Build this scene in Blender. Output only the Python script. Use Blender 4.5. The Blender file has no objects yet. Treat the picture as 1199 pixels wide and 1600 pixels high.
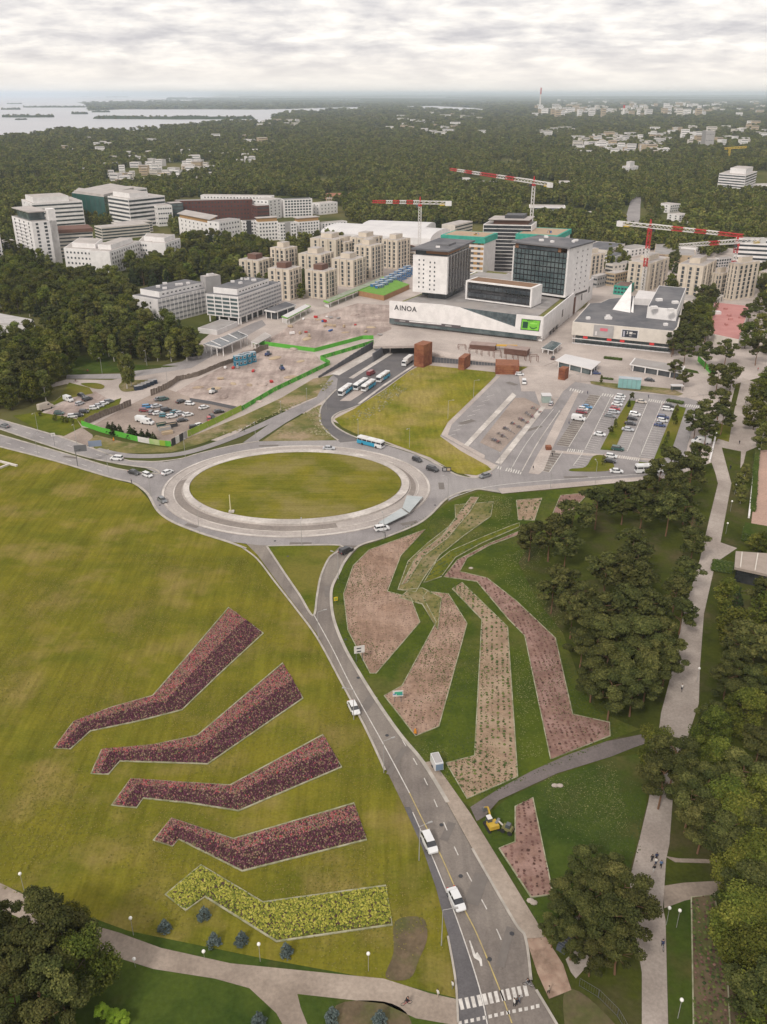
import bpy, math, random
import numpy as np
from mathutils import Vector, Matrix
R = math.radians
rnd = random.Random(7)
SC = bpy.context.scene

# ------------------------------------------------------------------ camera, sky, sun, exposure
CAM_H = 130.0
FOC = 1364.0                       # focal length in pixels of a 1199 x 1600 picture
PITCH = math.atan(653.5 / FOC)
cam_data = bpy.data.cameras.new('camera')
cam_data.sensor_fit = 'VERTICAL'; cam_data.sensor_height = 24.0
cam_data.lens = FOC / 1600.0 * 24.0
cam_data.clip_start = 0.5; cam_data.clip_end = 200000
cam = bpy.data.objects.new('camera', cam_data)
SC.collection.objects.link(cam)
cam.location = (0, 0, CAM_H)
cam.rotation_euler = (math.pi / 2 - PITCH, 0, 0)
SC.camera = cam

SUN_EL, SUN_AZ = 42, -150            # azimuth from +Y, negative to the left
world = bpy.data.worlds.new('World'); SC.world = world
world.use_nodes = True
nt = world.node_tree; nt.nodes.clear()
def wn(t, **k):
    n = nt.nodes.new(t)
    for a, b in k.items(): setattr(n, a, b)
    return n
def wl(a, b): nt.links.new(a, b)
w_out = wn('ShaderNodeOutputWorld')
sky = wn('ShaderNodeTexSky', sky_type='NISHITA', sun_disc=False)
sky.sun_elevation = R(SUN_EL); sky.sun_rotation = R(SUN_AZ)
sky.air_density = 1.0; sky.dust_density = 2.0; sky.ozone_density = 1.0
bg_sky = wn('ShaderNodeBackground'); bg_sky.inputs[1].default_value = 0.085
wl(sky.outputs[0], bg_sky.inputs[0])
tc = wn('ShaderNodeTexCoord'); sep = wn('ShaderNodeSeparateXYZ'); wl(tc.outputs['Generated'], sep.inputs[0])
zc = wn('ShaderNodeMath', operation='MAXIMUM'); wl(sep.outputs[2], zc.inputs[0]); zc.inputs[1].default_value = 0.0
za = wn('ShaderNodeMath', operation='ADD'); wl(zc.outputs[0], za.inputs[0]); za.inputs[1].default_value = 0.17
dx = wn('ShaderNodeMath', operation='DIVIDE'); wl(sep.outputs[0], dx.inputs[0]); wl(za.outputs[0], dx.inputs[1])
dy = wn('ShaderNodeMath', operation='DIVIDE'); wl(sep.outputs[1], dy.inputs[0]); wl(za.outputs[0], dy.inputs[1])
cmb = wn('ShaderNodeCombineXYZ'); wl(dx.outputs[0], cmb.inputs[0]); wl(dy.outputs[0], cmb.inputs[1])
n1 = wn('ShaderNodeTexNoise'); n1.inputs['Scale'].default_value = 2.6; n1.inputs['Detail'].default_value = 9; n1.inputs['Roughness'].default_value = 0.56
n1.inputs['Distortion'].default_value = 0.25
wl(cmb.outputs[0], n1.inputs['Vector'])
n2 = wn('ShaderNodeTexNoise'); n2.inputs['Scale'].default_value = 8.0; n2.inputs['Detail'].default_value = 8; n2.inputs['Roughness'].default_value = 0.6
wl(cmb.outputs[0], n2.inputs['Vector'])
mx = wn('ShaderNodeMix', data_type='FLOAT'); mx.inputs[0].default_value = 0.30
wl(n1.outputs[0], mx.inputs[2]); wl(n2.outputs[0], mx.inputs[3])
ramp = wn('ShaderNodeValToRGB'); wl(mx.outputs[0], ramp.inputs[0])
el = ramp.color_ramp.elements
el[0].position = 0.38; el[0].color = (0.88, 0.83, 0.77, 1)
el[1].position = 0.46; el[1].color = (0.73, 0.69, 0.655, 1)
e = el.new(0.53); e.color = (0.61, 0.58, 0.57, 1)
e = el.new(0.62); e.color = (0.47, 0.45, 0.465, 1)
# the deck of cloud pales towards the horizon
hz = wn('ShaderNodeMapRange'); hz.inputs[1].default_value = 0.0; hz.inputs[2].default_value = 0.045; hz.inputs[3].default_value = 0.9; hz.inputs[4].default_value = 0.0
wl(sep.outputs[2], hz.inputs[0])
mc = wn('ShaderNodeMix', data_type='RGBA'); wl(hz.outputs[0], mc.inputs[0]); wl(ramp.outputs[0], mc.inputs[6])
mc.inputs[7].default_value = (0.78, 0.72, 0.655, 1)
bg_cl = wn('ShaderNodeBackground'); bg_cl.inputs[1].default_value = 1.0
wl(mc.outputs[2], bg_cl.inputs[0])
ms = wn('ShaderNodeMixShader'); ms.inputs[0].default_value = 0.93
wl(bg_sky.outputs[0], ms.inputs[1]); wl(bg_cl.outputs[0], ms.inputs[2]); wl(ms.outputs[0], w_out.inputs[0])

sun_data = bpy.data.lights.new('sun', 'SUN'); sun_data.energy = 1.5; sun_data.angle = R(10); sun_data.color = (1.0, 0.94, 0.86)
sun = bpy.data.objects.new('sun', sun_data); SC.collection.objects.link(sun)
sd = Vector((math.sin(R(SUN_AZ)) * math.cos(R(SUN_EL)), math.cos(R(SUN_AZ)) * math.cos(R(SUN_EL)), math.sin(R(SUN_EL))))
sun.rotation_euler = sd.to_track_quat('Z', 'Y').to_euler(); sun.location = sd * 500

SC.view_settings.view_transform = 'Standard'; SC.view_settings.look = 'None'
SC.view_settings.exposure = 0.55; SC.view_settings.gamma = 1.0; SC.view_settings.use_curve_mapping = False
SC.cycles.max_bounces = 5; SC.cycles.diffuse_bounces = 2; SC.cycles.glossy_bounces = 2
SC.cycles.transmission_bounces = 2; SC.cycles.volume_bounces = 1; SC.cycles.transparent_max_bounces = 6
SC.cycles.use_denoising = True

# ------------------------------------------------------------------ survey: where a point of the photograph lies on the ground
cP, sP = math.cos(PITCH), math.sin(PITCH)
def P(px, py, z=0.0):
    x = (px - 599.5) / FOC; y = -(py - 800.0) / FOC
    d = (x, cP + y * sP, -sP + y * cP)
    t = (z - CAM_H) / d[2]
    return Vector((d[0] * t, d[1] * t, z))
def top_z(px, py, pt):               # height of a thing standing at ground pixel (px,py) whose top shows at row pt
    Y = P(px, py).y; k = (800.0 - pt) / FOC
    return CAM_H + Y * (k * cP - sP) / (cP + k * sP)
def pix(v):
    dz = v[2] - CAM_H; dep = v[1] * cP - dz * sP; up = v[1] * sP + dz * cP
    return (599.5 + FOC * v[0] / dep, 800.0 - FOC * up / dep)

# ------------------------------------------------------------------ materials
MATS = {}
def mat(name, c1, c2=None, scale=1.0, rough=0.85, bump=0.0, spec=0.3, metal=0.0, mid=(0.4, 0.6), detail=5.0,
        c3=None, scale3=0.1, mid3=(0.45, 0.62), wave=None, streak=None, attr=None, rand=0.0, emit=0.0, world_co=True, stretch=None, coat=0.0, ramp=None, fine=0.0):
    if name in MATS: return MATS[name]
    m = bpy.data.materials.new(name); m.use_nodes = True; MATS[name] = m
    t = m.node_tree; N = t.nodes; L = t.links
    b = N['Principled BSDF']
    b.inputs['Roughness'].default_value = rough; b.inputs['Metallic'].default_value = metal
    b.inputs['Specular IOR Level'].default_value = spec; b.inputs['Coat Weight'].default_value = coat
    b.inputs['Base Color'].default_value = (*c1, 1); m.diffuse_color = (*c1, 1)
    if world_co:
        co = N.new('ShaderNodeNewGeometry').outputs['Position']
    else:
        co = N.new('ShaderNodeTexCoord').outputs['Object']
    if stretch:
        mp = N.new('ShaderNodeMapping'); L.new(co, mp.inputs[0]); mp.inputs['Scale'].default_value = stretch[:3]
        mp.inputs['Rotation'].default_value = (0, 0, stretch[3] if len(stretch) > 3 else 0); co2 = mp.outputs[0]
    else: co2 = co
    def noise(s, c, d=detail):
        n = N.new('ShaderNodeTexNoise'); n.inputs['Scale'].default_value = s; n.inputs['Detail'].default_value = d
        n.inputs['Roughness'].default_value = 0.62; L.new(c, n.inputs['Vector']); return n.outputs[0]
    def rng(src, lo, hi, a=0.0, bb=1.0):
        r = N.new('ShaderNodeMapRange'); L.new(src, r.inputs[0]); r.inputs[1].default_value = lo; r.inputs[2].default_value = hi
        r.inputs[3].default_value = a; r.inputs[4].default_value = bb; return r.outputs[0]
    def mixc(f, a, c):
        x = N.new('ShaderNodeMix'); x.data_type = 'RGBA'
        if isinstance(f, float): x.inputs[0].default_value = f
        else: L.new(f, x.inputs[0])
        for i, v in ((6, a), (7, c)):
            if isinstance(v, tuple): x.inputs[i].default_value = (*v[:3], 1)
            else: L.new(v, x.inputs[i])
        return x.outputs[2]
    col = None
    if attr:
        a = N.new('ShaderNodeAttribute'); a.attribute_name = attr
        rp = N.new('ShaderNodeValToRGB'); L.new(a.outputs['Fac'], rp.inputs[0])
        els = rp.color_ramp.elements
        st = ramp or [(0, c1), (1, c2)]
        els[0].position, els[0].color = st[0][0], (*st[0][1], 1)
        els[1].position, els[1].color = st[-1][0], (*st[-1][1], 1)
        for p_, c_ in st[1:-1]:
            e_ = els.new(p_); e_.color = (*c_, 1)
        col = rp.outputs[0]
    elif c2:
        col = mixc(rng(noise(scale, co2), *mid), c1, c2)
    if c3:
        col = mixc(rng(noise(scale3, co, 4.0), *mid3), col if col else c1, c3)
    if fine:
        g = rng(noise(fine, co, 3.0), 0.3, 0.7, 0.86, 1.14)
        v = N.new('ShaderNodeVectorMath'); v.operation = 'SCALE'
        if col: L.new(col, v.inputs[0])
        else: v.inputs[0].default_value = c1
        L.new(g, v.inputs['Scale']); col = v.outputs[0]
    if streak:      # brushed growth: long thin noise along one direction
        for (sx, sy, ang, amp) in streak:
            mp = N.new('ShaderNodeMapping'); L.new(co, mp.inputs[0]); mp.inputs['Rotation'].default_value = (0, 0, ang); mp.inputs['Scale'].default_value = (sx, sy, 1)
            f = rng(noise(1.0, mp.outputs[0], 4.0), 0.3, 0.7, 1 - amp, 1 + amp); v = N.new('ShaderNodeVectorMath'); v.operation = 'SCALE'
            if col: L.new(col, v.inputs[0])
            else: v.inputs[0].default_value = c1
            L.new(f, v.inputs['Scale']); col = v.outputs[0]
    if wave:
        w = N.new('ShaderNodeTexWave'); w.wave_type = 'BANDS'; w.bands_direction = 'X'
        w.inputs['Scale'].default_value = wave[0]; w.inputs['Distortion'].default_value = wave[2]; w.inputs['Detail'].default_value = 2
        w.inputs['Detail Scale'].default_value = 0.4
        mp = N.new('ShaderNodeMapping'); L.new(co, mp.inputs[0]); mp.inputs['Rotation'].default_value = (0, 0, wave[3]); L.new(mp.outputs[0], w.inputs['Vector'])
        f = rng(w.outputs['Fac'], 0, 1, 1 - wave[1], 1 + wave[1])
        v = N.new('ShaderNodeVectorMath'); v.operation = 'SCALE'
        if col: L.new(col, v.inputs[0])
        else: v.inputs[0].default_value = c1
        L.new(f, v.inputs['Scale']); col = v.outputs[0]
    if rand:
        oi = N.new('ShaderNodeObjectInfo')
        hsv = N.new('ShaderNodeHueSaturation')
        if col: L.new(col, hsv.inputs['Color'])
        else: hsv.inputs['Color'].default_value = (*c1, 1)
        L.new(rng(oi.outputs['Random'], 0, 1, 1 - rand, 1 + rand), hsv.inputs['Value'])
        w2 = N.new('ShaderNodeMath'); w2.operation = 'MULTIPLY'; w2.inputs[1].default_value = 7.31; L.new(oi.outputs['Random'], w2.inputs[0])
        w3 = N.new('ShaderNodeMath'); w3.operation = 'FRACT'; L.new(w2.outputs[0], w3.inputs[0])
        L.new(rng(w3.outputs[0], 0, 1, 0.5 - rand * 0.06, 0.5 + rand * 0.07), hsv.inputs['Hue'])
        col = hsv.outputs[0]
    if col: L.new(col, b.inputs['Base Color'])
    if bump:
        bn = N.new('ShaderNodeBump'); bn.inputs['Strength'].default_value = 1.0; bn.inputs['Distance'].default_value = bump
        L.new(noise(scale * 2.5, co2), bn.inputs['Height']); L.new(bn.outputs[0], b.inputs['Normal'])
    if emit:
        b.inputs['Emission Color'].default_value = (*c1, 1); b.inputs['Emission Strength'].default_value = emit
    return m

# ------------------------------------------------------------------ object helpers
def tag(o, label=None, cat=None, group=None, kind=None):
    if label: o['label'] = label
    if cat: o['category'] = cat
    if group: o['group'] = group
    if kind: o['kind'] = kind
    return o
def link(o, parent=None):
    SC.collection.objects.link(o)
    if parent is not None: o.parent = parent
    return o
def empty(name, loc, rz=0.0):
    o = bpy.data.objects.new(name, None); o.location = loc; o.rotation_euler = (0, 0, rz); o.empty_display_size = 1
    return link(o)
def inst(name, mesh, parent=None, loc=(0, 0, 0), rz=0.0, sc=None):
    o = bpy.data.objects.new(name, mesh); o.location = loc; o.rotation_euler = (0, 0, rz)
    if sc is not None: o.scale = sc if hasattr(sc, '__len__') else (sc, sc, sc)
    return link(o, parent)
class MB:
    def __init__(s): s.v = []; s.f = []; s.m = []; s.mats = []; s.cur = 0; s.sm = []; s.smooth = False
    def mat(s, m):
        if m not in s.mats: s.mats.append(m)
        s.cur = s.mats.index(m); return s
    def face(s, pts):
        n = len(s.v); s.v += [tuple(p) for p in pts]; s.f.append(tuple(range(n, n + len(pts)))); s.m.append(s.cur); s.sm.append(s.smooth)
    def add(s, vs, fs):
        n = len(s.v); s.v += [tuple(p) for p in vs]
        for f in fs: s.f.append(tuple(i + n for i in f)); s.m.append(s.cur); s.sm.append(s.smooth)
        return s
    def box(s, c, size, rz=0.0, taper=1.0):
        x, y, z = size[0] / 2, size[1] / 2, size[2] / 2; ca, sa = math.cos(rz), math.sin(rz)
        vs = []
        for k in (-1, 1):
            tt = taper if k > 0 else 1
            for i, j in ((-1, -1), (1, -1), (1, 1), (-1, 1)):
                a, b = i * x * tt, j * y * tt
                vs.append((c[0] + a * ca - b * sa, c[1] + a * sa + b * ca, c[2] + k * z))
        return s.add(vs, [(3, 2, 1, 0), (4, 5, 6, 7), (0, 1, 5, 4), (1, 2, 6, 5), (2, 3, 7, 6), (3, 0, 4, 7)])
    def prism(s, poly, z0, z1, bottom=True):
        n = len(poly)
        ar = sum(poly[i][0] * poly[(i + 1) % n][1] - poly[(i + 1) % n][0] * poly[i][1] for i in range(n))
        if ar < 0: poly = poly[::-1]
        zz0 = z0 if hasattr(z0, '__len__') else [z0] * n; zz1 = z1 if hasattr(z1, '__len__') else [z1] * n
        if ar < 0 and hasattr(z1, '__len__'): zz1 = zz1[::-1]
        if ar < 0 and hasattr(z0, '__len__'): zz0 = zz0[::-1]
        vs = [(poly[i][0], poly[i][1], zz0[i]) for i in range(n)] + [(poly[i][0], poly[i][1], zz1[i]) for i in range(n)]
        fs = [tuple(range(n, 2 * n))] + ([tuple(range(n - 1, -1, -1))] if bottom else [])
        fs += [(i, (i + 1) % n, n + (i + 1) % n, n + i) for i in range(n)]
        return s.add(vs, fs)
    def bar(s, a, b, r, n=4, r2=None):
        a = Vector(a); b = Vector(b); d = b - a
        if d.length < 1e-6: return s
        q = d.to_track_quat('Z', 'Y'); r2 = r if r2 is None else r2
        vs = []
        for base, rr in ((a, r), (b, r2)):
            for i in range(n):
                t = 2 * math.pi * (i + 0.5) / n
                vs.append(base + q @ Vector((math.cos(t) * rr, math.sin(t) * rr, 0)))
        fs = [(i, (i + 1) % n, n + (i + 1) % n, n + i) for i in range(n)] + [tuple(range(n - 1, -1, -1)), tuple(range(n, 2 * n))]
        return s.add(vs, fs)
    def ball(s, c, r, nu=8, nv=5, sz=(1, 1, 1)):
        vs = [(c[0], c[1], c[2] + r * sz[2])]
        for j in range(1, nv):
            ph = math.pi * j / nv
            for i in range(nu):
                t = 2 * math.pi * i / nu
                vs.append((c[0] + r * sz[0] * math.sin(ph) * math.cos(t), c[1] + r * sz[1] * math.sin(ph) * math.sin(t), c[2] + r * sz[2] * math.cos(ph)))
        vs.append((c[0], c[1], c[2] - r * sz[2])); fs = []
        for i in range(nu):
            fs.append((0, 1 + i, 1 + (i + 1) % nu))
            for j in range(nv - 2):
                a = 1 + j * nu
                fs.append((a + i, a + nu + i, a + nu + (i + 1) % nu, a + (i + 1) % nu))
            a = 1 + (nv - 2) * nu; fs.append((len(vs) - 1, a + (i + 1) % nu, a + i))
        return s.add(vs, fs)
    def mesh(s, name):
        me = bpy.data.meshes.new(name); me.from_pydata(s.v, [], s.f)
        for m in s.mats: me.materials.append(m)
        me.polygons.foreach_set('material_index', s.m)
        me.polygons.foreach_set('use_smooth', s.sm)
        me.update(); return me
    def build(s, name, parent=None, loc=(0, 0, 0), rz=0.0):
        return inst(name, s.mesh(name), parent, loc, rz)
def quads_mesh(name, V, Fc, m, vals=None, smooth=False):       # fast numpy mesh: V (n,3), Fc (k,4) or (k,3)
    me = bpy.data.meshes.new(name); k, w = Fc.shape
    me.vertices.add(len(V)); me.vertices.foreach_set('co', np.ascontiguousarray(V, dtype=np.float32).ravel())
    me.loops.add(k * w); me.loops.foreach_set('vertex_index', np.ascontiguousarray(Fc, dtype=np.int32).ravel())
    me.polygons.add(k); me.polygons.foreach_set('loop_start', np.arange(0, k * w, w, dtype=np.int32))
    me.materials.append(m)
    if vals is not None:
        at = me.attributes.new('v', 'FLOAT', 'FACE'); at.data.foreach_set('value', np.asarray(vals, dtype=np.float32))
    me.update(calc_edges=True)
    if smooth: me.polygons.foreach_set('use_smooth', np.ones(k, dtype=bool))
    return me
def smooth_px(pts, n=4, closed=True):
    out = []; m = len(pts)
    rngi = range(m) if closed else range(m - 1)
    for i in rngi:
        g = lambda k: Vector(pts[k % m]) if closed else Vector(pts[max(0, min(m - 1, k))])
        p0, p1, p2, p3 = g(i - 1), g(i), g(i + 1), g(i + 2)
        for j in range(n):
            t = j / n
            out.append(0.5 * ((2 * p1) + (-p0 + p2) * t + (2 * p0 - 5 * p1 + 4 * p2 - p3) * t * t + (-p0 + 3 * p1 - 3 * p2 + p3) * t ** 3))
    if not closed: out.append(Vector(pts[-1]))
    return out
def W2(pts, z=0.0): return [P(a, b, z) for a, b in pts]
def sheet(name, pts, z, m, kind='structure', sm=False, parent=None, world_pts=None):
    w = world_pts if world_pts else W2(pts)
    w = [Vector((p.x, p.y)) for p in w]
    if sm: w = smooth_px(w, 4)
    ar = sum(w[i].x * w[(i + 1) % len(w)].y - w[(i + 1) % len(w)].x * w[i].y for i in range(len(w)))
    if ar < 0: w = w[::-1]
    b = MB().mat(m); b.face([(p.x, p.y, z) for p in w])
    o = b.build(name, parent)
    if kind and parent is None: tag(o, kind=kind)
    return o
def ribbon(b, w, width, z0, z1, closed=False):   # a kerb: raised strip along world polyline w
    n = len(w); L = []; Rr = []
    for i in range(n):
        a = w[(i - 1) % n] if (closed or i > 0) else w[i]; c = w[(i + 1) % n] if (closed or i < n - 1) else w[i]
        d = Vector((c[0] - a[0], c[1] - a[1]))
        if d.length < 1e-9: d = Vector((1, 0))
        d.normalize(); nn = Vector((-d.y, d.x)) * (width / 2)
        L.append((w[i][0] + nn.x, w[i][1] + nn.y)); Rr.append((w[i][0] - nn.x, w[i][1] - nn.y))
    vs = [(x, y, z1) for x, y in L] + [(x, y, z1) for x, y in Rr] + [(x, y, z0) for x, y in L] + [(x, y, z0) for x, y in Rr]
    fs = []
    for i in range(n if closed else n - 1):
        j = (i + 1) % n
        fs += [(i, n + i, n + j, j), (2 * n + i, i, j, 2 * n + j), (n + i, 3 * n + i, 3 * n + j, n + j)]
    b.add(vs, fs)
def line_sheet(name, pts, width, z, m, sm=True, parent=None, h=0.0):
    w = [Vector((p.x, p.y)) for p in W2(pts)]
    if sm and len(w) > 2: w = smooth_px(w, 5, False)
    b = MB().mat(m)
    if h: ribbon(b, w, width, z, z + h)
    else:
        t = MB(); ribbon(t, w, width, z, z); n = len(w)
        b.add(t.v[:2 * n], [(i, n + i, n + i + 1, i + 1) for i in range(n - 1)])
    o = b.build(name, parent)
    if parent is None: tag(o, kind='structure')
    return o
# ------------------------------------------------------------------ ground materials
M_forest = mat('forest_floor', (0.045, 0.056, 0.018), (0.085, 0.092, 0.028), 0.02, rough=1, bump=0.6, c3=(0.130, 0.118, 0.048), scale3=0.006, spec=0.0)
M_meadow = mat('meadow', (0.176, 0.154, 0.020), (0.108, 0.112, 0.015), 0.05, rough=1, bump=0.3, c3=(0.215, 0.168, 0.052), scale3=0.06, fine=2.0, spec=0.0, mid=(0.32, 0.66), mid3=(0.5, 0.7), stretch=(1, 2.0, 1, 0.5), streak=[(0.9, 0.07, 0.9, 0.16), (0.25, 0.03, -0.5, 0.12)])
M_lawn = mat('lawn_green', (0.120, 0.128, 0.016), (0.074, 0.096, 0.013), 0.09, rough=1, bump=0.2, c3=(0.150, 0.135, 0.030), scale3=0.03, fine=1.4, spec=0.0)
M_garden = mat('garden_grass', (0.074, 0.096, 0.014), (0.048, 0.070, 0.012), 0.10, rough=1, bump=0.25, c3=(0.120, 0.112, 0.034), scale3=0.045, fine=1.2, spec=0.0, mid3=(0.5, 0.7))
M_lawn_dark = mat('lawn_deep_green', (0.060, 0.085, 0.016), (0.035, 0.058, 0.012), 0.10, rough=1, bump=0.2, c3=(0.095, 0.090, 0.030), scale3=0.05, fine=1.2, spec=0.0, mid3=(0.52, 0.68))  # deeper green variant of the lawn grass
M_park = mat('park_grass', (0.062, 0.072, 0.014), (0.040, 0.050, 0.012), 0.12, rough=1, bump=0.25, c3=(0.090, 0.078, 0.036), scale3=0.06, fine=1.2, spec=0.0, mid3=(0.5, 0.66))
M_field = mat('field_grass', (0.225, 0.195, 0.028), (0.135, 0.142, 0.018), 0.045, rough=1, bump=0.35, c3=(0.270, 0.215, 0.070), scale3=0.035, streak=[(0.6, 0.08, 0.5, 0.18)], fine=0.9, spec=0.0)
M_scrub = mat('scrub_grass', (0.185, 0.160, 0.060), (0.100, 0.110, 0.030), 0.12, rough=1, bump=0.3, c3=(0.290, 0.220, 0.140), scale3=0.05, fine=0.8, spec=0.1)
M_asph = mat('asphalt', (0.272, 0.250, 0.246), (0.220, 0.202, 0.200), 0.06, rough=0.9, streak=[(0.5, 0.05, 0.7, 0.07)], c3=(0.300, 0.278, 0.270), scale3=0.02, bump=0.01, fine=3.0, spec=0.2)
M_asph_d = mat('asphalt_dark', (0.120, 0.112, 0.116), (0.098, 0.092, 0.095), 0.15, rough=0.85, c3=(0.145, 0.135, 0.132), scale3=0.04, fine=3.0, spec=0.25)
M_asph_w = mat('asphalt_warm', (0.195, 0.168, 0.148), (0.158, 0.136, 0.122), 0.12, rough=0.9, streak=[(0.7, 0.03, -0.42, 0.12)], c3=(0.225, 0.196, 0.170), scale3=0.04, fine=3.0, spec=0.2)
M_gravel = mat('gravel', (0.360, 0.295, 0.255), (0.295, 0.240, 0.205), 0.08, rough=1, c3=(0.235, 0.190, 0.165), scale3=0.03, bump=0.05, fine=1.2, spec=0.0)
M_yard = mat('yard_gravel', (0.440, 0.360, 0.320), (0.285, 0.225, 0.200), 0.06, rough=1, streak=[(0.35, 0.04, 0.9, 0.16), (0.3, 0.03, -0.2, 0.10)], c3=(0.245, 0.195, 0.175), scale3=0.018, bump=0.08, fine=0.7, spec=0.1, mid3=(0.52, 0.66))
M_pave = mat('paving_pale', (0.470, 0.405, 0.365), (0.400, 0.345, 0.312), 0.07, rough=0.9, c3=(0.340, 0.290, 0.262), scale3=0.03, fine=1.5, spec=0.2)
M_conc = mat('concrete_pale', (0.560, 0.515, 0.475), (0.470, 0.430, 0.395), 0.10, rough=0.9, c3=(0.390, 0.350, 0.320), scale3=0.05, fine=1.0, spec=0.2)
M_kerb = mat('kerb_stone', (0.430, 0.390, 0.345), (0.330, 0.300, 0.265), 0.3, rough=0.9, spec=0.2)
M_pathw = mat('path_gravel', (0.300, 0.245, 0.200), (0.235, 0.190, 0.155), 0.11, rough=1, c3=(0.350, 0.290, 0.240), scale3=0.05, bump=0.03, fine=1.6, spec=0.1)
M_prom = mat('promenade_slabs', (0.400, 0.345, 0.305), (0.345, 0.298, 0.262), 0.16, rough=0.9, c3=(0.290, 0.245, 0.215), scale3=0.05, fine=2.0, spec=0.2)
M_soil = mat('bare_soil', (0.150, 0.110, 0.070), (0.105, 0.080, 0.050), 0.25, rough=1, bump=0.08, c3=(0.090, 0.090, 0.035), scale3=0.12, fine=1.5, spec=0.1)
M_white = mat('road_paint', (0.62, 0.59, 0.55), (0.46, 0.43, 0.40), 0.8, rough=0.7, spec=0.3)
M_yellow = mat('road_paint_yellow', (0.46, 0.36, 0.14), (0.34, 0.27, 0.14), 0.7, rough=0.7, spec=0.3)
M_steel = mat('steel_grey', (0.22, 0.22, 0.23), rough=0.5, metal=0.6)
M_post = mat('post_grey', (0.32, 0.31, 0.30), rough=0.6)
M_dark = mat('dark_grey', (0.045, 0.045, 0.05), rough=0.6)
M_water = mat('sea_water', (0.36, 0.36, 0.39), (0.40, 0.395, 0.42), 0.0008, rough=0.32, spec=0.5, bump=0.0)

# the ground: one sheet to the horizon, with far woodland colour
sheet('ground', None, 0.0, M_forest, world_pts=[Vector((-90000, -400)), Vector((90000, -400)), Vector((90000, 160000)), Vector((-90000, 160000))])
Z_CITY, Z_LAWN, Z_ROAD, Z_TOP, Z_MARK = 0.05, 0.10, 0.15, 0.19, 0.22
# the sea and the coast
SEA = [[(-260, 232), (0, 217), (60, 210), (100, 204), (175, 206), (240, 202), (280, 199), (330, 194), (362, 190), (395, 192), (425, 190), (428, 183), (440, 177), (480, 174.5), (540, 172.5), (578, 170), (577, 167.2), (520, 168.3), (450, 170.5), (400, 171.5), (340, 171), (300, 171), (190, 171), (170, 172), (138, 173), (134, 163), (120, 160), (180, 159.4), (250, 158.5), (300, 157), (333, 155), (336, 151.2), (300, 149.6), (-600, 149.6)],
       [(624, 166.5), (680, 165.8), (740, 169), (770, 172), (735, 174), (700, 173.5), (650, 169.5)]]
for s_ in SEA: sheet('sea', s_, 0.4, M_water)
M_isle = mat('island_woods', (0.030, 0.045, 0.024), (0.045, 0.058, 0.030), 0.004, rough=1, spec=0.1)
ISL = [('island', (0, 183.5, 40), (82, 183.5, 62), 13), ('island', (140, 186, 262), (395, 186.5, 320), 15), ('island', (110, 178.5, 122), (135, 178.5, 131), 12),
       ('island', (35, 168, 80), (132, 168, 120), 14), ('island', (0, 171.5, 10), (30, 171.5, 22), 12), ('island', (322, 194.5, 340), (390, 194.5, 370), 13),
       ('island', (230, 157, 245), (268, 157, 255), 16), ('island', (10, 162.5, 18), (33, 162.5, 25), 13), ('island', (165, 152, 180), (200, 152, 190), 30), ('island', (262, 152.8, 275), (292, 152.8, 283), 30),
       ('island', (300, 153.2, 310), (334, 153.2, 325), 26), ('island', (22, 187.4, 27), (37, 187.4, 33), 6), ('island', (142, 175.5, 150), (170, 175.5, 162), 12), ('island', (128, 151.3, 133), (138, 151.3, 136), 24)]
def land_mass(name, a, b, h, seed, nx=60, ny=7, depth=None):
    r = random.Random(seed); A = P(a[0], a[1]); B = P(b[0], b[1])
    d = (B - A); L = d.length; d.normalize(); nrm = Vector((-d.y, d.x, 0)); dp = depth or max(120, L * 0.24)
    vs = []; ph = [r.uniform(0, 6.28) for _ in range(12)]
    for j in range(ny + 1):
        for i in range(nx + 1):
            u = i / nx; w = j / ny
            wob = 0.18 * math.sin(u * 9 + ph[0]) + 0.12 * math.sin(u * 23 + ph[1])
            env = max(0.02, math.sin(math.pi * min(max(u, 0.004), 0.996)) ** 0.45)
            yy = (w - 0.5) * env * (1 + wob)
            p = A + d * (u * L) + nrm * (yy * dp + dp * 0.3)
            hh = 0 if j in (0, ny) or i in (0, nx) else h * (0.72 + 0.16 * math.sin(u * 14 + ph[3]) + 0.12 * math.sin(u * 47 + ph[4] + j) + 0.22 * r.random()) * (1.0 if 0 < j < ny else 0)
            vs.append((p.x, p.y, max(0.1, hh)))
    fs = [(j * (nx + 1) + i, j * (nx + 1) + i + 1, (j + 1) * (nx + 1) + i + 1, (j + 1) * (nx + 1) + i) for j in range(ny) for i in range(nx)]
    o = MB().mat(M_isle).add(vs, fs).build(name); return tag(o, kind='structure')
for k, (nm, a, b, h) in enumerate(ISL): land_mass(nm, a, b, h, 40 + k)
# mainland woods across the bay and the low ridges that close the horizon
land_mass('wooded_headland', (138, 169.8), (425, 168.6), 20, 71, nx=200, ny=10, depth=900)
for k, (x0, x1, y, h, dp) in enumerate([(330, 760, 161, 34, 2600), (560, 1400, 158.5, 38, 3000), (360, 1500, 153, 70, 6000), (250, 900, 156, 40, 2500), (700, 1500, 155, 55, 4000), (330, 1700, 150.5, 115, 9000)]):
    land_mass('wooded_ridge', (x0, y), (x1, y), h, 90 + k, nx=260, ny=9, depth=dp)

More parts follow.
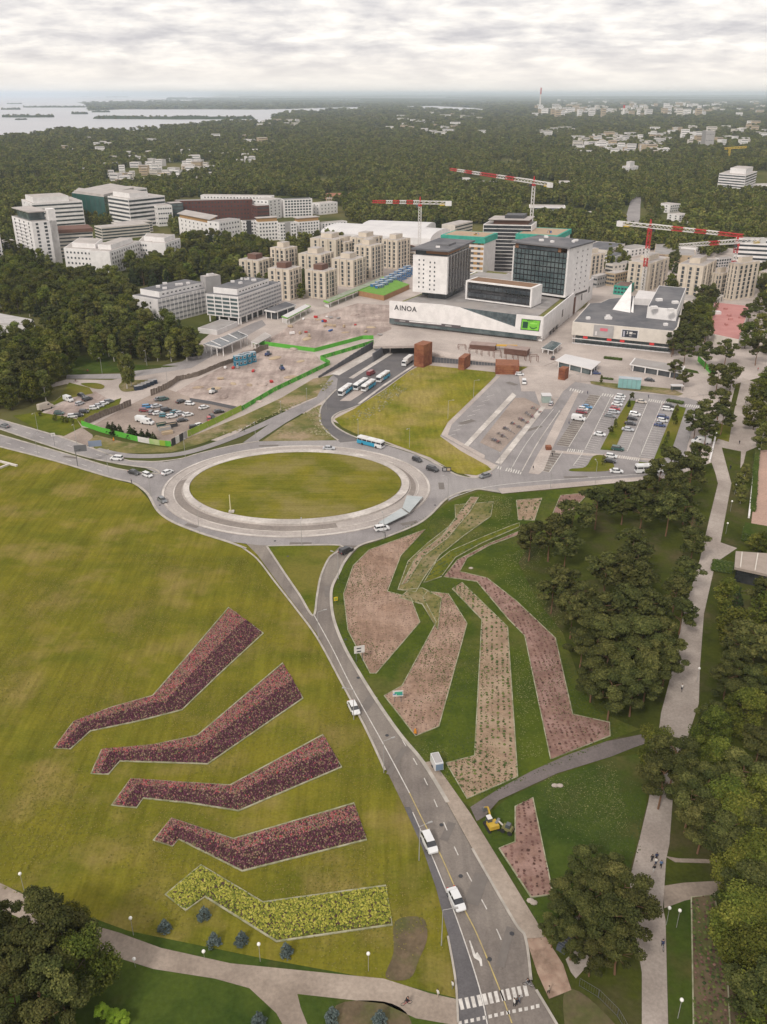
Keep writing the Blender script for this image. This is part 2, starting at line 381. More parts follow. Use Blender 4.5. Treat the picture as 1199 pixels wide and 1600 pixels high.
# big surfaces
sheet('city_ground', [(300, 545), (330, 520), (410, 470), (560, 425), (700, 375), (950, 375), (1250, 395), (1250, 575), (1160, 620), (1120, 720), (1060, 742), (950, 752), (760, 755), (500, 650), (430, 640), (350, 690), (128, 668), (60, 650), (105, 610), (210, 590), (285, 572)], Z_CITY, M_pave)
sheet('meadow', [(0, 698), (87, 722), (173, 748), (212, 758), (232, 780), (247, 802), (300, 825), (400, 856), (450, 930), (515, 1000), (590, 1130), (665, 1270), (705, 1400), (730, 1500), (735, 1600), (735, 1660), (-40, 1660), (-330, 1300), (-330, 640)], Z_LAWN, M_meadow, sm=False)
sheet('park_lawn', [(560, 870), (640, 835), (700, 790), (760, 770), (940, 757), (1060, 742), (1120, 720), (1150, 600), (1300, 560), (1600, 900), (1500, 1700), (830, 1700), (800, 1500), (700, 1280), (600, 1150), (515, 980), (515, 930), (535, 890)], Z_LAWN, M_park)
sheet('lower_lawn', [(-60, 1360), (200, 1455), (420, 1500), (610, 1535), (712, 1560), (715, 1700), (-160, 1700)], Z_LAWN + 0.03, M_lawn_dark)
sheet('garden_lawn', [(562, 856), (603, 842), (650, 823), (700, 786), (750, 767), (784, 773), (940, 759), (925, 790), (880, 830), (830, 850), (810, 880), (840, 940), (880, 990), (905, 1060), (930, 1110), (1000, 1140), (880, 1183), (785, 1232), (735, 1262), (700, 1235), (615, 1145), (577, 1080), (538, 1014), (521, 960), (521, 921), (536, 886)], Z_LAWN + 0.03, M_garden)
sheet('verge_lawn', [(745, 1290), (790, 1250), (870, 1212), (960, 1183), (1010, 1178), (1010, 1260), (980, 1380), (900, 1440), (840, 1470), (800, 1400)], Z_LAWN + 0.03, M_lawn_dark)
for nm, pts, m_, sm_ in [
    ('grass_verge', [(20, 650), (60, 644), (120, 655), (128, 668), (100, 682), (60, 672)], M_lawn, False),
    ('grass_verge', [(150, 680), (190, 690), (262, 700), (300, 682), (380, 650), (440, 622), (490, 592), (525, 585), (520, 602), (495, 620), (440, 642), (380, 668), (320, 692), (268, 707), (195, 709), (150, 702), (138, 690)], M_scrub, False),
    ('grass_verge', [(447, 663), (498, 634), (512, 630), (501, 645), (499, 660), (509, 675), (525, 688), (470, 690), (408, 691)], M_scrub, False),
    ('grass_verge', [(120, 655), (135, 640), (190, 622), (186, 634), (128, 665)], M_lawn, False),
    ('grass_verge', [(110, 560), (160, 550), (200, 570), (280, 572), (190, 582), (110, 586)], M_lawn_dark, False),
    ('grass_verge', [(95, 620), (108, 598), (140, 606), (146, 615), (110, 622), (70, 640)], M_lawn, False),
    ('traffic_island', [(126, 600), (150, 599), (163, 603), (160, 608), (145, 607)], M_lawn, True),
    ('traffic_island', [(186, 603), (196, 596), (225, 594), (246, 596), (235, 604), (210, 611), (192, 612)], M_scrub, True),
    ('meadow_field', [(660, 570), (775, 582), (775, 588), (700, 660), (688, 682), (720, 705), (762, 728), (768, 734), (745, 743), (715, 740), (672, 715), (603, 690), (560, 680), (535, 668), (523, 655), (552, 640), (600, 610), (640, 580)], M_field, False),
    ('grass_verge', [(810, 572), (838, 575), (835, 582), (812, 583)], M_lawn, False),
    ('traffic_island', [(922, 596), (965, 600), (1050, 608), (1068, 616), (1060, 619), (1020, 614), (960, 608), (924, 600)], M_scrub, False),
    ('parking_strip', [(982, 626), (994, 627), (960, 705), (938, 703), (950, 680)], M_lawn, False),
    ('parking_strip', [(1056, 634), (1072, 638), (1046, 715), (1022, 718), (1035, 685)], M_lawn, False),
    ('parking_strip', [(928, 713), (948, 714), (960, 730), (945, 737), (894, 737), (893, 733), (915, 730)], M_lawn, True),
    ('parking_strip', [(998, 722), (1030, 726), (1050, 730), (1000, 728)], M_lawn, False),
    ('hedge_bed', [(1045, 625), (1068, 630), (1066, 633), (1044, 628)], M_lawn, False),
    ('garden_plot', [(1128, 700), (1158, 706), (1152, 855), (1126, 848), (1143, 756)], M_park, False),
    ('grass_verge', [(1118, 660), (1148, 668), (1139, 691), (1112, 690)], M_lawn, False),
    ('grass_verge', [(1068, 575), (1090, 580), (1098, 592), (1072, 594)], M_lawn_dark, False),
    ('roof_garden_strip', [(900, 470), (925, 462), (915, 480), (892, 492)], M_scrub, False),
    ('east_lawn', [(1040, 1400), (1078, 1395), (1140, 1430), (1150, 1660), (1046, 1660)], M_lawn_dark, False),
    ('bare_patch', [(618, 1440), (660, 1435), (668, 1465), (655, 1500), (640, 1530), (603, 1528), (615, 1490)], M_soil, True),
    ('bare_patch', [(525, 1572), (600, 1566), (640, 1590), (630, 1630), (530, 1630)], M_soil, True),
    ('bare_patch', [(880, 1560), (905, 1550), (960, 1600), (990, 1650), (900, 1650)], M_soil, True),
    ('bare_patch', [(1120, 1420), (1150, 1480), (1199, 1540), (1199, 1640), (1150, 1640), (1135, 1520)], M_soil, True)]:
    zz = Z_TOP + 0.02 if nm in ('traffic_island', 'parking_strip', 'hedge_bed', 'garden_plot') else Z_LAWN + (0.05 if nm.startswith('bare') else 0.035)
    if nm == 'bare_patch' and m_ is M_soil: zz = Z_LAWN + 0.055
    sheet(nm, pts, zz, m_, sm=sm_)

# roads
ROADS = {}
def road(name, pts, m_, z=Z_ROAD, sm=False): return sheet(name, pts, z, m_, sm=sm)
road('south_road', [(380, 845), (403, 868), (430, 905), (462, 947), (495, 990), (530, 1055), (570, 1130), (602, 1200), (632, 1262), (660, 1325), (682, 1390), (700, 1460), (712, 1530), (716, 1600), (718, 1660),
     (905, 1660), (869, 1600), (838, 1548), (830, 1533), (821, 1466), (803, 1440), (738, 1327), (700, 1258), (662, 1195), (625, 1150), (590, 1100), (560, 1052), (538, 1013), (523, 975), (518, 944), (519, 921), (529, 900), (541, 877), (563, 852), (532, 842), (440, 842)], M_asph_w)
road('roundabout_carriageway', [(228, 758), (233, 774), (247, 798), (270, 815), (312, 832), (359, 847), (405, 852.5), (470, 854), (532, 852.5), (561, 853.5), (603, 840), (650, 821), (673, 805), (690, 787), (697, 781), (723, 769), (724, 748), (715, 743), (685, 728), (650, 711), (603, 696), (560, 686), (529, 688.5), (440, 689.5), (405, 690), (363, 697), (312, 709), (282, 718), (262, 726), (240, 742)], M_asph, z=Z_ROAD + 0.01)
road('west_road', [(-300, 600), (0, 656), (43, 668), (87, 681), (147, 701), (195, 719), (260, 722), (300, 715), (285, 735), (250, 742), (228, 732), (173, 723), (108, 707), (0, 671), (-300, 618)], M_asph)
road('west_road', [(-300, 622), (0, 680), (108, 710), (184, 733), (245, 743), (262, 750), (235, 775), (228, 768), (206, 754), (173, 746), (87, 720), (0, 698), (-300, 640)], M_asph)
line_sheet('footpath', [(150, 703), (195, 712), (245, 713), (290, 708), (340, 693), (395, 671), (440, 650), (480, 632), (505, 621)], 4.2, Z_ROAD + 0.02, M_asph)
road('northwest_road', [(398, 693), (447, 661), (500, 630), (525, 612), (535, 600), (560, 580), (590, 556), (580, 548), (545, 572), (517, 589), (500, 612), (492, 627), (424, 661), (380, 692)], M_asph)
road('bus_road', [(532, 692), (510, 673), (500, 657), (502, 637), (513, 620), (526, 608), (528, 592), (520, 586), (583, 547), (593, 533), (655, 533), (662, 565), (647, 574), (600, 608), (563, 633), (550, 638), (528, 646), (519, 655), (526, 668), (562, 689)], M_asph_d, z=Z_ROAD + 0.015)
sheet('road_platform', [(517, 585), (530, 587), (592, 551), (583, 546)], Z_ROAD + 0.05, M_conc)
sheet('road_platform', [(545, 591), (552, 592), (614, 553), (608, 551)], Z_ROAD + 0.05, M_conc)
sheet('road_platform', [(531, 627), (560, 606), (574, 598), (585, 602), (562, 618), (548, 627)], Z_ROAD + 0.05, M_pave)
line_sheet('kerb', [(561, 632), (600, 603), (648, 571)], 1.3, Z_ROAD, M_conc, h=0.25, sm=False)
road('side_road', [(-60, 640), (104, 593), (175, 594), (285, 570), (300, 560), (330, 540), (350, 545), (320, 565), (290, 580), (262, 605), (220, 622), (205, 632), (185, 622), (165, 612), (150, 612), (104, 600)], M_pave, z=Z_CITY + 0.03)
road('side_road', [(104, 586), (190, 584), (285, 565), (345, 528), (395, 505), (410, 500), (416, 508), (360, 540), (300, 575), (192, 592), (104, 592)], M_asph, z=Z_CITY + 0.05)
sheet('gravel_lot', [(67, 648), (103, 628), (123, 613), (150, 612), (176, 628), (150, 645), (122, 657), (90, 655)], Z_CITY + 0.06, M_yard)
sheet('works_yard', [(609, 477), (558, 474), (510, 489), (470, 500), (444, 515), (420, 531), (400, 537), (492, 548), (570, 528), (584, 525), (612, 515)], Z_CITY + 0.03, M_yard)
sheet('works_yard', [(380, 548), (430, 542), (492, 553), (504, 567), (440, 605), (375, 639), (300, 630), (296, 624), (262, 620), (300, 598), (345, 575)], Z_CITY + 0.04, M_yard)
sheet('car_yard', [(140, 668), (205, 632), (235, 618), (262, 608), (300, 622), (375, 642), (296, 684), (268, 694), (200, 684)], Z_CITY + 0.055, M_gravel)
sheet('beige_apron', [(87, 681), (112, 676), (128, 668), (145, 680), (147, 701)], Z_ROAD - 0.02, M_gravel)
road('east_road', [(700, 784), (723, 769.5), (749, 765.5), (784, 771), (940, 757), (1064, 745), (1064, 735), (1000, 738), (940, 738), (830, 735), (777, 728), (767, 737), (750, 748), (715, 744), (712, 765)], M_asph, z=Z_ROAD + 0.012)
sheet('pavement', [(778, 764), (784, 772), (940, 757.5), (1060, 746), (1060, 741.5), (940, 750.5)], Z_ROAD + 0.05, M_pave)
road('bus_terminal_apron', [(688, 681), (775, 587), (812, 584), (838, 580), (868, 590), (905, 598), (940, 604), (1000, 614), (1068, 620), (1100, 630), (1092, 640), (1075, 695), (1066, 738), (1000, 739), (940, 740), (830, 738), (778, 728), (757, 717)], M_asph, z=Z_ROAD - 0.01)
sheet('plaza', [(810, 582), (850, 560), (1100, 585), (1120, 615), (1068, 622), (960, 596), (900, 596), (880, 612), (862, 640), (846, 640), (836, 612), (815, 612)], Z_ROAD + 0.02, M_pave)
sheet('pavement', [(870, 655), (898, 610), (906, 611), (868, 690), (850, 735), (842, 742), (826, 740), (838, 715), (850, 695)], Z_ROAD + 0.03, M_pave)
sheet('bicycle_yard', [(750, 692), (782, 707), (847, 636), (820, 622), (805, 622)], Z_ROAD + 0.03, M_gravel)
sheet('platform_strip', [(725, 696), (732, 698.5), (807, 619), (801, 614)], Z_ROAD + 0.12, M_conc)
sheet('platform_strip', [(774, 724), (783, 727), (853, 637), (846, 635)], Z_ROAD + 0.12, M_conc)
sheet('pavement', [(868, 704), (960, 712), (1022, 718), (1022, 721), (958, 716), (868, 708)], Z_ROAD + 0.03, M_pave)
sheet('pavement', [(690, 680), (700, 662), (776, 588), (782, 588), (706, 664), (700, 680), (758, 712), (757, 718)], Z_ROAD + 0.035, M_pave)
sheet('promenade', [(1199, 690), (1250, 690), (1250, 610), (1185, 600), (1160, 590), (1148, 640), (1139, 691), (1122, 686), (1108, 712), (1118, 740), (1122, 756), (1109, 809), (1094, 874), (1068, 960), (1050, 1050), (1033, 1115), (1025, 1180), (1013, 1255), (984, 1375), (990, 1440), (1003, 1521), (1003, 1600), (1004, 1700), (1046, 1700), (1044, 1600), (1040, 1438), (1036, 1420), (1041, 1343), (1046, 1320), (1052, 1240), (1066, 1180), (1092, 1100), (1094, 1040), (1100, 960), (1118, 880), (1152, 857), (1126, 848), (1143, 756), (1162, 724), (1166, 706), (1187, 697)], Z_ROAD, M_prom)
sheet('sports_court', [(1187, 704), (1260, 700), (1260, 850), (1172, 835)], Z_ROAD - 0.01, mat('court_pink', (0.42, 0.28, 0.22), (0.37, 0.25, 0.20), 0.05, rough=0.95, fine=1.5))
sheet('park_path', [(735, 1262), (780, 1233), (832, 1205), (885, 1181), (948, 1159), (1004, 1148), (1040, 1135), (1044, 1150), (990, 1169), (955, 1183), (871, 1209), (780, 1251), (757, 1277), (745, 1284)], Z_ROAD + 0.01, mat('path_asphalt', (0.155, 0.130, 0.125), (0.125, 0.106, 0.100), 0.2, rough=0.9, fine=2.5))
sheet('park_path', [(1038, 1338), (1055, 1348), (1180, 1352), (1300, 1350), (1300, 1338), (1180, 1345), (1060, 1342)], Z_ROAD - 0.01, M_pathw)
sheet('park_path', [(1036, 1385), (1068, 1380), (1140, 1376), (1118, 1398), (1070, 1408), (1038, 1420)], Z_ROAD - 0.01, M_pathw)
sheet('lower_path', [(-40, 1366), (0, 1380), (36, 1398), (110, 1436), (186, 1458), (252, 1482), (360, 1506), (480, 1518), (600, 1530), (672, 1553), (718, 1563), (718, 1604), (650, 1592), (600, 1569), (465, 1554), (470, 1575), (482, 1605), (500, 1660), (450, 1660), (441, 1600), (432, 1584), (390, 1545), (336, 1530), (240, 1515), (174, 1494), (90, 1462), (0, 1421), (-40, 1406)], Z_ROAD + 0.005, M_pathw)
sheet('road_pavement', [(662, 1193), (676, 1190), (700, 1222), (735, 1272), (788, 1358), (845, 1452), (852, 1466), (822, 1468), (803, 1440), (738, 1327), (700, 1258)], Z_ROAD + 0.12, M_pathw)
sheet('dug_up_pavement', [(822, 1468), (852, 1464), (880, 1508), (893, 1548), (858, 1562), (840, 1522)], Z_ROAD + 0.05, mat('dug_gravel', (0.40, 0.29, 0.22), (0.30, 0.20, 0.15), 0.5, rough=1, bump=0.1, c3=(0.22, 0.15, 0.11), scale3=0.3, fine=2))
sheet('paved_access', [(884, 1500), (925, 1460), (945, 1480), (900, 1530), (892, 1520)], Z_ROAD + 0.02, M_prom)
sheet('splitter_island', [(417, 854), (532, 853), (515, 872), (502, 900), (496, 930), (489.5, 963), (468, 930), (444, 895)], Z_TOP + 0.02, M_lawn)
sheet('worn_lane', [(632, 1262), (660, 1325), (682, 1390), (700, 1460), (712, 1530), (716, 1600), (718, 1660), (775, 1660), (760, 1580), (742, 1518), (718, 1448), (690, 1370), (660, 1300), (641, 1262)], Z_ROAD + 0.03, M_asph_d)
# kerbs
for pts, wd in [([(380, 857), (403, 875), (430, 910), (462, 951), (495, 996), (530, 1060), (570, 1136), (602, 1205)], 0.5),
    ([(700, 1255), (662, 1193), (625, 1148), (590, 1098), (560, 1050), (538, 1011), (523, 973), (518, 944), (519, 919), (529, 898), (541, 875), (561, 854), (603, 840), (650, 821), (673, 805), (697, 781), (723, 769), (749, 765), (780, 769)], 0.8),
    ([(738, 1327), (803, 1440), (821, 1466), (830, 1533)], 0.45), ([(838, 1548), (869, 1600), (890, 1640)], 0.4), ([(700, 1464), (712, 1533), (716, 1600)], 0.35),
    ([(0, 698.5), (87, 721), (173, 746.5), (206, 754.5), (222, 764), (233, 775), (247, 799), (270, 816), (312, 833), (359, 848), (385, 858)], 0.9),
    ([(405, 690), (363, 697), (312, 709), (282, 717.5), (240, 722), (200, 720), (147, 702), (87, 681), (0, 656)], 0.7),
    ([(0, 671), (108, 707), (173, 723), (217, 730), (240, 733), (246, 741), (184, 733), (108, 711), (0, 680)], 0.7),
    ([(529, 689), (510, 674), (500, 657), (502, 637), (513, 622), (526, 609)], 0.7), ([(563, 633), (550, 638), (528, 646), (519, 655), (526, 668), (557, 684), (603, 695), (650, 710), (685, 727), (715, 743), (745, 747), (767, 737), (777, 728)], 0.8),
    ([(417, 854), (532, 853), (515, 872), (502, 900), (496, 930), (489.5, 963), (468, 930), (444, 895), (417, 854)], 0.6)]:
    line_sheet('kerb', pts, wd, Z_ROAD, M_kerb, h=0.16, sm=True)

# the round green with its ring walls
def ell(l, r, t, b):
    A = P((l + r) / 2, t); B = P((l + r) / 2, b); cy = (A.y + B.y) / 2; ry = (A.y - B.y) / 2
    ymid = pix((0, cy, 0))[1]
    a = P(l, ymid); c = P(r, ymid); return (a.x + c.x) / 2, cy, (c.x - a.x) / 2, ry
def ell_pts(E, n=96, z=0.0, t0=0, t1=2 * math.pi, closed=True):
    return [Vector((E[0] + E[2] * math.cos(t0 + (t1 - t0) * i / n), E[1] + E[3] * math.sin(t0 + (t1 - t0) * i / n))) for i in range(n if closed else n + 1)]
E_grass = ell(299, 627, 709, 814); E_in = ell(289, 640, 704.5, 822); E_out = ell(256, 673, 697, 841)
sheet('ring_floor', None, Z_ROAD + 0.05, mat('ring_paving', (0.400, 0.355, 0.325), (0.345, 0.305, 0.282), 0.08, rough=0.9, fine=1.5, streak=[(0.2, 0.2, 0, 0.08)]), world_pts=ell_pts(E_out))
sheet('round_green', None, 0.72, M_lawn if False else mat('round_grass', (0.176, 0.156, 0.022), (0.124, 0.124, 0.017), 0.06, rough=1, bump=0.2, c3=(0.200, 0.168, 0.055), scale3=0.05, streak=[(0.05, 0.8, 0.0, 0.14)], fine=1.2, spec=0.0), world_pts=ell_pts(E_grass))
def ring_wall(name, EA, EB, z0, z1, m_, label):
    n = 120; b = MB().mat(m_); a = ell_pts(EA, n); c = ell_pts(EB, n)
    vs = [(p.x, p.y, z1) for p in a] + [(p.x, p.y, z1) for p in c] + [(p.x, p.y, z0) for p in a] + [(p.x, p.y, z0) for p in c]; fs = []
    for i in range(n):
        j = (i + 1) % n; fs += [(i, j, n + j, n + i), (2 * n + i, 2 * n + j, j, i), (n + i, n + j, 3 * n + j, 3 * n + i)]
    return tag(b.add(vs, fs).build(name), label, 'wall')
def off(E, d): return (E[0], E[1], E[2] + d, E[3] + d)
ring_wall('ring_wall', off(E_grass, 0.2), E_in, 0.1, 0.78, M_conc, 'broad pale concrete coping ring around the round green')
ring_wall('ring_kerb', off(E_out, -4.6), off(E_out, -4.2), 0.1, 0.32, M_conc, 'thin low concrete kerb running round inside the roundabout lane')
ring_wall('ring_kerb', off(E_out, -1.0), off(E_out, -0.2), 0.1, 0.40, M_conc, 'outermost low kerb ring against the roundabout asphalt')
# sunken ramps between the rings, glass roofed at the right
def arc_band(name, EA, EB, t0, t1, z, m_, n=40, label=None, cat=None):
    b = MB().mat(m_); a = ell_pts(EA, n, t0=R(t0), t1=R(t1), closed=False); c = ell_pts(EB, n, t0=R(t0), t1=R(t1), closed=False)
    vs = [(p.x, p.y, z) for p in a] + [(p.x, p.y, z) for p in c]
    o = b.add(vs, [(i, i + 1, n + 2 + i, n + 1 + i) for i in range(n)]).build(name)
    return tag(o, label, cat, kind=None if label else 'structure')
M_ramp = mat('ramp_surface', (0.25, 0.215, 0.19), (0.20, 0.172, 0.155), 0.1, rough=0.95, fine=1.5)
arc_band('ramp', off(E_in, 0.6), off(E_out, -4.7), 172, 292, Z_ROAD + 0.09, M_ramp)
arc_band('ramp', off(E_in, 0.6), off(E_out, -5.4), -14, 75, Z_ROAD + 0.09, M_ramp)
tr = empty('ramp_canopy', P(625, 797)); tag(tr, 'pale glass canopy slab roofing the ramp on the right of the round green', 'canopy')
b = MB().mat(mat('frosted_glass', (0.40, 0.43, 0.43), (0.34, 0.37, 0.375), 0.2, rough=0.25, spec=0.6))
o0 = P(625, 797)
q = [P(592, 816, 1.6), P(603, 819, 1.6), P(638, 802, 1.6), P(627, 794, 1.6)]; q2 = [P(629, 793, 1.6), P(640, 800.5, 1.6), P(661, 776, 1.6), P(636, 774, 1.6)]
for k, qq in enumerate((q, q2)):
    b = MB().mat(MATS['frosted_glass']); b.prism([(p.x - o0.x, p.y - o0.y) for p in qq], 1.35, 1.6); b.build('glass_panel', tr)
for p in (q[0], q[1], q2[3], q2[2]): MB().mat(M_steel).bar((p.x - o0.x, p.y - o0.y, 0.1), (p.x - o0.x, p.y - o0.y, 1.4), 0.12).build('post', tr)

# painted markings
def dashes(pts, L, gap, wd, m_=M_white, name='lane_dash', z=Z_MARK):
    w = smooth_px([Vector((p.x, p.y)) for p in W2(pts)], 8, False); b = MB().mat(m_); pos = 0.0; on = True; acc = 0.0; seg = [w[0]]
    for i in range(len(w) - 1):
        a, c = w[i], w[i + 1]; d = (c - a).length; t = 0.0
        while t < d:
            rem = (L if on else gap) - acc; st = min(rem, d - t); t += st; acc += st; seg.append(a + (c - a) * (t / d))
            if acc >= (L if on else gap) - 1e-6:
                if on and len(seg) > 1:
                    tb = MB(); ribbon(tb, seg, wd, z, z); n = len(seg); b.add(tb.v[:2 * n], [(k, n + k, n + k + 1, k + 1) for k in range(n - 1)])
                on = not on; acc = 0.0; seg = [seg[-1]]
    return tag(b.build(name), kind='structure')
line_sheet('lane_line', [(640, 1240), (662, 1285), (690, 1340), (725, 1420), (745, 1460), (780, 1545), (800, 1600)], 0.22, Z_MARK, M_yellow)
line_sheet('lane_line', [(645, 1270), (680, 1350), (715, 1440), (749, 1544), (765, 1620)], 0.2, Z_MARK, M_white)
dashes([(612, 1130), (662, 1215), (715, 1335), (770, 1440), (800, 1512)], 2.2, 4.2, 0.2)
line_sheet('lane_line', [(491, 962), (520, 1015), (550, 1075), (600, 1165), (640, 1240)], 0.22, Z_MARK, M_white)
line_sheet('lane_line', [(720, 1470), (705, 1450)], 0.2, Z_MARK, M_white, sm=False) if False else None
dashes([(160, 737), (108, 720), (50, 705), (0, 690), (-100, 668)], 3, 6, 0.25); dashes([(0, 664), (60, 682), (120, 701), (190, 723)], 3, 6, 0.25)
for e_, t0, t1 in ((off(E_out, 6.3), 0, 360),): pass
cw = empty('crosswalk', P(782, 1560)); tag(cw, kind='structure'); oc = P(782, 1560)
for k, (sx, sy) in enumerate(zip((190, 235, 278, 322, 362, 402, 445, 488, 530, 572, 612, 655), (595, 586, 578, 568, 559, 550, 541, 532, 523, 514, 506, 497))):
    x, y = 680 + sx / 4.612, 1440 + sy / 4.612; pl = [P(x - 5.0, y - 8, Z_MARK), P(x + 0.7, y - 9.2, Z_MARK), P(x + 4.8, y + 8, Z_MARK), P(x - 0.9, y + 9.2, Z_MARK)]
    b = MB().mat(M_white); b.face([(p.x - oc.x, p.y - oc.y, Z_MARK) for p in pl][::-1]); b.build('crosswalk_stripe', cw)
for sx, sy in zip((180, 225, 268, 312, 356, 398, 440, 484, 527, 570, 615, 657, 703, 740), (730, 720, 712, 702, 692, 683, 673, 663, 655, 645, 635, 628, 618, 608)):
    x, y = 680 + sx / 4.612, 1440 + sy / 4.612; pl = [P(x - 3, y - 2.3, Z_MARK), P(x + 2.4, y - 3.4, Z_MARK), P(x + 3, y + 2.3, Z_MARK), P(x - 2.4, y + 3.4, Z_MARK)]
    b = MB().mat(M_white); b.face([(p.x - oc.x, p.y - oc.y, Z_MARK) for p in pl][::-1]); b.build('crosswalk_square', cw)
sheet('lane_arrow', [(733, 1471), (735, 1471), (743, 1492), (746, 1489), (753, 1500), (754, 1511), (751, 1511), (749, 1503), (741, 1498), (739, 1493)], Z_MARK, M_white)
def zebra(px0, px1, n, ln, sk, zz=Z_MARK):
    cwk = empty('crosswalk', P(*px0)); tag(cwk, kind='structure'); oc = P(*px0)
    for k in range(n):
        t = (k + 0.5) / n; x = px0[0] + (px1[0] - px0[0]) * t; y = px0[1] + (px1[1] - px0[1]) * t; hw = abs(px1[0] - px0[0]) / n * 0.27
        pl = [P(x - hw + sk, y - ln, zz), P(x + hw + sk, y - ln, zz), P(x + hw - sk, y + ln, zz), P(x - hw - sk, y + ln, zz)]
        b = MB().mat(M_white); b.face([(p.x - oc.x, p.y - oc.y, zz) for p in pl][::-1]); b.build('crosswalk_stripe', cwk)
for z_ in (((790, 733), (816, 739), 7, 2.6, 1.2), ((774, 729), (784, 732), 3, 2.4, 1.2), ((886, 703), (912, 706), 8, 2.4, 1), ((960, 712), (1000, 718.5), 12, 2.4, 1), ((1013, 625), (1046, 630), 10, 2, 1), ((1070, 633), (1100, 637), 9, 2, 1), ((940, 616), (975, 621), 9, 2, 1), ((890, 608), (912, 613), 6, 2, 1)): zebra(*z_)
def stalls(a0, a1, b0, b1, n, name='parking_lines'):   # lines from edge a to edge b, plus the long line on edge b
    b = MB().mat(M_white)
    for k in range(n + 1):
        t = k / n; p = P(a0[0] + (a1[0] - a0[0]) * t, a0[1] + (a1[1] - a0[1]) * t); q_ = P(b0[0] + (b1[0] - b0[0]) * t, b0[1] + (b1[1] - b0[1]) * t)
        tb = MB(); ribbon(tb, [p, q_], 0.22, Z_MARK, Z_MARK); b.add(tb.v[:4], [(0, 2, 3, 1)])
    tb = MB(); ribbon(tb, [P(*b0), P(*b1)], 0.28, Z_MARK + 0.02, Z_MARK + 0.02); b.add(tb.v[:4], [(0, 2, 3, 1)])
    return tag(b.build(name), kind='structure')
stalls((922, 617), (869, 696), (939, 619), (889, 699), 26); stalls((861, 704), (841, 735), (880, 706), (858, 739), 9)
stalls((975, 622), (930, 706), (956, 619), (914, 703), 26); stalls((928, 711), (912, 731), (910, 709), (896, 728), 6)
stalls((995, 628), (962, 704), (1012, 630), (980, 706), 24); stalls((1054, 633), (1020, 716), (1035, 630), (1000, 714), 24)
sheet('asphalt_bays', [(922, 617), (869, 696), (889, 699), (939, 619)], Z_ROAD + 0.02, M_asph_w); sheet('asphalt_bays', [(861, 704), (841, 735), (858, 739), (880, 706)], Z_ROAD + 0.02, M_asph_w)
line_sheet('lane_line', [(700, 781), (760, 762), (850, 752), (940, 746), (1050, 738)], 0.3, Z_MARK, M_white)
line_sheet('lane_line', [(865, 640), (825, 690), (798, 735)], 0.25, Z_MARK, M_white); line_sheet('lane_line', [(875, 642), (842, 690), (815, 738)], 0.4, Z_MARK, M_conc)
for k in range(9): line_sheet('bay_line', [(700 + k * 7.6, 682 - k * 7.7), (712 + k * 7.6, 679 - k * 7.7)], 0.25, Z_MARK, M_white, sm=False)

# tunnel deck and raised square in front of the shopping centre
dk = [(583, 541, 5.5), (592, 528, 5.5), (612, 514, 5.0), (700, 522, 3.0), (846, 536, 1.0), (880, 560, 0.35), (850, 572, 0.35), (810, 572, 0.4), (780, 566, 0.8), (700, 559, 2.0), (655, 547, 3.6), (655, 542, 5.2), (648, 540, 5.5)]
w3 = [P(*p) for p in dk]
b = MB().mat(M_pave); b.prism([(p.x, p.y) for p in w3], [max(0.05, p.z - 1.3) for p in w3], [p.z for p in w3]); tag(b.build('raised_square'), kind='structure')
b = MB().mat(M_dark); w4 = [P(596, 533), P(652, 536), P(700, 500), P(640, 490)]
b = MB().mat(M_steel)
tn = empty('tunnel_wall', P(583, 545)); tag(tn, 'dark grey retaining wall along the left of the bus road', 'wall'); ot = P(583, 545)
for k in range(14):
    a = Vector((498 + (583 - 498) * k / 14, 591 + (545 - 591) * k / 14)); c = Vector((498 + (583 - 498) * (k + 1) / 14, 591 + (545 - 591) * (k + 1) / 14))
    pa, pc = P(*a), P(*c); hh = 1.2 + 3.3 * k / 14; m_ = (pa + pc) / 2 - ot
    MB().mat(mat('slate_panel', (0.085, 0.088, 0.10), (0.12, 0.12, 0.13), 0.3, rough=0.7)).box((m_.x, m_.y, hh / 2), ((pc - pa).length - 0.12, 0.35, hh), math.atan2(pc.y - pa.y, pc.x - pa.x)).build('wall_panel', tn)
tw = empty('pier_wall', P(590, 562)); tag(tw, 'dark slab wall standing between the lanes at the tunnel mouth', 'wall'); ow = P(590, 562)
a, c = P(583, 566) - ow, P(597, 556) - ow; MB().mat(MATS['slate_panel']).box(((a.x + c.x) / 2, (a.y + c.y) / 2, 2.4), ((c - a).length, 0.6, 4.8), math.atan2(c.y - a.y, c.x - a.x)).build('panel', tw)
for (x, y) in ((610, 551), (630, 545), (601, 538)):
    p = P(x, y); o = MB().mat(M_conc).bar((0, 0, 0), (0, 0, 4.3), 0.5, 8).build('tunnel_column', None, p)
    tag(o, 'pale concrete column under the %s of the tunnel deck' % {610: 'front middle', 630: 'right part', 601: 'left rear'}[x], 'column')
# wall between the square and the field
fw = empty('field_wall', P(720, 565)); tag(fw, 'long slatted grey wall closing the top of the yellow-green field', 'wall'); of = P(720, 565); N_ = 22
for k in range(N_):
    pa, pc = P(675 + 100 * k / N_, 566 + 8 * k / N_), P(675 + 100 * (k + 1) / N_, 566 + 8 * (k + 1) / N_); m_ = (pa + pc) / 2 - of
    MB().mat(MATS['slate_panel']).box((m_.x, m_.y, 1.5), ((pc - pa).length - 0.15, 0.3, 3.0 - 0.08 * k), math.atan2(pc.y - pa.y, pc.x - pa.x)).build('wall_panel', fw)

